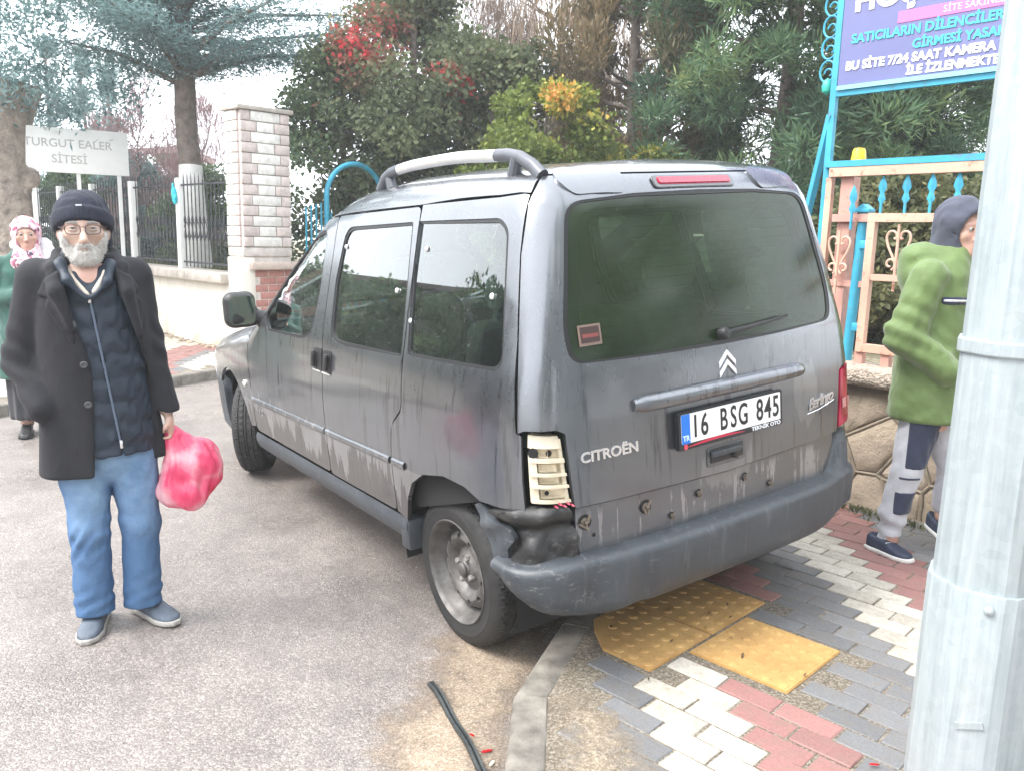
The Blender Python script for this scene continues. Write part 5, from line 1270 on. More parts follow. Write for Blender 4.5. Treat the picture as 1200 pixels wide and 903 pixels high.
def clumps(r, n, rad, zlo, zhi, shape='egg', hollow=.35):
    """clump centres in a crown of revolution: rad metres wide, between zlo and zhi"""
    out = []
    while len(out) < n:
        t = r.rand(); z = zlo+(zhi-zlo)*t
        if shape == 'egg': R = rad*math.sqrt(max(0, 1-((t-.42)/.6)**2))
        elif shape == 'cone': R = rad*(1-t)**.8*(.35+.65*min(1, t/.10))
        elif shape == 'column': R = rad*min(1, (1-t)*3.2)**.7*min(1, .5+t*4)
        else: R = rad
        a = r.uniform(0, 2*PI); rr = R*math.sqrt(r.uniform(hollow**2, 1)); out.append((rr*math.cos(a), rr*math.sin(a), z))
    return np.array(out)
def trunk_mb(h, r0, seed, lean=(0, 0), taper=.35):
    r = random.Random(seed); n = max(6, int(h/.35)); pts = []; x = y = 0
    for i in range(n+1):
        t = i/n; pts.append((x+lean[0]*t, y+lean[1]*t, h*t)); x += r.uniform(-.03, .03)*h/6; y += r.uniform(-.03, .03)*h/6
    mb = MB(); mb.tube(pts, [r0*(1.35-.35*min(1, i/n*6))*(1-(1-taper)*i/n) for i in range(n+1)], 12); return mb, np.array(pts)
def branches(mb, pts, targets, r0, seed, sag=.1):
    r = random.Random(seed); zt = pts[:, 2]
    for c in targets:
        zb = max(zt[0]+.15*(zt[-1]-zt[0]), min(zt[-1], c[2]-r.uniform(.2, .5)*(abs(c[0])+abs(c[1])+.3))); b = np.array([np.interp(zb, zt, pts[:, k]) for k in range(3)])
        m = (b+np.array(c))/2+np.array((r.uniform(-.1, .1), r.uniform(-.1, .1), r.uniform(-.05, .15)-sag)); mb.tube([b, m, c], [r0, r0*.6, r0*.2], 5, cap=False)
def tree(name, loc, label, cat, group, leafs, h, r0, rad, zlo, zhi, nc, shape, leaf=(.07, .045), per=160, cr=.30, seed=1, stops=None, mats=None, style='leaf', base=.7, hollow=.35, bark=None, trans=.25, squash=(1, 1, .8), extra=None):
    r = np.random.RandomState(seed); root = empty(name, (loc[0], loc[1], base), 0, label, cat, group)
    mb, pts = trunk_mb(h, r0, seed); C_ = clumps(r, nc, rad, zlo, zhi, shape, hollow); br = C_[r.permutation(nc)[:min(nc, 46)]]
    branches(mb, pts, br, r0*.28, seed); mb.build('trunk', bark or M_bark, root)
    k = np.repeat(np.arange(nc), per); ct = r.uniform(0, 1, nc); N = len(k)
    sz = r.uniform(.65, 1.25, nc)
    off = r.normal(size=(N, 3)); off /= np.linalg.norm(off, axis=1)[:, None]; rr = cr*r.uniform(.15, 1, N)**.55*sz[k]; P = C_[k]+off*rr[:, None]*np.array(squash)
    tint = np.clip(.55*ct[k]+.45*r.rand(N), 0, 1)
    if style == 'leaf': ax = off+r.normal(size=(N, 3))*.9+np.array((0, 0, -.3)); Lf, Wf = leaf
    elif style == 'needle': ax = off*1.0+r.normal(size=(N, 3))*.45+np.array((0, 0, .35)); Lf, Wf = leaf
    elif style == 'spray': ax = off*.6+r.normal(size=(N, 3))*.35+np.array((0, 0, 1.1)); Lf, Wf = leaf
    elif style == 'hang': ax = r.normal(size=(N, 3))*.28+np.array((0, 0, -1.0)); Lf, Wf = leaf
    if extra is not None: tint = extra(P, tint, r)
    link('crown', cloud_mesh('crown', P, ax, Lf, Wf, mats, tint, r), root); return root
G_ev = leaf_mat('evergreen_leaf', [(.0, (0.035, 0.062, 0.039)), (.45, (0.101, 0.160, 0.086)), (.8, (0.186, 0.244, 0.117)), (1, (0.312, 0.351, 0.166))])
G_ol = leaf_mat('olive_leaf', [(.0, (0.044, 0.060, 0.027)), (.5, (0.119, 0.131, 0.060)), (.85, (0.200, 0.188, 0.081)), (1, (0.300, 0.200, 0.088))])
G_red = leaf_mat('creeper_leaf', [(.0, (0.064, 0.088, 0.048)), (.45, (0.154, 0.181, 0.090)), (.62, (0.271, 0.154, 0.100)), (.8, (0.490, 0.109, 0.100)), (1, (0.900, 0.064, 0.090))])
G_yel = leaf_mat('yellowing_leaf', [(.0, (0.058, 0.091, 0.023)), (.45, (0.169, 0.215, 0.046)), (.72, (0.351, 0.325, 0.058)), (.88, (0.546, 0.338, 0.065)), (1, (0.624, 0.182, 0.091))])
G_brn = leaf_mat('bronze_spray', [(.0, (0.069, 0.062, 0.038)), (.4, (0.155, 0.129, 0.069)), (.75, (0.259, 0.182, 0.100)), (1, (0.328, 0.259, 0.129))])
G_pin = leaf_mat('pine_needle', [(.0, (0.026, 0.061, 0.042)), (.45, (0.086, 0.162, 0.086)), (.8, (0.189, 0.275, 0.113)), (1, (0.341, 0.380, 0.162))])
G_ced = leaf_mat('cedar_needle', [(.0, (0.065, 0.123, 0.123)), (.5, (0.162, 0.264, 0.264)), (1, (0.323, 0.440, 0.423))])  # needle colours paled to stand in for lens glare
G_tan = leaf_mat('dry_tan_twig', [(.0, (.16, .115, .085)), (.5, (.34, .26, .20)), (1, (.50, .41, .33))])
def dist_pt(px, D):
    q = (px-600)/973.3; d = np.array(_F)+np.array(_R)*q; d = d[:2]/np.hypot(d[0], d[1]); return CAM[:2]+d*D
GH = 'mixed trees behind the boundary'
A1 = (8.75, -2.5); A2 = (8.0, -3.2); A3 = (7.1, -3.85); A4 = (8.4, -6.0)
tree('broadleaf_tree', A1, 'grey green evergreen tree directly right of the block pillar', 'tree', GH, None, 3.1, .07, 1.15, .1, 3.2, 70, 'egg', (.075, .05), 240, .36, 11, mats=G_ev)
def spots(P, root, lst):
    b = 0
    for px, py, D, sx in lst:
        q = dist_pt(px, D); dd = D*math.cos(math.atan((px-600)/973.3)); zc = 1.511+(278+.026*(px-600)-py)/973.3*dd*1.02
        b = b+np.exp(-(((P-np.array((q[0]-root[0], q[1]-root[1], zc-.7)))/np.array((sx*1.5, sx*1.5, sx)))**2).sum(1))
    return np.clip(b, 0, 1.2)
def reds(P, t, r): return np.clip(t*.55+(.42*spots(P, A2, [(405, 70, 11.4, .6), (440, 60, 11.4, .5), (350, 110, 11.4, .35)])+.55*spots(P, A2, [(375, 175, 11.3, .16), (425, 70, 11.2, .18), (360, 120, 11.4, .16)]))*r.uniform(.4, 1.2, len(t)), 0, 1)
tree('broadleaf_tree', A2, 'tall tree with dull green and reddish leaves left of the roof rail', 'tree', GH, None, 3.9, .08, 1.35, .2, 4.1, 110, 'egg', (.08, .055), 250, .40, 12, mats=G_red, extra=reds)
def reds2(P, t, r): return np.clip(t*.58+.85*spots(P, A3, [(515, 100, 10.9, .16), (532, 112, 10.8, .15), (540, 122, 10.8, .12), (537, 146, 10.8, .07), (500, 95, 11, .10)])*r.uniform(.35, 1.15, len(t)), 0, 1)
tree('broadleaf_tree', A3, 'leafy tree with a bright red cluster of leaves above the van roof', 'tree', GH, None, 3.3, .07, 1.25, .1, 3.35, 95, 'egg', (.08, .055), 250, .40, 13, mats=G_red, extra=reds2)
tree('dry_tree', A4, 'pale tan tree of bare drooping twigs above the yellow shrub', 'tree', GH, None, 5.6, .09, 1.55, 1.6, 6.0, 110, 'egg', (.26, .014), 190, .42, 14, mats=G_tan, style='hang', squash=(1, 1, 1.2), trans=.1)
tree('bare_tree', (9.6, -4.4), 'leafless brown tree with upright twigs behind the reddish tree', 'tree', GH, None, 5.6, .08, 1.5, 1.8, 6.2, 90, 'egg', (.30, .010), 110, .45, 15, mats=leaf_mat('brown_twig', [(.0, (.10, .075, .065)), (1, (.30, .23, .20))]), style='spray', squash=(1, 1, 1.3))
tree('yellow_shrub', (5.2, -3.35), 'shrub with green yellow and orange leaves over the rear of the van', 'shrub', GH, None, 2.2, .04, .95, -.2, 2.45, 80, 'egg', (.065, .042), 230, .26, 16, mats=G_yel, extra=lambda P, t, r: np.clip(t*.58+.75*spots(P, (5.2, -3.35), [(648, 108, 8.9, .30), (662, 138, 8.7, .28), (655, 90, 9.0, .22), (700, 135, 8.8, .16)])*r.uniform(.5, 1.2, len(t)), 0, 1))
tree('yellow_shrub', (4.75, -4.25), 'lower yellow green shrub in front of the bronze cypress', 'shrub', GH, None, 1.6, .04, .95, -.2, 1.75, 70, 'egg', (.065, .042), 220, .26, 17, mats=G_yel)
tree('bronze_cypress', (5.9, -5.25), 'dense bronze brown cypress between the tan tree and the pine', 'tree', GH, None, 4.6, .12, 1.15, -.1, 5.0, 150, 'column', (.10, .026), 460, .28, 18, mats=G_brn, style='spray', squash=(1, 1, 1.35), hollow=.5)
tree('pine_tree', (4.15, -6.05), 'big green pine with long tufted needles behind the van', 'tree', GH, None, 5.2, .14, 1.75, .0, 6.2, 430, 'egg', (.16, .020), 300, .34, 19, mats=G_pin, style='needle', hollow=.35)
tree('pine_tree', (3.25, -6.9), 'smaller pine at the left of the welcome sign post', 'tree', GH, None, 3.6, .11, 1.2, .0, 4.0, 230, 'egg', (.17, .018), 320, .30, 20, mats=G_pin, style='needle', hollow=.25)
GB = 'hedge shrubs behind the salmon gate'
for i, (px, D, hh, lab) in enumerate(((1000, 7.3, 1.25, 'olive hedge shrub behind the turquoise gate post'), (1062, 7.6, 1.32, 'olive brown hedge shrub behind the heart scroll of the gate'), (1130, 7.2, 1.3, 'olive hedge shrub behind the youth in the green parka'), (1195, 7.0, 1.3, 'olive hedge shrub hidden mostly by the lamp pole'))):
    tree('hedge_shrub', dist_pt(px, D), lab, 'shrub', GB, None, hh*.8, .03, .62, -.05, hh, 60, 'column', (.055, .034), 260, .20, 30+i, mats=G_ol, hollow=.4)
for i, (px, D, hh, lab) in enumerate(((1062, 12, 2.15, 'thin small tree seen over the left half of the gate'), (1138, 11.5, 2.5, 'thin dark small tree beside the lamp pole under the sign'), (1098, 14, 1.9, 'distant bare shrub in the gap under the sign'))):
    tree('thin_tree', dist_pt(px, D), lab, 'tree', 'small trees beyond the gate', None, hh*.9, .03, .48, .3, hh, 40, 'column', (.06, .03), 90, .22, 40+i, mats=G_ol if i != 1 else G_ev, hollow=.2)
# ---- left side
cd = empty('cedar_tree', (9.63, -.65, .9), 0, 'tall cedar with level branches and a limewashed lower trunk behind the fence', 'tree')
mb, pts = trunk_mb(8.0, .165, 51, taper=.5); V = pts
mbl = MB(); qz = pts[pts[:, 2] < 1.8]; mbl.tube([tuple(p) for p in qz], [.165*(1.35-.35*min(1, i/(len(pts)-1)*6))*(1-.5*i/(len(pts)-1))*1.03 for i in range(len(qz))], 14); mbl.build('limewash', M_lime, cd)
r = np.random.RandomState(51); tips = []
for i in range(34):
    a = r.uniform(0, 2*PI); z = r.uniform(2.75, 5.4); Lb = r.uniform(1.2, 3.6)*(1-.06*(z-2)); tips.append((Lb*math.cos(a), Lb*math.sin(a), z+r.uniform(-.25, .35)))
for px_, zz, L_ in [(a_, b_+.75, c_) for a_, b_, c_ in ((110, 3.05, 2.2), (150, 2.5, 1.5), (60, 3.5, 2.8), (300, 2.75, 1.2), (330, 3.3, 1.6), (270, 3.9, 1.0), (90, 4.0, 2.4), (180, 3.4, 1.3), (20, 3.0, 3.2))]:
    q = dist_pt(px_, 12.3)-np.array((9.63, -.65)); tips.append((q[0], q[1], zz))
P = []; 
for c in tips:
    c = np.array(c); b = np.array((np.interp(c[2]-.25, pts[:, 2], pts[:, 0]), np.interp(c[2]-.25, pts[:, 2], pts[:, 1]), c[2]-.25-.08*np.linalg.norm(c[:2]))); m = (b+c)/2+np.array((0, 0, .12)); mb.tube([b, m, c], [.045, .028, .008], 6, cap=False)
    for t in np.linspace(.22, 1, 16):
        s = (1-t)**2*b+2*t*(1-t)*m+t*t*c; w = .42*(1-.5*t)+.06; k = 105; o = r.normal(size=(k, 3))*np.array((w*.6, w*.6, .055)); o[:, 2] -= .12*np.linalg.norm(o[:, :2], axis=1); P.append(s+o)
mb.build('trunk', M_bark, cd); P = np.concatenate(P); n = len(P)
link('crown', cloud_mesh('crown', P, r.normal(size=(n, 3))*np.array((1, 1, .5)), .075, .016, G_ced, np.clip(.5+.25*r.normal(size=n), 0, 1), r), cd)
tree('conifer_tree', (15.5, 3.2), 'broad blue green conifer rising at the upper left corner', 'tree', None, None, 7.5, .2, 2.3, 2.2, 8.5, 120, 'egg', (.14, .020), 240, .5, 52, mats=G_ced, style='needle', squash=(1.3, 1.3, .5), hollow=.3)
tk = empty('old_tree', (10.96, 1.44, .1), 0, 'thick old trunk with pale furrowed bark at the left edge', 'tree')
def tkf(P):
    z = P[:, 2]; R_ = .26+.10*np.exp(-z/.25)+.05*np.clip((z-2.1)/.8, 0, 1); a = np.arctan2(P[:, 1], P[:, 0]); f = R_*(1+.05*np.sin(a*7+z*1.3)+.03*np.sin(a*15-z*2)); d = np.hypot(P[:, 0]+.04*np.sin(z*1.7), P[:, 1])-f
    d = smin(d, ell(P, (-.08, -.29, 2.05), (.13, .10, .16)), .06); d = smin(d, cone(P, (0, 0, 2.3), (.1, .75, 3.3), .2, .12), .1); d = smin(d, cone(P, (0, 0, 2.4), (.3, -.55, 3.6), .2, .10), .1)
    return np.maximum(d, -z-.2)
sdf_obj('trunk', tkf, (-.6, -.8, -.1), (.7, 1.1, 3.3), .045, M_bark_pale, tk, 1)
r = np.random.RandomState(5); C_ = np.array([(r.normal()*.9, r.normal()*1.1, r.uniform(2.9, 4.6)) for _ in range(60)]); k = np.repeat(np.arange(60), 200); o = r.normal(size=(len(k), 3))*np.array((.22, .22, .14)); P = C_[k]+o
link('crown', cloud_mesh('crown', P, r.normal(size=P.shape), .10, .03, G_ced, r.rand(len(P)), r), tk)
for i, (px, D, hh, lab) in enumerate(((82, 24, 5.2, 'distant conifer over the left half of the white board'), (118, 27, 5.6, 'distant pointed conifer over the right half of the white board'), (146, 26, 5.0, 'distant small conifer at the right edge of the white board'))):
    tree('distant_conifer', dist_pt(px, D), lab, 'tree', 'distant conifers beyond the fence', None, hh*.95, .08, .8, .5, hh, 60, 'cone', (.16, .04), 70, .3, 60+i, mats=G_ced, style='needle')
for i, (px, D, hh, lab) in enumerate(((105, 18.5, 2.0, 'dark bush behind the fence under the white board'), (178, 16, 2.0, 'dark blue green bush behind the middle fence bay'), (148, 17, 1.7, 'dark bush behind the fence post beside the old man'), (255, 14.2, 1.6, 'dark bush behind the fence bay next to the pillar'), (215, 19, 2.4, 'dense dark bush far behind the limewashed trunk'))):
    tree('dark_bush', dist_pt(px, D), lab, 'shrub', 'dark bushes behind the iron fence', None, hh*.8, .04, .85, 0, hh, 60, 'egg', (.07, .045), 170, .28, 70+i, mats=G_ev if i != 1 else G_ced)
M_ptwig = leaf_mat('pinkish_twig', [(.0, (.22, .14, .14)), (1, (.42, .30, .31))])
for i, (px, D, hh, lab) in enumerate(((178, 15.5, 3.1, 'bare pinkish shrub of upright twigs right of the white board'), (248, 16, 3.0, 'bare pinkish shrub of upright twigs left of the pillar'))):
    tree('bare_shrub', dist_pt(px, D), lab, 'shrub', 'bare pinkish shrubs', None, hh*.7, .025, .75, .4, hh, 60, 'column', (.22, .012), 70, .25, 80+i, mats=M_ptwig, style='spray', squash=(1, 1, 1.4))
pg = empty('pergola', (*dist_pt(215, 17), .9), math.radians(11), 'thin pinkish pergola frame behind the fence', 'pergola'); M_pk = pbr('pink_beam', (.42, .30, .29), .7)
for nm, a, b, w in (('beam', (-.3, 0, 2.02), (3.2, .5, 2.06), .11), ('beam', (-.3, 0, 2.02), (.9, -1.2, 1.95), .11), ('post', (0, 0, 0), (0, 0, 1.97), .09), ('post', (2.6, .4, 0), (2.6, .4, 1.99), .09)): mb = MB(); mb.bar(a, b, w, w); mb.build(nm, M_pk, pg, smooth=False)
# grass strip on the wall top garden
def grass(name, xs, ys, base, n, mats, seed, h=.10):
    r = np.random.RandomState(seed); L = r.uniform(0, 1, n); s = xs[0]+(xs[1]-xs[0])*L; d = ys[0]+(ys[1]-ys[0])*r.rand(n); P = np.array([lw(a, b) for a, b in zip(s, d)]); P[:, 2] = base+h*.4
    o = link(name, cloud_mesh(name, P, r.normal(size=(n, 3))*.35+np.array((0, 0, 1)), h, .012, mats, r.rand(n), r)); tag(o, kind='stuff')
sheet('garden_terrace', [lw(.37, -.31)[:2], lw(30, -.31)[:2], lw(30, -20)[:2], lw(.37, -20)[:2]], .93, M_earth)
grass('grass', (.4, 9), (-2.5, -.35), .93, 14000, leaf_mat('grass_blade', [(0, (.05, .075, .02)), (.6, (.12, .15, .05)), (1, (.26, .25, .12))]), 3)
# garden gate with an arch
ag = empty('arch_gate', (7.36, -2.05, 0), math.radians(-79)+PI/2, 'turquoise garden gate with a round tube arch behind the van', 'gate')
mb = MB(); th = np.linspace(0, PI, 20); mb.tube([(0, .42, .1), (0, .42, 1.9)]+[(0, .42*math.cos(t), 1.93+.42*math.sin(t)) for t in th]+[(0, -.42, 1.9), (0, -.42, .1)], .032, 10); mb.build('arch', M_blue, ag)
for i in range(7): mb = MB(); mb.bar((0, -.36+.12*i, .2), (0, -.36+.12*i, 1.75), .016, .016); mb.build('bar', M_blue, ag, smooth=False)
for z in (.3, 1.62): mb = MB(); mb.bar((0, -.40, z), (0, .40, z), .03, .03); mb.build('rail', M_blue, ag, smooth=False)
for i in range(4): mb = MB(); mb.bar((0, .50+.07*i, 1.1), (0, .50+.07*i, 1.86-.02*i), .016, .016); mb.build('side_bar', M_blue, ag, smooth=False)
# white board above the fence
bd = empty('site_board', (*dist_pt(99, 13.4), 0), 0, 'white board with faint pale lettering raised on posts over the fence', 'sign')
va = math.atan2(*(dist_pt(97, 13.4)-CAM[:2])[::-1]); bd.rotation_euler = (0, 0, va-PI/2+.06)     # local x to the viewer's right, -y to the viewer
mb = MB(); mb.box((0, 0, 2.53), (1.50, .03, .60), bev=.004); mb.build('board', pbr('white_board', (.90, .90, .89), .4, var=.04, bump=0), bd)
M_fl = flat('faded_lettering', (.50, .48, .46))
for body, z, s in (('TURGUT EALER', 2.62, .155), ('SİTESİ', 2.41, .155)): link('lettering', text_mesh('lettering', body, s, M_fl, .001, 'CENTER', .001, 0, 1.0), bd, (.0, -.017, z), (PI/2, 0, 0))
for x in (-.45, .1, .62): mb = MB(); mb.bar((x, .04, .0), (x, .04, 2.5), .05, .05); mb.build('post', M_white, bd, smooth=False)
# ---- across the street, seen only in the window glass and the mirror
ap = empty('apartment_building', (20, 13.5, 0), 0, 'long low building across the street mirrored in the van side windows', 'building')
mb = MB(); mb.box((0, 3, 2.15), (44, 6, 4.3)); mb.build('wall', pbr('dull_render', (.13, .125, .105), .9, scale=1), ap, smooth=False)
mb = MB(); mb.box((0, 3, 4.4), (44.8, 6.8, .22)); mb.build('roof', pbr('roof_edge', (.10, .07, .06), .8), ap, smooth=False)
M_wd = flat('dark_window', (.03, .035, .04), .1)
for fl_ in (1.2, 3.2):
    for i in range(14):
        x = -19.5+i*3; mb = MB(); mb.box((x, -.01, fl_), (1.3, .08, 1.2)); w_o = mb.build('window', M_white, ap, smooth=False); mb = MB(); mb.box((x, -.055, fl_), (1.14, .02, 1.04)); mb.build('pane', M_wd, w_o, smooth=False)
for i, (x, y, h_, lab) in enumerate(((8, 10.4, 3.3, 'street tree across the road nearest the camera'), (13, 10.2, 3.6, 'street tree across the road mirrored in the sliding door window'), (18.5, 10.4, 3.4, 'street tree across the road mirrored in the rear side window'), (24.5, 10.3, 3.8, 'street tree across the road farthest along'), (-10, -3.0, 8.5, 'tall unseen tree added behind the camera to darken the rear window reflection'), (-11, 1.5, 9, 'second tall unseen tree added behind the camera for the rear window reflection'), (-10, -7.5, 8.5, 'third tall unseen tree added behind the camera for the rear window reflection'), (-12, 6, 8, 'fourth tall unseen tree added behind the camera for the rear window reflection'))):  # the last four are unseen, added to darken the rear glass reflection
    tree('offscreen_tree', (x, y), lab, 'tree', 'street trees out of view', None, h_*.85, .13, 1.9 if h_ < 5 else 2.8, .3 if h_ < 5 else 1.2, h_, 60 if h_ < 5 else 110, 'egg', (.20, .13), 90, .7, 90+i, mats=G_ev, base=0)
# ================================================================== LAMP POLE, DEBRIS
def pole_mat():
    t = NT('galvanised_steel'); w = t.co('Object'); s = t.noise(t.co('Object', (22, 22, 1.4)), 2, 5, .65); v = t.vor(w, 42, 'F1', 'Color')
    c = t.ramp(s, [(.3, (.27, .315, .33)), (.6, (.36, .405, .42)), (.8, (.45, .48, .49))]); c = t.mix(.04, c, t.math('MULTIPLY', t.sep(v)[0], .8)); c = t.mix(t.maprange(t.noise(w, 9, 6, .7), .58, .72, 0, .45), c, (.36, .37, .35))
    t.p(color=c, rough=.55, metal=.35); t.p(normal=t.bump(t.noise(w, 70, 4, .6), .25, .002)); return t.m
M_galv = pole_mat()
PCX, PCY = -1.610, .289
ZL = lambda z: (z+.1-1.511)*.86+1.411
lpole = empty('lamp_pole', (PCX, PCY, .1), 0, 'thick faceted galvanised lamp pole with a base sleeve at the right edge', 'lamp pole')
va = math.atan2(PCY-CAM[1], PCX-CAM[0])
def oct_(mb, zs, rs, n=8, ph=0, m=0):
    V = []; 
    for z, r in zip(zs, rs):
        for k in range(n):
            a = va+PI+ph+2*PI*(k+.5)/n
            for da, f in ((-.10, .997), (.10, .997)): V.append((r*f*math.cos(a+da), r*f*math.sin(a+da), z))
    N = 2*n; mb.add(V, [(i*N+j, i*N+(j+1) % N, (i+1)*N+(j+1) % N, (i+1)*N+j) for i in range(len(zs)-1) for j in range(N)], m)
mb = MB(); oct_(mb, [-.1, .5, 9], [.127, .1255, .075]); mb.build('shaft', M_galv, lpole, sharp=14)
mb = MB(); oct_(mb, [-.12, .0, .005, ZL(.505), ZL(.512), ZL(.512)], [.136, .136, .136, .135, .1335, .125]); mb.build('base_sleeve', M_galv, lpole, sharp=14)
mb = MB(); oct_(mb, [ZL(q)+.150 for q in (.965, .966, .970, 1.000, 1.004, 1.005)], [.120, .129, .1305, .1305, .129, .120], ph=.02); mb.build('band', M_galv, lpole, sharp=14)
fr_ = -np.array((math.cos(va), math.sin(va))); sd_ = np.array((-fr_[1], fr_[0]))          # towards the viewer, and sideways
def onpole(z, side, rr): p = fr_*rr+sd_*side; return (p[0], p[1], z)
mb = MB(); mb.tube([onpole(z, .030+.004*math.sin(z*9), .1168-.0055*z+.002) for z in np.linspace(ZL(.52), 2.6, 30)], .0035, 6); wl = mb.build('weld_seam', M_galv, lpole)
mb = MB(); mb.bar(onpole(ZL(.145), .028, .128), onpole(ZL(.125), -.028, .128), .012, .016); mb.build('weld_tab', M_galv, lpole)
mb = MB(); mb.lathe([(.012, 0), (.011, .008), (.006, .012), (0, .013)], 10, mat=Matrix(frame(onpole(ZL(.47), .01, .1265), (0, 0, 1), np.cross(np.append(fr_, 0), (0, 0, 1)), np.append(fr_, 0)).tolist())); mb.build('bolt', M_galv, lpole)
for k, ch in enumerate('AZAR'):
    me = text_mesh('raised_letter', ch, .048, M_galv, .0015, 'CENTER', .001); o = link('raised_letter', me, lpole)
    o.matrix_basis = Matrix(frame(onpole(ZL(.41-.062*k), .010, .1262), (-sd_[0]*-1, -sd_[1]*-1, 0), (0, 0, 1), np.append(fr_, 0)).tolist()) if False else Matrix(frame(onpole(ZL(.41-.062*k), .010, .1262), np.cross((0, 0, 1), np.append(fr_, 0)), (0, 0, 1), np.append(fr_, 0)).tolist())
# black trim strip lying in the gutter
def strip():
    a = np.array((-.225, 1.045)); b = np.array((-.86, 1.185)); n = 24; V = []; sec = [(-.011, 0), (-.0105, .008), (-.004, .013), (.003, .009), (.008, .012), (.011, .006), (.011, 0)]; d = (b-a)/np.linalg.norm(b-a); s = np.array((-d[1], d[0]))
    for i in range(n+1):
        t = i/n; p = a+(b-a)*t+s*.006*math.sin(t*PI*1.1); lift = .006+.012*math.sin(t*PI*2.2+.6)**2
        for o, z in sec: V.append((*(p+s*o*1.15), z+lift))
    k = len(sec); mb = MB(); mb.add(V, [(i*k+j, i*k+j+1, (i+1)*k+j+1, (i+1)*k+j) for i in range(n) for j in range(k-1)]+[(i*k, (i+1)*k, (i+1)*k+k-1, i*k+k-1) for i in range(n)]+[tuple(range(k)), tuple(range(n*k, n*k+k))[::-1]])
    m = pbr('scuffed_strip', (.014, .018, .018), .4, var=.8, scale=40, bump=.5, bscale=80); o = mb.build('trim_strip', m, sharp=40); tag(o, 'black ribbed trim strip lying in the dirt beside the kerb', 'trim')
strip()
M_rs = pbr('red_lens_plastic', (.42, .015, .02), .25, var=.2)
def shard(x, y, z, s, a, m, lab, cat='shard', grp=None):
    r = random.Random(int(x*1000)); pl = [(s*math.cos(t)*r.uniform(.5, 1.1), s*.4*math.sin(t)*r.uniform(.6, 1.1)) for t in np.linspace(0, 2*PI, 7)[:-1]]; mb = MB(); mb.prism(pl, .004, bev=.001); o = mb.build('lens_shard' if m is M_rs else 'litter_stub', m, loc=(x, y, z), rot=(.25, .1, a)); tag(o, lab, cat, grp)
def gpt(px, py, z):
    d = np.array(_F)*973.314+np.array(_R)*(px-600)-np.array(_U)*(py-451.5); return CAM+d*((z-CAM[2])/d[2])
p = gpt(570, 881, .005); shard(p[0], p[1], .008, .022, 1.2, M_rs, 'red lens splinter beside the black trim strip')
p = gpt(553, 862, .005); shard(p[0], p[1], .008, .010, .2, M_rs, 'tiny red lens chip above the splinter by the trim strip')
p = gpt(577, 895, .005); shard(p[0], p[1], .008, .016, 2.0, pbr('cream_scrap', (.62, .55, .42), .7), 'cream scrap lying at the end of the trim strip')
p = gpt(1025, 898, .1); shard(p[0], p[1], .106, .014, .8, M_rs, 'red lens chip on the paving at the bottom edge')
p = gpt(1073, 812, .1); shard(p[0], p[1], .106, .014, .3, pbr('tan_stub', (.48, .30, .14), .8), 'tan stub on the white pavers beside the lamp pole', 'litter')
# dead leaves on the tactile tiles and pavers
M_dl = pbr('dead_leaf', (.07, .045, .025), .8, var=.5)
dm = MB(); dm.add([(-.013, 0, .001), (0, .004, .004), (.013, 0, .002), (0, -.004, .003)], [(0, 3, 2, 1)])
dme = dm.mesh('dead_leaf', M_dl)
for i, (px, py) in enumerate(((716, 736), (787, 753), (831, 720), (856, 725), (856, 750), (870, 769), (943, 793), (852, 710), (760, 798), (676, 788), (870, 772), (783, 716))):
    p = gpt(px, py, .1); o = link('dead_leaf', dme, None, (p[0], p[1], .1085), (0, .15, rnd.uniform(0, 3))); tag(o, 'small dark dead leaf scattered on the paving around the tactile tiles', 'leaf', 'dead leaves on the paving')
# dry shoots against the hinge post, weeds along the wall foot
r = np.random.RandomState(9); n = 900; s = r.uniform(-1.2, 1.4, n); P = np.array([ww(a, -.06-.05*abs(q)) for a, q in zip(s, r.normal(size=n))]); P[:, 2] = .115
o = link('weeds', cloud_mesh('weeds', P, r.normal(size=(n, 3))*.6+np.array((0, 0, 1)), .045, .010, G_ol, r.rand(n), r)); tag(o, kind='stuff')
# ================================================================== PEOPLE   (local axes: x to the viewer's right, y away, z up; faces look to -y)
def cloth(name, col, bs=220, bstr=.35, var=.18, sc=7, rough=.9, sheen=.2):
    t = NT(name); c = t.co('Object'); n = t.noise(c, sc, 5, .6); t.p(color=t.ramp(n, [(.3, tuple(q*(1-var) for q in col)), (.7, tuple(q*(1+var) for q in col))]), rough=rough, sheen=sheen)
    b1 = t.bump(t.noise(c, bs, 2), bstr, .0015); t.p(normal=t.bump(t.noise(c, 24, 4, .55), .35, .012, b1)); return t.m
def skin_mat(name, col, red):
    t = NT(name); c = t.co('Object'); n = t.noise(c, 22, 4, .6); z = t.noise(c, 9, 3)
    t.p(color=t.mix(t.maprange(z, .4, .65, 0, .7), t.mix(t.maprange(n, .3, .7), col, tuple(q*.86 for q in col)), red), rough=.5, sss=.12); t.b.inputs['Subsurface Radius'].default_value = (.012, .005, .003)
    t.p(normal=t.bump(t.noise(c, 160, 3), .15, .001)); return t.m
M_skin = skin_mat('old_skin', (.60, .415, .33), (.58, .31, .245)); M_skin2 = skin_mat('young_skin', (.56, .35, .27), (.52, .26, .20))
M_coat = cloth('dark_wool_coat', (.0125, .0125, .016), sheen=.03); M_navy = cloth('navy_quilted_nylon', (.011, .021, .037), 90, .15, .2, 9, .58, .03)
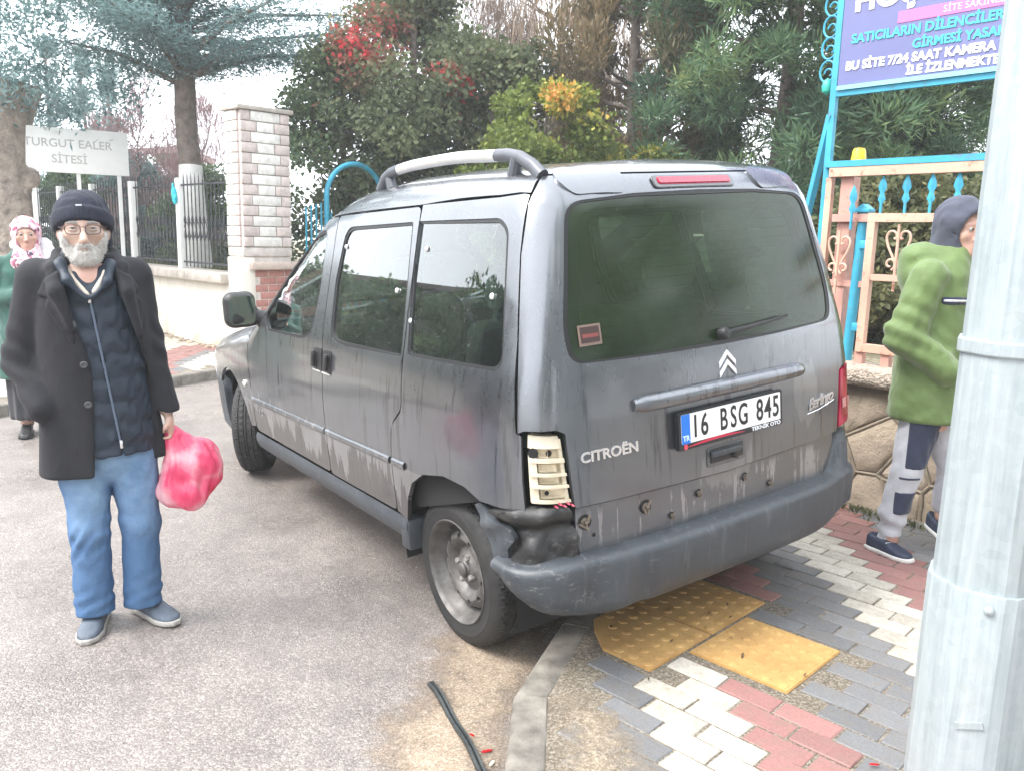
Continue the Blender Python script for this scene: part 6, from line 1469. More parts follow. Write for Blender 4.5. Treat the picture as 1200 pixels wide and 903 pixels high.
def jeans_mat():
    t = NT('washed_denim'); c = t.co('Object'); z = t.sep(c)[2]; y = t.sep(c)[1]; n = t.noise(c, 7, 5, .6)
    fade = t.math('MULTIPLY', t.maprange(z, .34, .52, .25, 1), t.maprange(y, .04, -.03, 0, 1)); f = t.math('MULTIPLY', fade, t.maprange(n, .3, .65, .3, 1))
    wv = t.noise(t.co('Object', (300, 300, 900)), 1, 1); col = t.mix(f, (.045, .115, .245), (.24, .37, .53)); col = t.mix(t.maprange(wv, .4, .6, 0, .18), col, (.02, .05, .11))
    t.p(color=col, rough=.85, normal=t.bump(t.noise(c, 30, 4, .6), .4, .012)); return t.m
M_jeans = jeans_mat()
M_lens = glass_mat('spectacle_lens', (.93, .94, .93), .02, (.5, .5, .5), .8, 1.5, False)
M_ink = flat('dark_metal_rim', (.05, .035, .04), .35)
M_eye = flat('eye_white', (.36, .33, .31), .25); M_iris = flat('iris', (.05, .035, .025), .2); M_lip = flat('lip', (.38, .17, .15), .5)
def head_sdf(P, old=True):
    x, y, z = P[:, 0], P[:, 1], P[:, 2]; Q = np.stack([np.abs(x), y, z], 1)
    f = ell(Q, (0, .015, .03), (.074, .092, .086)); f = smin(f, ell(Q, (0, -.022, -.045), (.060, .066, .074)), .04); f = smin(f, ell(Q, (0, -.066, -.096), (.026, .020, .018)), .03)
    f = smin(f, ell(Q, (.044, -.058, -.022), (.022, .022, .020)), .025); f = smin(f, cone(Q, (0, -.080, .024), (.044, -.068, .022), .011, .010), .02)
    f = smax(f, -ell(Q, (.031, -.098, .004), (.019, .020, .012)), .012)
    f = smin(f, ell(Q, (.031, -.071, .004), (.017, .0125, .013)), .004)
    f = smin(f, cone(Q, (0, -.082, .012), (0, -.109, -.036), .008, .0135), .014); f = smin(f, ell(Q, (.013, -.096, -.042), (.010, .012, .009)), .008)
    f = smin(f, cone(Q, (0, -.092, -.064), (.020, -.080, -.066), .006, .004), .008); f = smin(f, cone(Q, (0, -.091, -.076), (.018, -.080, -.075), .007, .004), .008); f = smax(f, -cone(Q, (0, -.101, -.070), (.022, -.088, -.071), .0035, .002), .004)
    if old: f = smax(f, -cone(Q, (.020, -.095, -.036), (.036, -.078, -.070), .005, .004), .014); f = smax(f, -ell(Q, (.048, -.085, -.052), (.014, .012, .022)), .018)
    f = smin(f, ell(Q, (.078, .012, -.008), (.009, .020, .033)), .010)
    f = smin(f, cone(P, (0, .03, -.06), (0, .045, -.20), .054, .060), .03)
    return f
def hand_fist(P, c, s=1.0, side=1):
    """closed hand: palm, four bent fingers of different length, thumb folded across; knuckles towards -y, held rod along y"""
    Q = (P-np.asarray(c))/s*np.array((side, 1, 1)); f = rbox(Q, (0, 0, 0), (.016, .040, .045), .014)
    for i, (y, l) in enumerate(((-.030, .95), (-.010, 1.05), (.010, 1.0), (.029, .82))):
        f = smin(f, chain(Q, [(.006, y, -.040), (-.004, y, -.062*l), (-.030*l, y, -.066*l), (-.038*l, y, -.044)], [.0095, .0092, .0085, .0075], .004), .005)
    f = smin(f, chain(Q, [(-.006, -.036, .018), (-.022, -.048, -.010), (-.036, -.032, -.036)], [.012, .0105, .009], .005), .008); return f*s
# ------------------------------------------------------------------ the old man
vdir = np.array((.98988, -.14191)); MP = CAM[:2]+vdir*(3.263+.05)
man = empty('person', (MP[0], MP[1], .003), math.radians(-8.158)-PI/2, 'old man in dark open coat, navy jacket, jeans and woollen hat, holding a bag', 'person')
man.rotation_euler = (0, -.028, math.radians(-8.158)-PI/2); man.scale = (1.0,)*3
HC = np.array((0.0, .045, 1.497))
def armL(P, dr=0): return chain(P, [(-.150, .06, 1.325), (-.232, .095, 1.04), (-.175, -.02, .885)], [.078+dr, .066+dr, .056+dr], .03)
def armR(P, dr=0): return chain(P, [(.138, .06, 1.325), (.170, .075, 1.08), (.222, .035, .83)], [.078+dr, .063+dr, .054+dr], .03)
def body_sdf(P):
    f = column_sdf(P, [.66, .9, 1.1, 1.25, 1.34, 1.39], [.11, .125, .14, .15, .13, .06], [.075, .085, .095, .095, .08, .055], [0]*6, [.05]*6); f = smin(f, armL(P, -.028), .03); f = smin(f, armR(P, -.026), .03)
    f = smin(f, cone(P, (0, .07, 1.46), (0, .06, 1.30), .054, .062), .03); f = smin(f, ell(P, (.01, .055, .70), (.12, .075, .11)), .02)
    for a, k, b in (((-.075, .05, .66), (-.068, .04, .38), (-.075, .06, .08)), ((.095, .05, .66), (.100, .04, .38), (.085, .06, .08))): f = smin(f, chain(P, [a, k, b], [.07, .05, .042], .03), .03)
    f = smin(f, hand_fist(P, (.232, .03, .775), .9), .012); return f
def man_body():
    V1, Q1 = surface_nets(lambda P: np.maximum(head_sdf(P-HC), 1.335-P[:, 2]), HC+np.array((-.10, -.135, -.175)), HC+np.array((.10, .125, .135)), .0042); V1 = relax(V1, Q1, 2, .4)
    V2, Q2 = surface_nets(body_sdf, (-.34, -.12, .02), (.32, .22, 1.47), .013); V2 = relax(V2, Q2, 1, .4)
    return link('body', mesh('body', np.concatenate([V1, V2]), np.concatenate([Q1, Q2+len(V1)]), M_skin), man)
man_body()
def eyes(root, hc, R=None):
    for sg in (1, -1):
        M_ = Matrix.Translation(hc) @ (R or Matrix.Identity(4)) @ Matrix.Translation((sg*.031, -.0765, .004))
        mb = MB(); mb.lathe([(0, -.0125)]+[(.0125*math.sin(t), -.0125*math.cos(t)) for t in np.linspace(.1, PI-.1, 9)]+[(0, .0125)], 14, mat=M_@Matrix.Scale(.86, 4, (0, 0, 1))); mb.lathe([(0, 0), (.0058, 0)], 12, 1, 'y', mat=M_@Matrix.Translation((0, -.01262, .000))@Matrix.Rotation(PI, 4, 'X')); mb.build('eye', [M_eye, M_iris], root)
eyes(man, Vector(HC))
hh = lambda P: P-HC
def lidf(P):
    Q = hh(P); Q = np.stack([np.abs(Q[:, 0]), Q[:, 1], Q[:, 2]], 1); s = np.linalg.norm(Q-np.array((.031, -.0765, .004)), axis=1); sh = np.abs(s-.0135)-.0016
    up = smax(sh, -(Q[:, 2]-.0062), .002); lo = smax(sh, (Q[:, 2]-.0018), .002); return np.maximum(np.minimum(up, lo), Q[:, 1]+.078)
sdf_obj('eyelids', lidf, HC+np.array((-.05, -.10, -.016)), HC+np.array((.05, -.06, .024)), .0022, M_skin, man, 1)
M_beard = pbr('white_beard', (.62, .60, .57), .9, var=.25, scale=60, bump=.9, bscale=330, bdist=.004)
def beardf(P):
    Q = hh(P); ax = np.abs(Q[:, 0]); d = head_sdf(Q)-.0045-.0022*wob(P, 190, 1)-.0055*np.clip((-.055-Q[:, 2])/.05, 0, 1)
    zb = np.interp(ax, [0, .022, .034, .046, .058, .068, .08], [-.052, -.050, -.058, -.048, -.030, -.012, .0]); r = Q[:, 2]-zb-.003*wob(P, 120, 2)
    f = smax(d, r, .004); f = smax(f, Q[:, 1]+.004, .006); f = smax(f, ax-.074, .004); f = smax(f, -ell(Q, (0, -.10, -.070), (.024, .03, .0065)), .003); f = smax(f, -(Q[:, 2]+.128), .01); f = smax(f, Q[:, 1]+.022+(Q[:, 2]+.10)*1.1*(Q[:, 2] < -.10), .008) if False else f; return f
bo = sdf_obj('beard', beardf, HC+np.array((-.10, -.13, -.14)), HC+np.array((.10, .03, .02)), .0034, M_beard, man, 1, .3)
bv = np.array([v.co[:] for v in bo.data.vertices]); bn = np.array([v.normal[:] for v in bo.data.vertices]); rb_ = np.random.RandomState(8); ii_ = rb_.randint(0, len(bv), 9000)
keep = bn[ii_][:, 1] < .6; ii_ = ii_[keep]; ax_ = bn[ii_]*.75+rb_.normal(size=(len(ii_), 3))*.45+np.array((0, 0, -.9))
bh_ = link('beard_hair', cloud_mesh('beard_hair', bv[ii_]+bn[ii_]*.0015+rb_.normal(size=(len(ii_), 3))*.002, ax_, .013, .0013, leaf_mat('white_hair', [(0, (.62, .60, .57)), (1, (.88, .86, .83))]), rb_.rand(len(ii_)), rb_), bo); bh_['kind'] = 'stuff'
for sg in (1, -1): mb = MB(); mb.tube([HC+np.array((sg*a, -.089+.012*(a/.05)**2, .021+.004*math.sin((a-.014)/.036*PI))) for a in np.linspace(.014, .050, 8)], [.002, .0035, .0042, .0042, .0038, .0034, .003, .002], 6, flat=1.3); mb.build('eyebrow', pbr('grey_hair', (.34, .32, .30), .9, var=.3, scale=90), man)
gls = empty('spectacles', (0, 0, 0)); gls.parent = man
for sg in (1, -1):
    rr = roundpoly([(-.0235, -.017), (.0235, -.015), (.0235, .014), (-.0235, .015)], .012, 5); c = HC+np.array((sg*.0315, -.102, .000)); rp_ = [(c[0]+p[0]*sg, c[1]+.010*(abs(p[0]*sg+sg*.0315)/.055)**2, c[2]+p[1]) for p in rr]
    mb = MB(); mb.tube(rp_, .0017, 6, closed=True); mb.build('rim', M_ink, gls); mb = MB(); mb.add(rp_, [tuple(range(len(rp_)))]); mb.build('lens', M_lens, gls, smooth=False)
    mb = MB(); mb.tube([HC+np.array(q) for q in ((sg*.054, -.092, .006), (sg*.072, -.075, .007), (sg*.079, -.01, .008), (sg*.079, .02, .0))], .0017, 6); mb.build('temple', M_ink, gls)
mb = MB(); mb.tube([HC+np.array(q) for q in ((-.010, -.102, .006), (0, -.1055, .010), (.010, -.102, .006))], .0016, 6); mb.build('bridge', M_ink, gls)
M_knit = cloth('navy_knit', (.013, .015, .028), 120, .5, .25, 40, .95, .05)
def hatf(P):
    Q = hh(P); x, y, z = Q.T; cut = .029-.42*(y+.085); cut = np.where(y > .03, .029-.42*.115-.30*(y-.03), cut); th = np.arctan2(y-.01, x); rib = .0011*np.sin(th*52)
    cap = ell(Q-np.stack([.12*np.clip(z-.08, 0, 1), 0*z, 0*z], 1), (-.002, .016, .046), (.092, .103, .092))-rib-.003*wob(P, 38, 2); cuff = ell(Q, (0, .014, .030), (.102, .113, .105))-rib
    cuff = smax(cuff, z-cut-.058, .012); f = smin(cap, cuff, .006); f = smax(f, cut-z, .006); inner = ell(Q, (0, .015, .028), (.080, .094, .084)); f = np.maximum(f, -inner)
    flap = smax(ell(Q, (.068, .055, -.045), (.024, .042, .062)), -head_sdf(Q)-.0, .004); return smin(f, flap, .012)
sdf_obj('hat', hatf, HC+np.array((-.115, -.12, -.12)), HC+np.array((.115, .145, .155)), .0042, M_knit, man, 1, .4)
mb = MB(); mb.box(HC+np.array((-.006, -.094, .082)), (.020, .004, .005), bev=.001); mb.build('hat_label', flat('label_thread', (.62, .62, .66)), man)
zs = [.575, .62, .75, .9, 1.1, 1.25, 1.33, 1.375, 1.41]
def torso(P, dr=0):
    return column_sdf(P, zs, np.array([.222, .222, .210, .198, .192, .190, .176, .135, .088])+dr, np.array([.150, .150, .148, .148, .142, .130, .112, .095, .080])+dr, [.005]*9, [.055]*9, 2.4)
def opening(P, g=0):
    z = P[:, 2]; zz = [.55, .60, .668, .82, .89, 1.01, 1.03, 1.15, 1.18, 1.28, 1.31, 1.38, 1.44]
    L = np.interp(z, [.55, .60, .89, 1.03, 1.18, 1.28, 1.38, 1.45], [-.04, -.038, -.016, -.014, -.052, -.072, -.085, -.07]); R_ = np.interp(z, [.55, .668, .82, 1.01, 1.15, 1.31, 1.40, 1.45], [.245, .222, .192, .170, .133, .092, .085, .07])
    return np.maximum(np.maximum(L+g-P[:, 0], P[:, 0]-R_+g), P[:, 1]-.0)
def coatf(P):
    x, y, z = P.T; fold = .005*np.sin(x*40+z*4)*np.clip((.95-z)/.3, 0, 1)+.003*wob(P, 9, 1)
    f = torso(P)-fold; f = smax(f, .62+.03*np.clip(x/.2, -1, 1)*(x > 0)-z, .008)
    f = smax(f, -opening(P), .010)
    cl = chain(P, [(0, .135, 1.415), (-.085, .07, 1.41), (-.108, -.02, 1.365), (-.098, -.075, 1.29), (-.062, -.088, 1.17)], [.020, .021, .020, .017, .008], .02); cr = chain(P, [(0, .135, 1.415), (.085, .07, 1.41), (.112, -.02, 1.365), (.118, -.070, 1.28), (.146, -.075, 1.13)], [.020, .021, .020, .017, .008], .02)
    f = smin(f, smin(cl, cr, .02), .012)
    cre = lambda p0: .007*np.sin((P-np.array(p0))@np.array((60, 30, 75)))*np.exp(-(((P-np.array(p0))/.12)**2).sum(1))
    aL = armL(P)-cre((-.23, .05, 1.03))-.003*wob(P, 14, 3)
    aR = armR(P)-cre((.17, .03, 1.08))*.8-.003*wob(P, 14, 4); aR = smax(aR, -((P-np.array((.222, .035, .83)))@np.array((.2, -.15, .96))+.0), .006)
    f = smin(f, aL, .018); f = smin(f, aR, .012); inner = torso(P, -.055); f = np.maximum(f, -np.maximum(inner, z-.68)); f = smax(f, -smax(armR(P, -.014), z-.90, .01), .004); return f
ct = sdf_obj('coat', coatf, (-.36, -.16, .56), (.34, .25, 1.47), .0085, M_coat, man, 2, .4)
def lapel(name, poly, par):
    P2 = np.array(poly, float); lo = np.array((P2[:, 0].min()-.02, -.16, P2[:, 1].min()-.02)); hi = np.array((P2[:, 0].max()+.02, .10, P2[:, 1].max()+.02))
    def f(P):
        d = seg_dist(P[:, 0], P[:, 2], P2)*np.where(inpoly(P[:, 0], P[:, 2], P2), -1, 1); return np.maximum(smax(coatf(P)-.0085, d, .004), P[:, 1]-.06)
    return sdf_obj(name, f, lo, hi, .006, M_coat, par, 1, .35)
lapel('lapel', [(-.082, 1.365), (-.135, 1.330), (-.160, 1.275), (-.128, 1.268), (-.140, 1.235), (-.062, 1.10), (-.052, 1.16), (-.070, 1.27)], ct); lapel('lapel', [(.090, 1.365), (.140, 1.335), (.165, 1.285), (.145, 1.272), (.172, 1.245), (.158, 1.11), (.142, 1.12), (.108, 1.25)], ct)
for x, z, y in ((-.060, 1.175, -.094), (-.036, 1.035, -.098), (-.034, .895, -.100)):
    mb = MB(); mb.lathe([(.013, 0), (.013, .003), (.010, .005), (.006, .0035), (0, .0035)], 14, mat=Matrix.Translation((x, y, z))@Matrix.Rotation(PI/2, 4, 'X')); mb.build('button', flat('coat_button', (.06, .06, .065), .25), ct)
def jackf(P):
    x, y, z = P.T; q = .0055*np.abs(np.sin((z-.72)*PI/.085))-.003+.004*wob(P, 40, 2)
    f = column_sdf(P, [.692, .735, .76, .9, 1.1, 1.25, 1.33, 1.37], [.170, .170, .174, .168, .162, .158, .135, .08], [.132, .131, .134, .128, .124, .112, .092, .07], [.01]*8, [.052]*8, 2.3)-q
    cl = chain(P, [(0, .115, 1.405), (-.068, .06, 1.405), (-.082, -.02, 1.375), (-.062, -.068, 1.325), (-.012, -.080, 1.265)], [.017, .018, .019, .016, .010], .02); cr = chain(P, [(0, .115, 1.405), (.066, .06, 1.40), (.078, -.02, 1.37), (.060, -.066, 1.32), (.004, -.080, 1.26)], [.017, .018, .018, .015, .010], .02)
    f = smin(f, smin(cl, cr, .015), .014); f = smax(f, -cone(P, (0, .02, 1.48), (.002, -.075, 1.325), .055, .040), .012); zx = .0+.06*(1.27-z)/.55; f = smax(f, -np.where(z < 1.29, np.abs(x-zx)-.0015+np.maximum(0, y+.02)*5, 1), .004); return f
jk = sdf_obj('jacket', jackf, (-.20, -.13, .68), (.22, .21, 1.45), .0075, M_navy, man, 1, .35)
zl = [(.0+.06*(1.27-z)/.55, z) for z in np.linspace(1.27, .725, 14)]; zpts = np.array([(x, -.2, z) for x, z in zl]); 
for i in range(len(zpts)):
    ys_ = np.linspace(-.2, .0, 200); pp = np.stack([0*ys_+zpts[i, 0], ys_, 0*ys_+zpts[i, 2]], 1); d = column_sdf(pp, [.692, .735, .76, .9, 1.1, 1.25, 1.33, 1.37], [.170, .170, .174, .168, .162, .158, .135, .08], [.132, .131, .134, .128, .124, .112, .092, .07], [.01]*8, [.052]*8, 2.3); zpts[i, 1] = ys_[np.argmax(d < 0)]-.001
mb = MB(); mb.tube(zpts, .0045, 6, flat=1.0); mb.build('zip', flat('zip_tape', (.10, .13, .18), .4), jk)
mb = MB(); mb.box(zpts[0]+np.array((0, -.007, -.012)), (.010, .005, .026), bev=.002); mb.build('zip_pull', M_chrome, jk)
mb = MB(); mb.box(zpts[-1]+np.array((0, -.006, .012)), (.010, .006, .030), bev=.002); mb.build('zip_stop', M_chrome, jk)
sdf_obj('shirt_collar', lambda P: smax(smin(chain(P, [(.02, .10, 1.395), (.066, .03, 1.385), (.058, -.04, 1.345), (.018, -.072, 1.285)], [.010]*4, .01), chain(P, [(-.02, .10, 1.395), (-.062, .03, 1.380), (-.050, -.04, 1.335), (-.005, -.072, 1.275)], [.009]*4, .01), .008), -ell(P, (0, .03, 1.40), (.045, .05, .12)), .004), (-.09, -.10, 1.25), (.09, .14, 1.42), .006, cloth('cream_shirt', (.58, .50, .42)), man, 1)
def jeansf(P):
    x, y, z = P.T; f = ell(P, (.012, .05, .70), (.152, .106, .135))
    cr = .0035*np.sin(z*85+np.abs(x-.012)*70+y*40+2*np.sin(x*30))*np.exp(-((z-.37)/.08)**2)*np.clip(.5-wob(P, 14, 1), 0, 1)*1.6+.0045*np.sin(z*110-x*45+y*30)*np.exp(-((z-.12)/.05)**2)*np.clip(.6+wob(P, 16, 3), 0, 1)+.0025*wob(P, 26, 2)+.003*np.sin(x*60+z*40)*np.exp(-((z-.60)/.06)**2)
    l1 = chain(P, [(-.070, .05, .66), (-.072, .035, .40), (-.084, .050, .0)], [.092, .067, .070], .03); l2 = chain(P, [(.095, .05, .66), (.100, .035, .40), (.084, .050, .0)], [.090, .067, .070], .03)
    f = smin(f, np.minimum(l1, l2)-cr, .025); f = smax(f, .062-z, .003); return np.maximum(f, -(np.minimum(chain(P, [(-.070, .035, .40), (-.080, .055, .05)], [.05, .05]), chain(P, [(.102, .035, .40), (.082, .055, .05)], [.05, .05]))+.0) if False else -1e9)
sdf_obj('jeans', jeansf, (-.19, -.10, .06), (.21, .20, .85), .008, M_jeans, man, 1, .4)
M_shoe = pbr('grey_blue_shoe', (.085, .105, .135), .6, var=.25, scale=20, bump=.3, bscale=160); M_sole = pbr('pale_rubber_sole', (.34, .32, .29), .7, var=.2)
def shoe(parent, heel, ang, L, up, so, lift=0, tilt=0, w=.047):
    d = np.array((math.sin(ang), -math.cos(ang))); s = np.array((d[1], -d[0])); h0 = np.array(heel, float)
    def loc(P): Q = P-np.array((h0[0], h0[1], lift)); a = Q[:, :2]@d; z = Q[:, 2]-a*math.tan(tilt); return np.stack([Q[:, :2]@s, a, z], 1)
    def outline(Q): t = np.clip(Q[:, 1]/L, 0, 1); hw = w*np.interp(t, [0, .12, .3, .5, .72, .9, 1], [.62, .80, .78, .84, 1.0, .80, .30]); return np.maximum(np.abs(Q[:, 0])-hw, np.maximum(-Q[:, 1], Q[:, 1]-L))
    def upf(P):
        Q = loc(P); t = np.clip(Q[:, 1]/L, 0, 1); top = np.interp(t, [0, .1, .3, .42, .6, .8, .95, 1], [.085, .088, .085, .080, .058, .045, .034, .02]); prof = np.sqrt(np.maximum(0, 1-(np.abs(Q[:, 0])/(w*1.05))**2.4)); f = smax(outline(Q)+.001, Q[:, 2]-.018-(top-.018)*prof, .014); f = smax(f, .012-Q[:, 2], .004); return smax(f, -np.where(t < .42, ell(Q, (0, .16*L+.02, .10), (.030, .052, .035)), 1), .004)
    def sof(P): Q = loc(P); return smax(outline(Q)-.004, np.abs(Q[:, 2]-.010-.006*np.clip(.5-Q[:, 1]/L, 0, 1))-.011, .004)
    c = np.array((*h0, lift)); e = np.array((*(h0+d*L), lift)); lo = np.minimum(c, e)-np.array((.07, .07, .03+abs(tilt)*.1)); hi = np.maximum(c, e)+np.array((.07, .07, .12+abs(tilt)*.25))
    o = sdf_obj('shoe', upf, lo, hi, .0065, up, parent, 2); sdf_obj('sole', sof, lo, hi, .0055, so, o, 1); return o
shoe(man, (-.062, .155), -.22, .262, M_shoe, M_sole); shoe(man, (.065, .150), .52, .262, M_shoe, M_sole)
# the red bag
def bag_mat():
    t = NT('red_carrier_bag'); c = t.co('Object'); n = t.noise(c, 14, 3); v = t.vor(c, 9)
    t.p(color=t.ramp(t.math('ADD', t.math('MULTIPLY', n, .5), t.math('MULTIPLY', v, .6)), [(.25, (.72, .04, .14)), (.48, (.84, .12, .24)), (.70, (.90, .58, .64))]), rough=.22, spec=.6)
    tl_ = t.n('ShaderNodeBsdfTranslucent'); tl_.inputs[0].default_value = (.85, .06, .14, 1); mx = t.n('ShaderNodeMixShader'); mx.inputs[0].default_value = .35
    t.t.links.new(t.b.outputs[0], mx.inputs[1]); t.t.links.new(tl_.outputs[0], mx.inputs[2]); t.t.links.new(mx.outputs[0], t.out.inputs[0])
    t.p(normal=t.bump(t.noise(t.co('Object', (26, 26, 7)), 1.6, 2, .5, 1.0), .45, .010)); return t.m
def bagf(P):
    x, y, z = P.T; f = ell(P, (.315, .02, .575), (.090, .085, .105)); f = smin(f, ell(P, (.225, .01, .515), (.062, .065, .070)), .035); f = smin(f, ell(P, (.285, -.03, .495), (.060, .055, .058)), .03); f = smin(f, ell(P, (.33, .05, .62), (.07, .06, .075)), .03)
    f = smin(f, cone(P, (.262, .02, .62), (.236, .03, .745), .062, .014), .05); f = smin(f, cone(P, (.33, .02, .66), (.240, .03, .745), .030, .010), .03)
    a = np.arctan2(y-.02, x-.236); f = f-.0075*np.abs(np.sin(a*6.5+z*7+1.5*wob(P, 12, 1)))*np.clip((z-.46)/.16, 0, 1)-.004*wob(P, 20, 2)-.002*wob(P, 46, 3); return f
bagv = sdf_obj('carrier_bag', bagf, (.12, -.12, .40), (.46, .16, .78), .0075, bag_mat(), None, 1, .4)
bagv.matrix_basis = Matrix.Translation(man.location)@man.rotation_euler.to_matrix().to_4x4()@Matrix.Scale(1.0, 4); tag(bagv, 'crumpled translucent red plastic bag hanging from the old man\'s hand', 'bag')
# ------------------------------------------------------------------ the youth in green
ya = math.radians(-60.28)-PI/2; YP = np.array((-.474, -1.249)); yd = (YP-CAM[:2])/np.linalg.norm(YP-CAM[:2]); YP = YP+yd*.10
yo = empty('person', (YP[0], YP[1], .1), ya, 'youth in a green parka and grey hood walking half behind the lamp pole', 'person')
YH = np.array((.150, .0, 1.49)); yr = .80; cy_, sy_ = math.cos(yr), math.sin(yr)
RH_ = np.array(((cy_, -sy_, 0), (sy_, cy_, 0), (0, 0, 1)))          # local head axes -> youth axes
def yhead(P): return head_sdf((P-YH)@RH_, False)
def ybody(P):
    f = column_sdf(P, [.60, .8, 1.1, 1.28, 1.36, 1.40], [.10, .10, .105, .10, .08, .05], [.13, .135, .145, .15, .10, .055], [.09, .09, .09, .09, .10, .12], [0]*6); f = smin(f, chain(P, [(.06, -.14, 1.29), (-.035, -.17, 1.03), (.12, -.15, .90)], [.05, .045, .04], .03), .03); f = smin(f, chain(P, [(.08, .14, 1.29), (.0, .19, 1.03), (.13, .15, .90)], [.05, .045, .04], .03), .03)
    f = smin(f, cone(P, (.14, 0, 1.46), (.10, 0, 1.33), .05, .06), .03)
    for q in ([(.07, -.075, .64), (.035, -.085, .39), (.0, -.09, .08)], [(.12, .075, .64), (.235, .085, .41), (.22, .10, .16)]): f = smin(f, chain(P, q, [.065, .048, .04], .02), .03)
    return f
V1, Q1 = surface_nets(lambda P: np.maximum(yhead(P), 1.34-P[:, 2]), YH+np.array((-.14, -.14, -.16)), YH+np.array((.14, .14, .13)), .0055); V1 = relax(V1, Q1, 2, .4); V2, Q2 = surface_nets(ybody, (-.13, -.26, .02), (.30, .26, 1.48), .016)
link('body', mesh('body', np.concatenate([V1, V2]), np.concatenate([Q1, Q2+len(V1)]), M_skin2), yo); eyes(yo, Vector(YH), Matrix.Rotation(yr, 4, 'Z'))
M_parka = cloth('green_parka', (.100, .155, .045), 150, .2, .15, 8, .7); M_hood = cloth('grey_hoodie', (.060, .066, .092), 200, .4, sheen=.05)
def parkaf(P):
    x, y, z = P.T; q = .007*np.sin((z-x*.6)*58+y*14)*np.clip((.06-x)/.1, 0, 1)*.6+.006*wob(P, 22, 1)+.004*wob(P, 50, 2)
    f = column_sdf(P, [.635, .66, .8, 1.0, 1.2, 1.30, 1.36, 1.42], [.150, .158, .152, .145, .142, .13, .11, .085], [.175, .182, .180, .178, .175, .165, .13, .09], [.088, .088, .088, .085, .088, .09, .10, .11], [0]*8, 2.5)-q*.6
    f = smin(f, ell(P, (.0, 0, 1.375), (.085, .125, .060)), .04); f = smin(f, ell(P, (-.03, 0, 1.30), (.06, .11, .09)), .04)
    cr = .009*np.sin((P-np.array((-.04, -.2, 1.02)))@np.array((30, 20, 78)))*np.exp(-(((P-np.array((-.03, -.19, 1.02)))/.17)**2).sum(1))
    a = chain(P, [(.045, -.155, 1.285), (-.030, -.195, 1.03), (.155, -.180, .885)], [.080, .076, .062], .04)-cr-.004*wob(P, 34, 3); a2 = chain(P, [(.06, .155, 1.285), (-.01, .195, 1.03), (.15, .180, .885)], [.080, .074, .062], .04)
    f = smin(f, np.minimum(a, a2), .015); f = smax(f, -ell(P, (.135, .0, 1.46), (.080, .078, .11)), .01); f = smax(f, .64-z, .006); return np.maximum(f, -np.maximum(column_sdf(P, [.5, 1.2], [.125, .11], [.155, .14], [.088]*2, [0]*2), z-.70))
pk_ = sdf_obj('parka', parkaf, (-.15, -.30, .61), (.28, .30, 1.48), .010, M_parka, yo, 2, .4)
def shellpatch(name, f, box, mat, par, h=.007, off=.003):
    lo, hi = map(np.array, box); return sdf_obj(name, lambda P: np.maximum(f(P)-off, rbox(P, (lo+hi)/2, (hi-lo)/2, .004)), lo-.02, hi+.02, h, mat, par, 1, .3)
shellpatch('chest_band', parkaf, ((.10, -.26, 1.172), (.27, .0, 1.208)), cloth('navy_band', (.02, .024, .045)), pk_); shellpatch('white_stripe', parkaf, ((.105, -.26, 1.184), (.268, .0, 1.196)), flat('reflective_stripe', (.62, .64, .66), .4), pk_, .005, .0055)
fd_ = RH_@np.array((0, -1., 0))
def hoodf(P):
    Q = P-YH; f = ell(Q, (-.005, .0, .028), (.112, .108, .122))-.004*wob(P, 30, 1); f = smin(f, ell(Q, (-.035, .02, -.07), (.085, .085, .085)), .04); f = smin(f, cone(P, YH+np.array((-.01, 0, -.10)), (.105, 0, 1.345), .078, .088), .03)
    inn = ell(Q, (0, 0, .018), (.094, .094, .108)); f = np.maximum(f, -inn); fr = Q@fd_; op = ell(Q, fd_*.10+np.array((0, 0, -.012)), np.array((.078, .078, .088))); f = smax(f, -op, .008)
    rim = np.abs(np.linalg.norm((Q-fd_*.066-np.array((0, 0, -.005)))-np.outer((Q-fd_*.066)@fd_, fd_)*1.0, axis=1)-.083)-.010; return f
sdf_obj('hood', hoodf, YH+np.array((-.16, -.15, -.19)), YH+np.array((.15, .15, .17)), .007, M_hood, yo, 2, .4)
def pantsf(P):
    x, y, z = P.T; cr = .006*np.sin(z*80+x*25)*np.exp(-((z-.16)/.07)**2)+.003*wob(P, 30, 1)
    f = chain(P, [(.075, -.07, .66), (.040, -.085, .40), (.004, -.09, .20), (.0, -.09, .10)], [.092, .066, .060, .048], .02); f2 = chain(P, [(.12, .075, .66), (.235, .085, .42), (.225, .10, .24), (.22, .10, .20)], [.09, .066, .058, .044], .02); f = smin(np.minimum(f, f2)-cr, ell(P, (.09, 0, .69), (.11, .14, .10)), .02); return smax(f, .078-z, .006)
pn = sdf_obj('sweatpants', pantsf, (-.10, -.20, .09), (.32, .20, .80), .009, cloth('grey_marl', (.42, .42, .45), 160, .3), yo, 1, .4)
M_nv = cloth('navy_panel', (.020, .026, .055))
shellpatch('navy_panel', pantsf, ((.030, -.20, .425), (.17, -.07, .65)), M_nv, pn, .008); shellpatch('navy_panel', pantsf, ((.0, -.20, .205), (.09, -.08, .315)), M_nv, pn, .008); shellpatch('navy_stripe', pantsf, ((.01, -.20, .375), (.10, -.10, .388)), M_nv, pn, .006)
M_trainer = pbr('navy_trainer', (.022, .032, .060), .6, var=.3, scale=40, bump=.3, bscale=180); M_ws = pbr('white_sole', (.66, .64, .60), .6, var=.15)
s1 = shoe(yo, (-.085, -.055), .98, .225, M_trainer, M_ws); s2 = shoe(yo, (.155, .10), 1.2, .225, M_trainer, M_ws, .10, -.5)
mb = MB()
for k in range(4): 
    th = np.linspace(.3, 2.0, 10); rr = .020+.008*k; mb.tube([(-.020+rr*math.cos(t)*.75+.02, -.135+.02*math.cos(t), .022+rr*math.sin(t)) for t in th], .0016, 5)
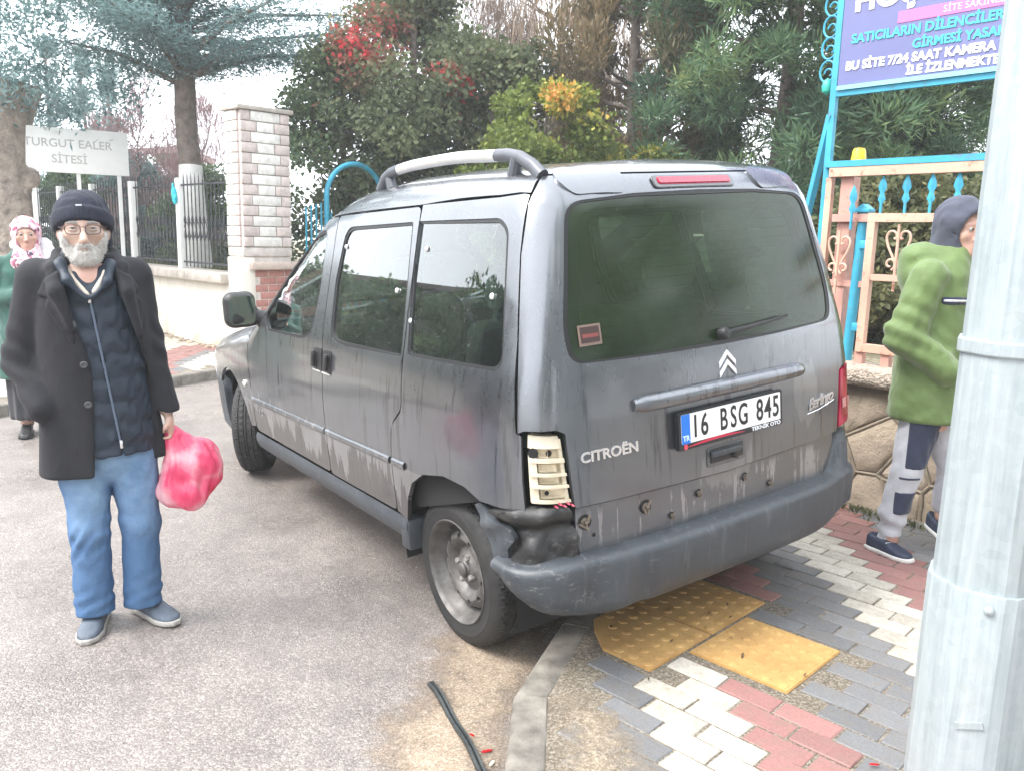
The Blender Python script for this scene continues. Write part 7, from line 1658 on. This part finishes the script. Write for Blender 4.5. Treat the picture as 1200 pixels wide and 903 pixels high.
mb.build('shoe_stripes', flat('pale_stripe', (.55, .58, .62)), s1)
sdf_obj('sock', lambda P: smax(cone(P, (.0, -.09, .13), (-.02, -.09, .06), .038, .036), P[:, 2]-.125, .004), (-.08, -.15, .02), (.06, -.03, .14), .007, cloth('pale_sock', (.45, .46, .50)), yo, 1)
# ------------------------------------------------------------------ the woman behind
wp = dist_pt(44, 6.9); wa = math.atan2(*(wp-CAM[:2])[::-1])-PI/2
wo_ = empty('person', (wp[0], wp[1], .003), wa, 'woman in a flowered headscarf and green coat behind the old man', 'person'); wo_.scale = (1.0,)*3
WH = np.array((.0, .0, 1.435))
def wbody(P):
    f = column_sdf(P, [.3, .7, 1.0, 1.18, 1.27, 1.32], [.12, .15, .15, .15, .12, .05], [.10, .12, .12, .11, .08, .05], [0]*6, [.03]*6); f = smin(f, cone(P, (0, .02, 1.40), (0, .03, 1.25), .05, .06), .03)
    for sg in (1, -1):
        f = smin(f, chain(P, [(sg*.17, .03, 1.22), (sg*.22, .04, .97), (sg*.07, -.16, 1.02)], [.05, .045, .036], .02), .03); f = smin(f, hand_fist(P, (sg*.045, -.18, 1.035), .85, sg), .012); f = smin(f, chain(P, [(sg*.08, .03, .5), (sg*.08, .04, .08)], [.06, .045], .02), .03)
    return f
V1, Q1 = surface_nets(lambda P: np.maximum(head_sdf(P-WH, True), 1.29-P[:, 2]), WH+np.array((-.10, -.13, -.15)), WH+np.array((.10, .12, .13)), .006); V1 = relax(V1, Q1, 2, .4); V2, Q2 = surface_nets(wbody, (-.32, -.30, .02), (.32, .2, 1.42), .018)
link('body', mesh('body', np.concatenate([V1, V2]), np.concatenate([Q1, Q2+len(V1)]), M_skin2), wo_); eyes(wo_, Vector(WH))
t_ = NT('flowered_scarf'); c_ = t_.co('Object'); v_ = t_.vor(c_, 42, 'F1', 'Color'); d_ = t_.vor(c_, 24)
t_.p(color=t_.mix(t_.maprange(t_.noise(c_, 18, 4), .52, .60), t_.ramp(t_.sep(v_)[0], [(.0, (.045, .04, .07)), (.3, (.40, .10, .17)), (.55, (.62, .38, .42)), (.8, (.70, .62, .62))]), (.58, .46, .48)), rough=.8); t_.p(normal=t_.bump(t_.noise(c_, 24, 4), .5, .012))
def scarff(P):
    Q = P-WH; f = ell(Q, (0, .02, .022), (.100, .118, .112))-.004*wob(P, 40, 1); f = smin(f, cone(Q, (0, -.02, -.10), (0, -.03, -.19), .085, .115), .04); f = smin(f, ell(Q, (0, -.10, -.19), (.06, .04, .07)), .03); f = smax(f, -ell(Q, (0, -.095, -.028), (.066, .085, .080)), .008); return np.maximum(f, -ell(Q, (0, .01, .02), (.078, .097, .09)))
sdf_obj('headscarf', scarff, WH+np.array((-.15, -.17, -.30)), WH+np.array((.15, .17, .16)), .008, t_.m, wo_, 2, .4)
M_gc = cloth('dark_green_coat', (.022, .085, .065), 120, .3)
def wcoatf(P):
    x, y, z = P.T; f = column_sdf(P, [.42, .7, 1.0, 1.18, 1.27, 1.33], [.25, .215, .195, .19, .16, .09], [.19, .17, .155, .145, .115, .09], [0]*6, [.03]*6)-.006*wob(P, 22, 2)
    for sg in (1, -1): f = smin(f, chain(P, [(sg*.185, .03, 1.21), (sg*.235, .04, .97), (sg*.085, -.14, 1.015)], [.078, .07, .055], .03), .02)
    return f
wc = sdf_obj('coat', wcoatf, (-.34, -.26, .40), (.34, .26, 1.36), .013, M_gc, wo_, 2, .4)
sdf_obj('skirt', lambda P: column_sdf(P, [.12, .5], [.19, .2], [.15, .15], [0, 0], [.03, .03])-.006*np.sin(np.arctan2(P[:, 1], P[:, 0])*14), (-.24, -.2, .08), (.24, .24, .54), .016, cloth('dark_skirt', (.03, .03, .035)), wo_, 1)
sdf_obj('fleece_shawl', lambda P: smax(chain(P, [(-.06, .12, 1.36), (.10, .06, 1.36), (.15, -.05, 1.26), (.12, -.13, 1.12)], [.05, .055, .05, .04], .03)-.006*wob(P, 60, 2), -ell(P, (0, 0, 1.40), (.07, .09, .12)), .01), (-.2, -.22, 1.02), (.24, .22, 1.46), .012, pbr('pale_fleece', (.55, .53, .56), .95, var=.2, scale=30, bump=.6, bscale=90), wo_, 1)
shoe(wo_, (-.08, .06), -.1, .24, M_black, M_black); shoe(wo_, (.08, .06), .1, .24, M_black, M_black)
# ================================================================== THIN HAZE, ADDED TO PALE THE DARK TREES
hz_ = bpy.data.materials.new('haze_air'); hz_.use_nodes = True; ht = hz_.node_tree; ht.nodes.clear()
ho = ht.nodes.new('ShaderNodeOutputMaterial'); hv = ht.nodes.new('ShaderNodeVolumePrincipled'); hv.inputs['Color'].default_value = (.95, .97, 1.0, 1); hv.inputs['Density'].default_value = .003; hv.inputs['Anisotropy'].default_value = .0
ht.links.new(hv.outputs[0], ho.inputs['Volume'])
mb = MB(); mb.box((0, 0, 4.9), (1020, 1020, 12.0)); hb = mb.build('haze', hz_, smooth=False); tag(hb, kind='stuff')
SC.cycles.volume_bounces = 1
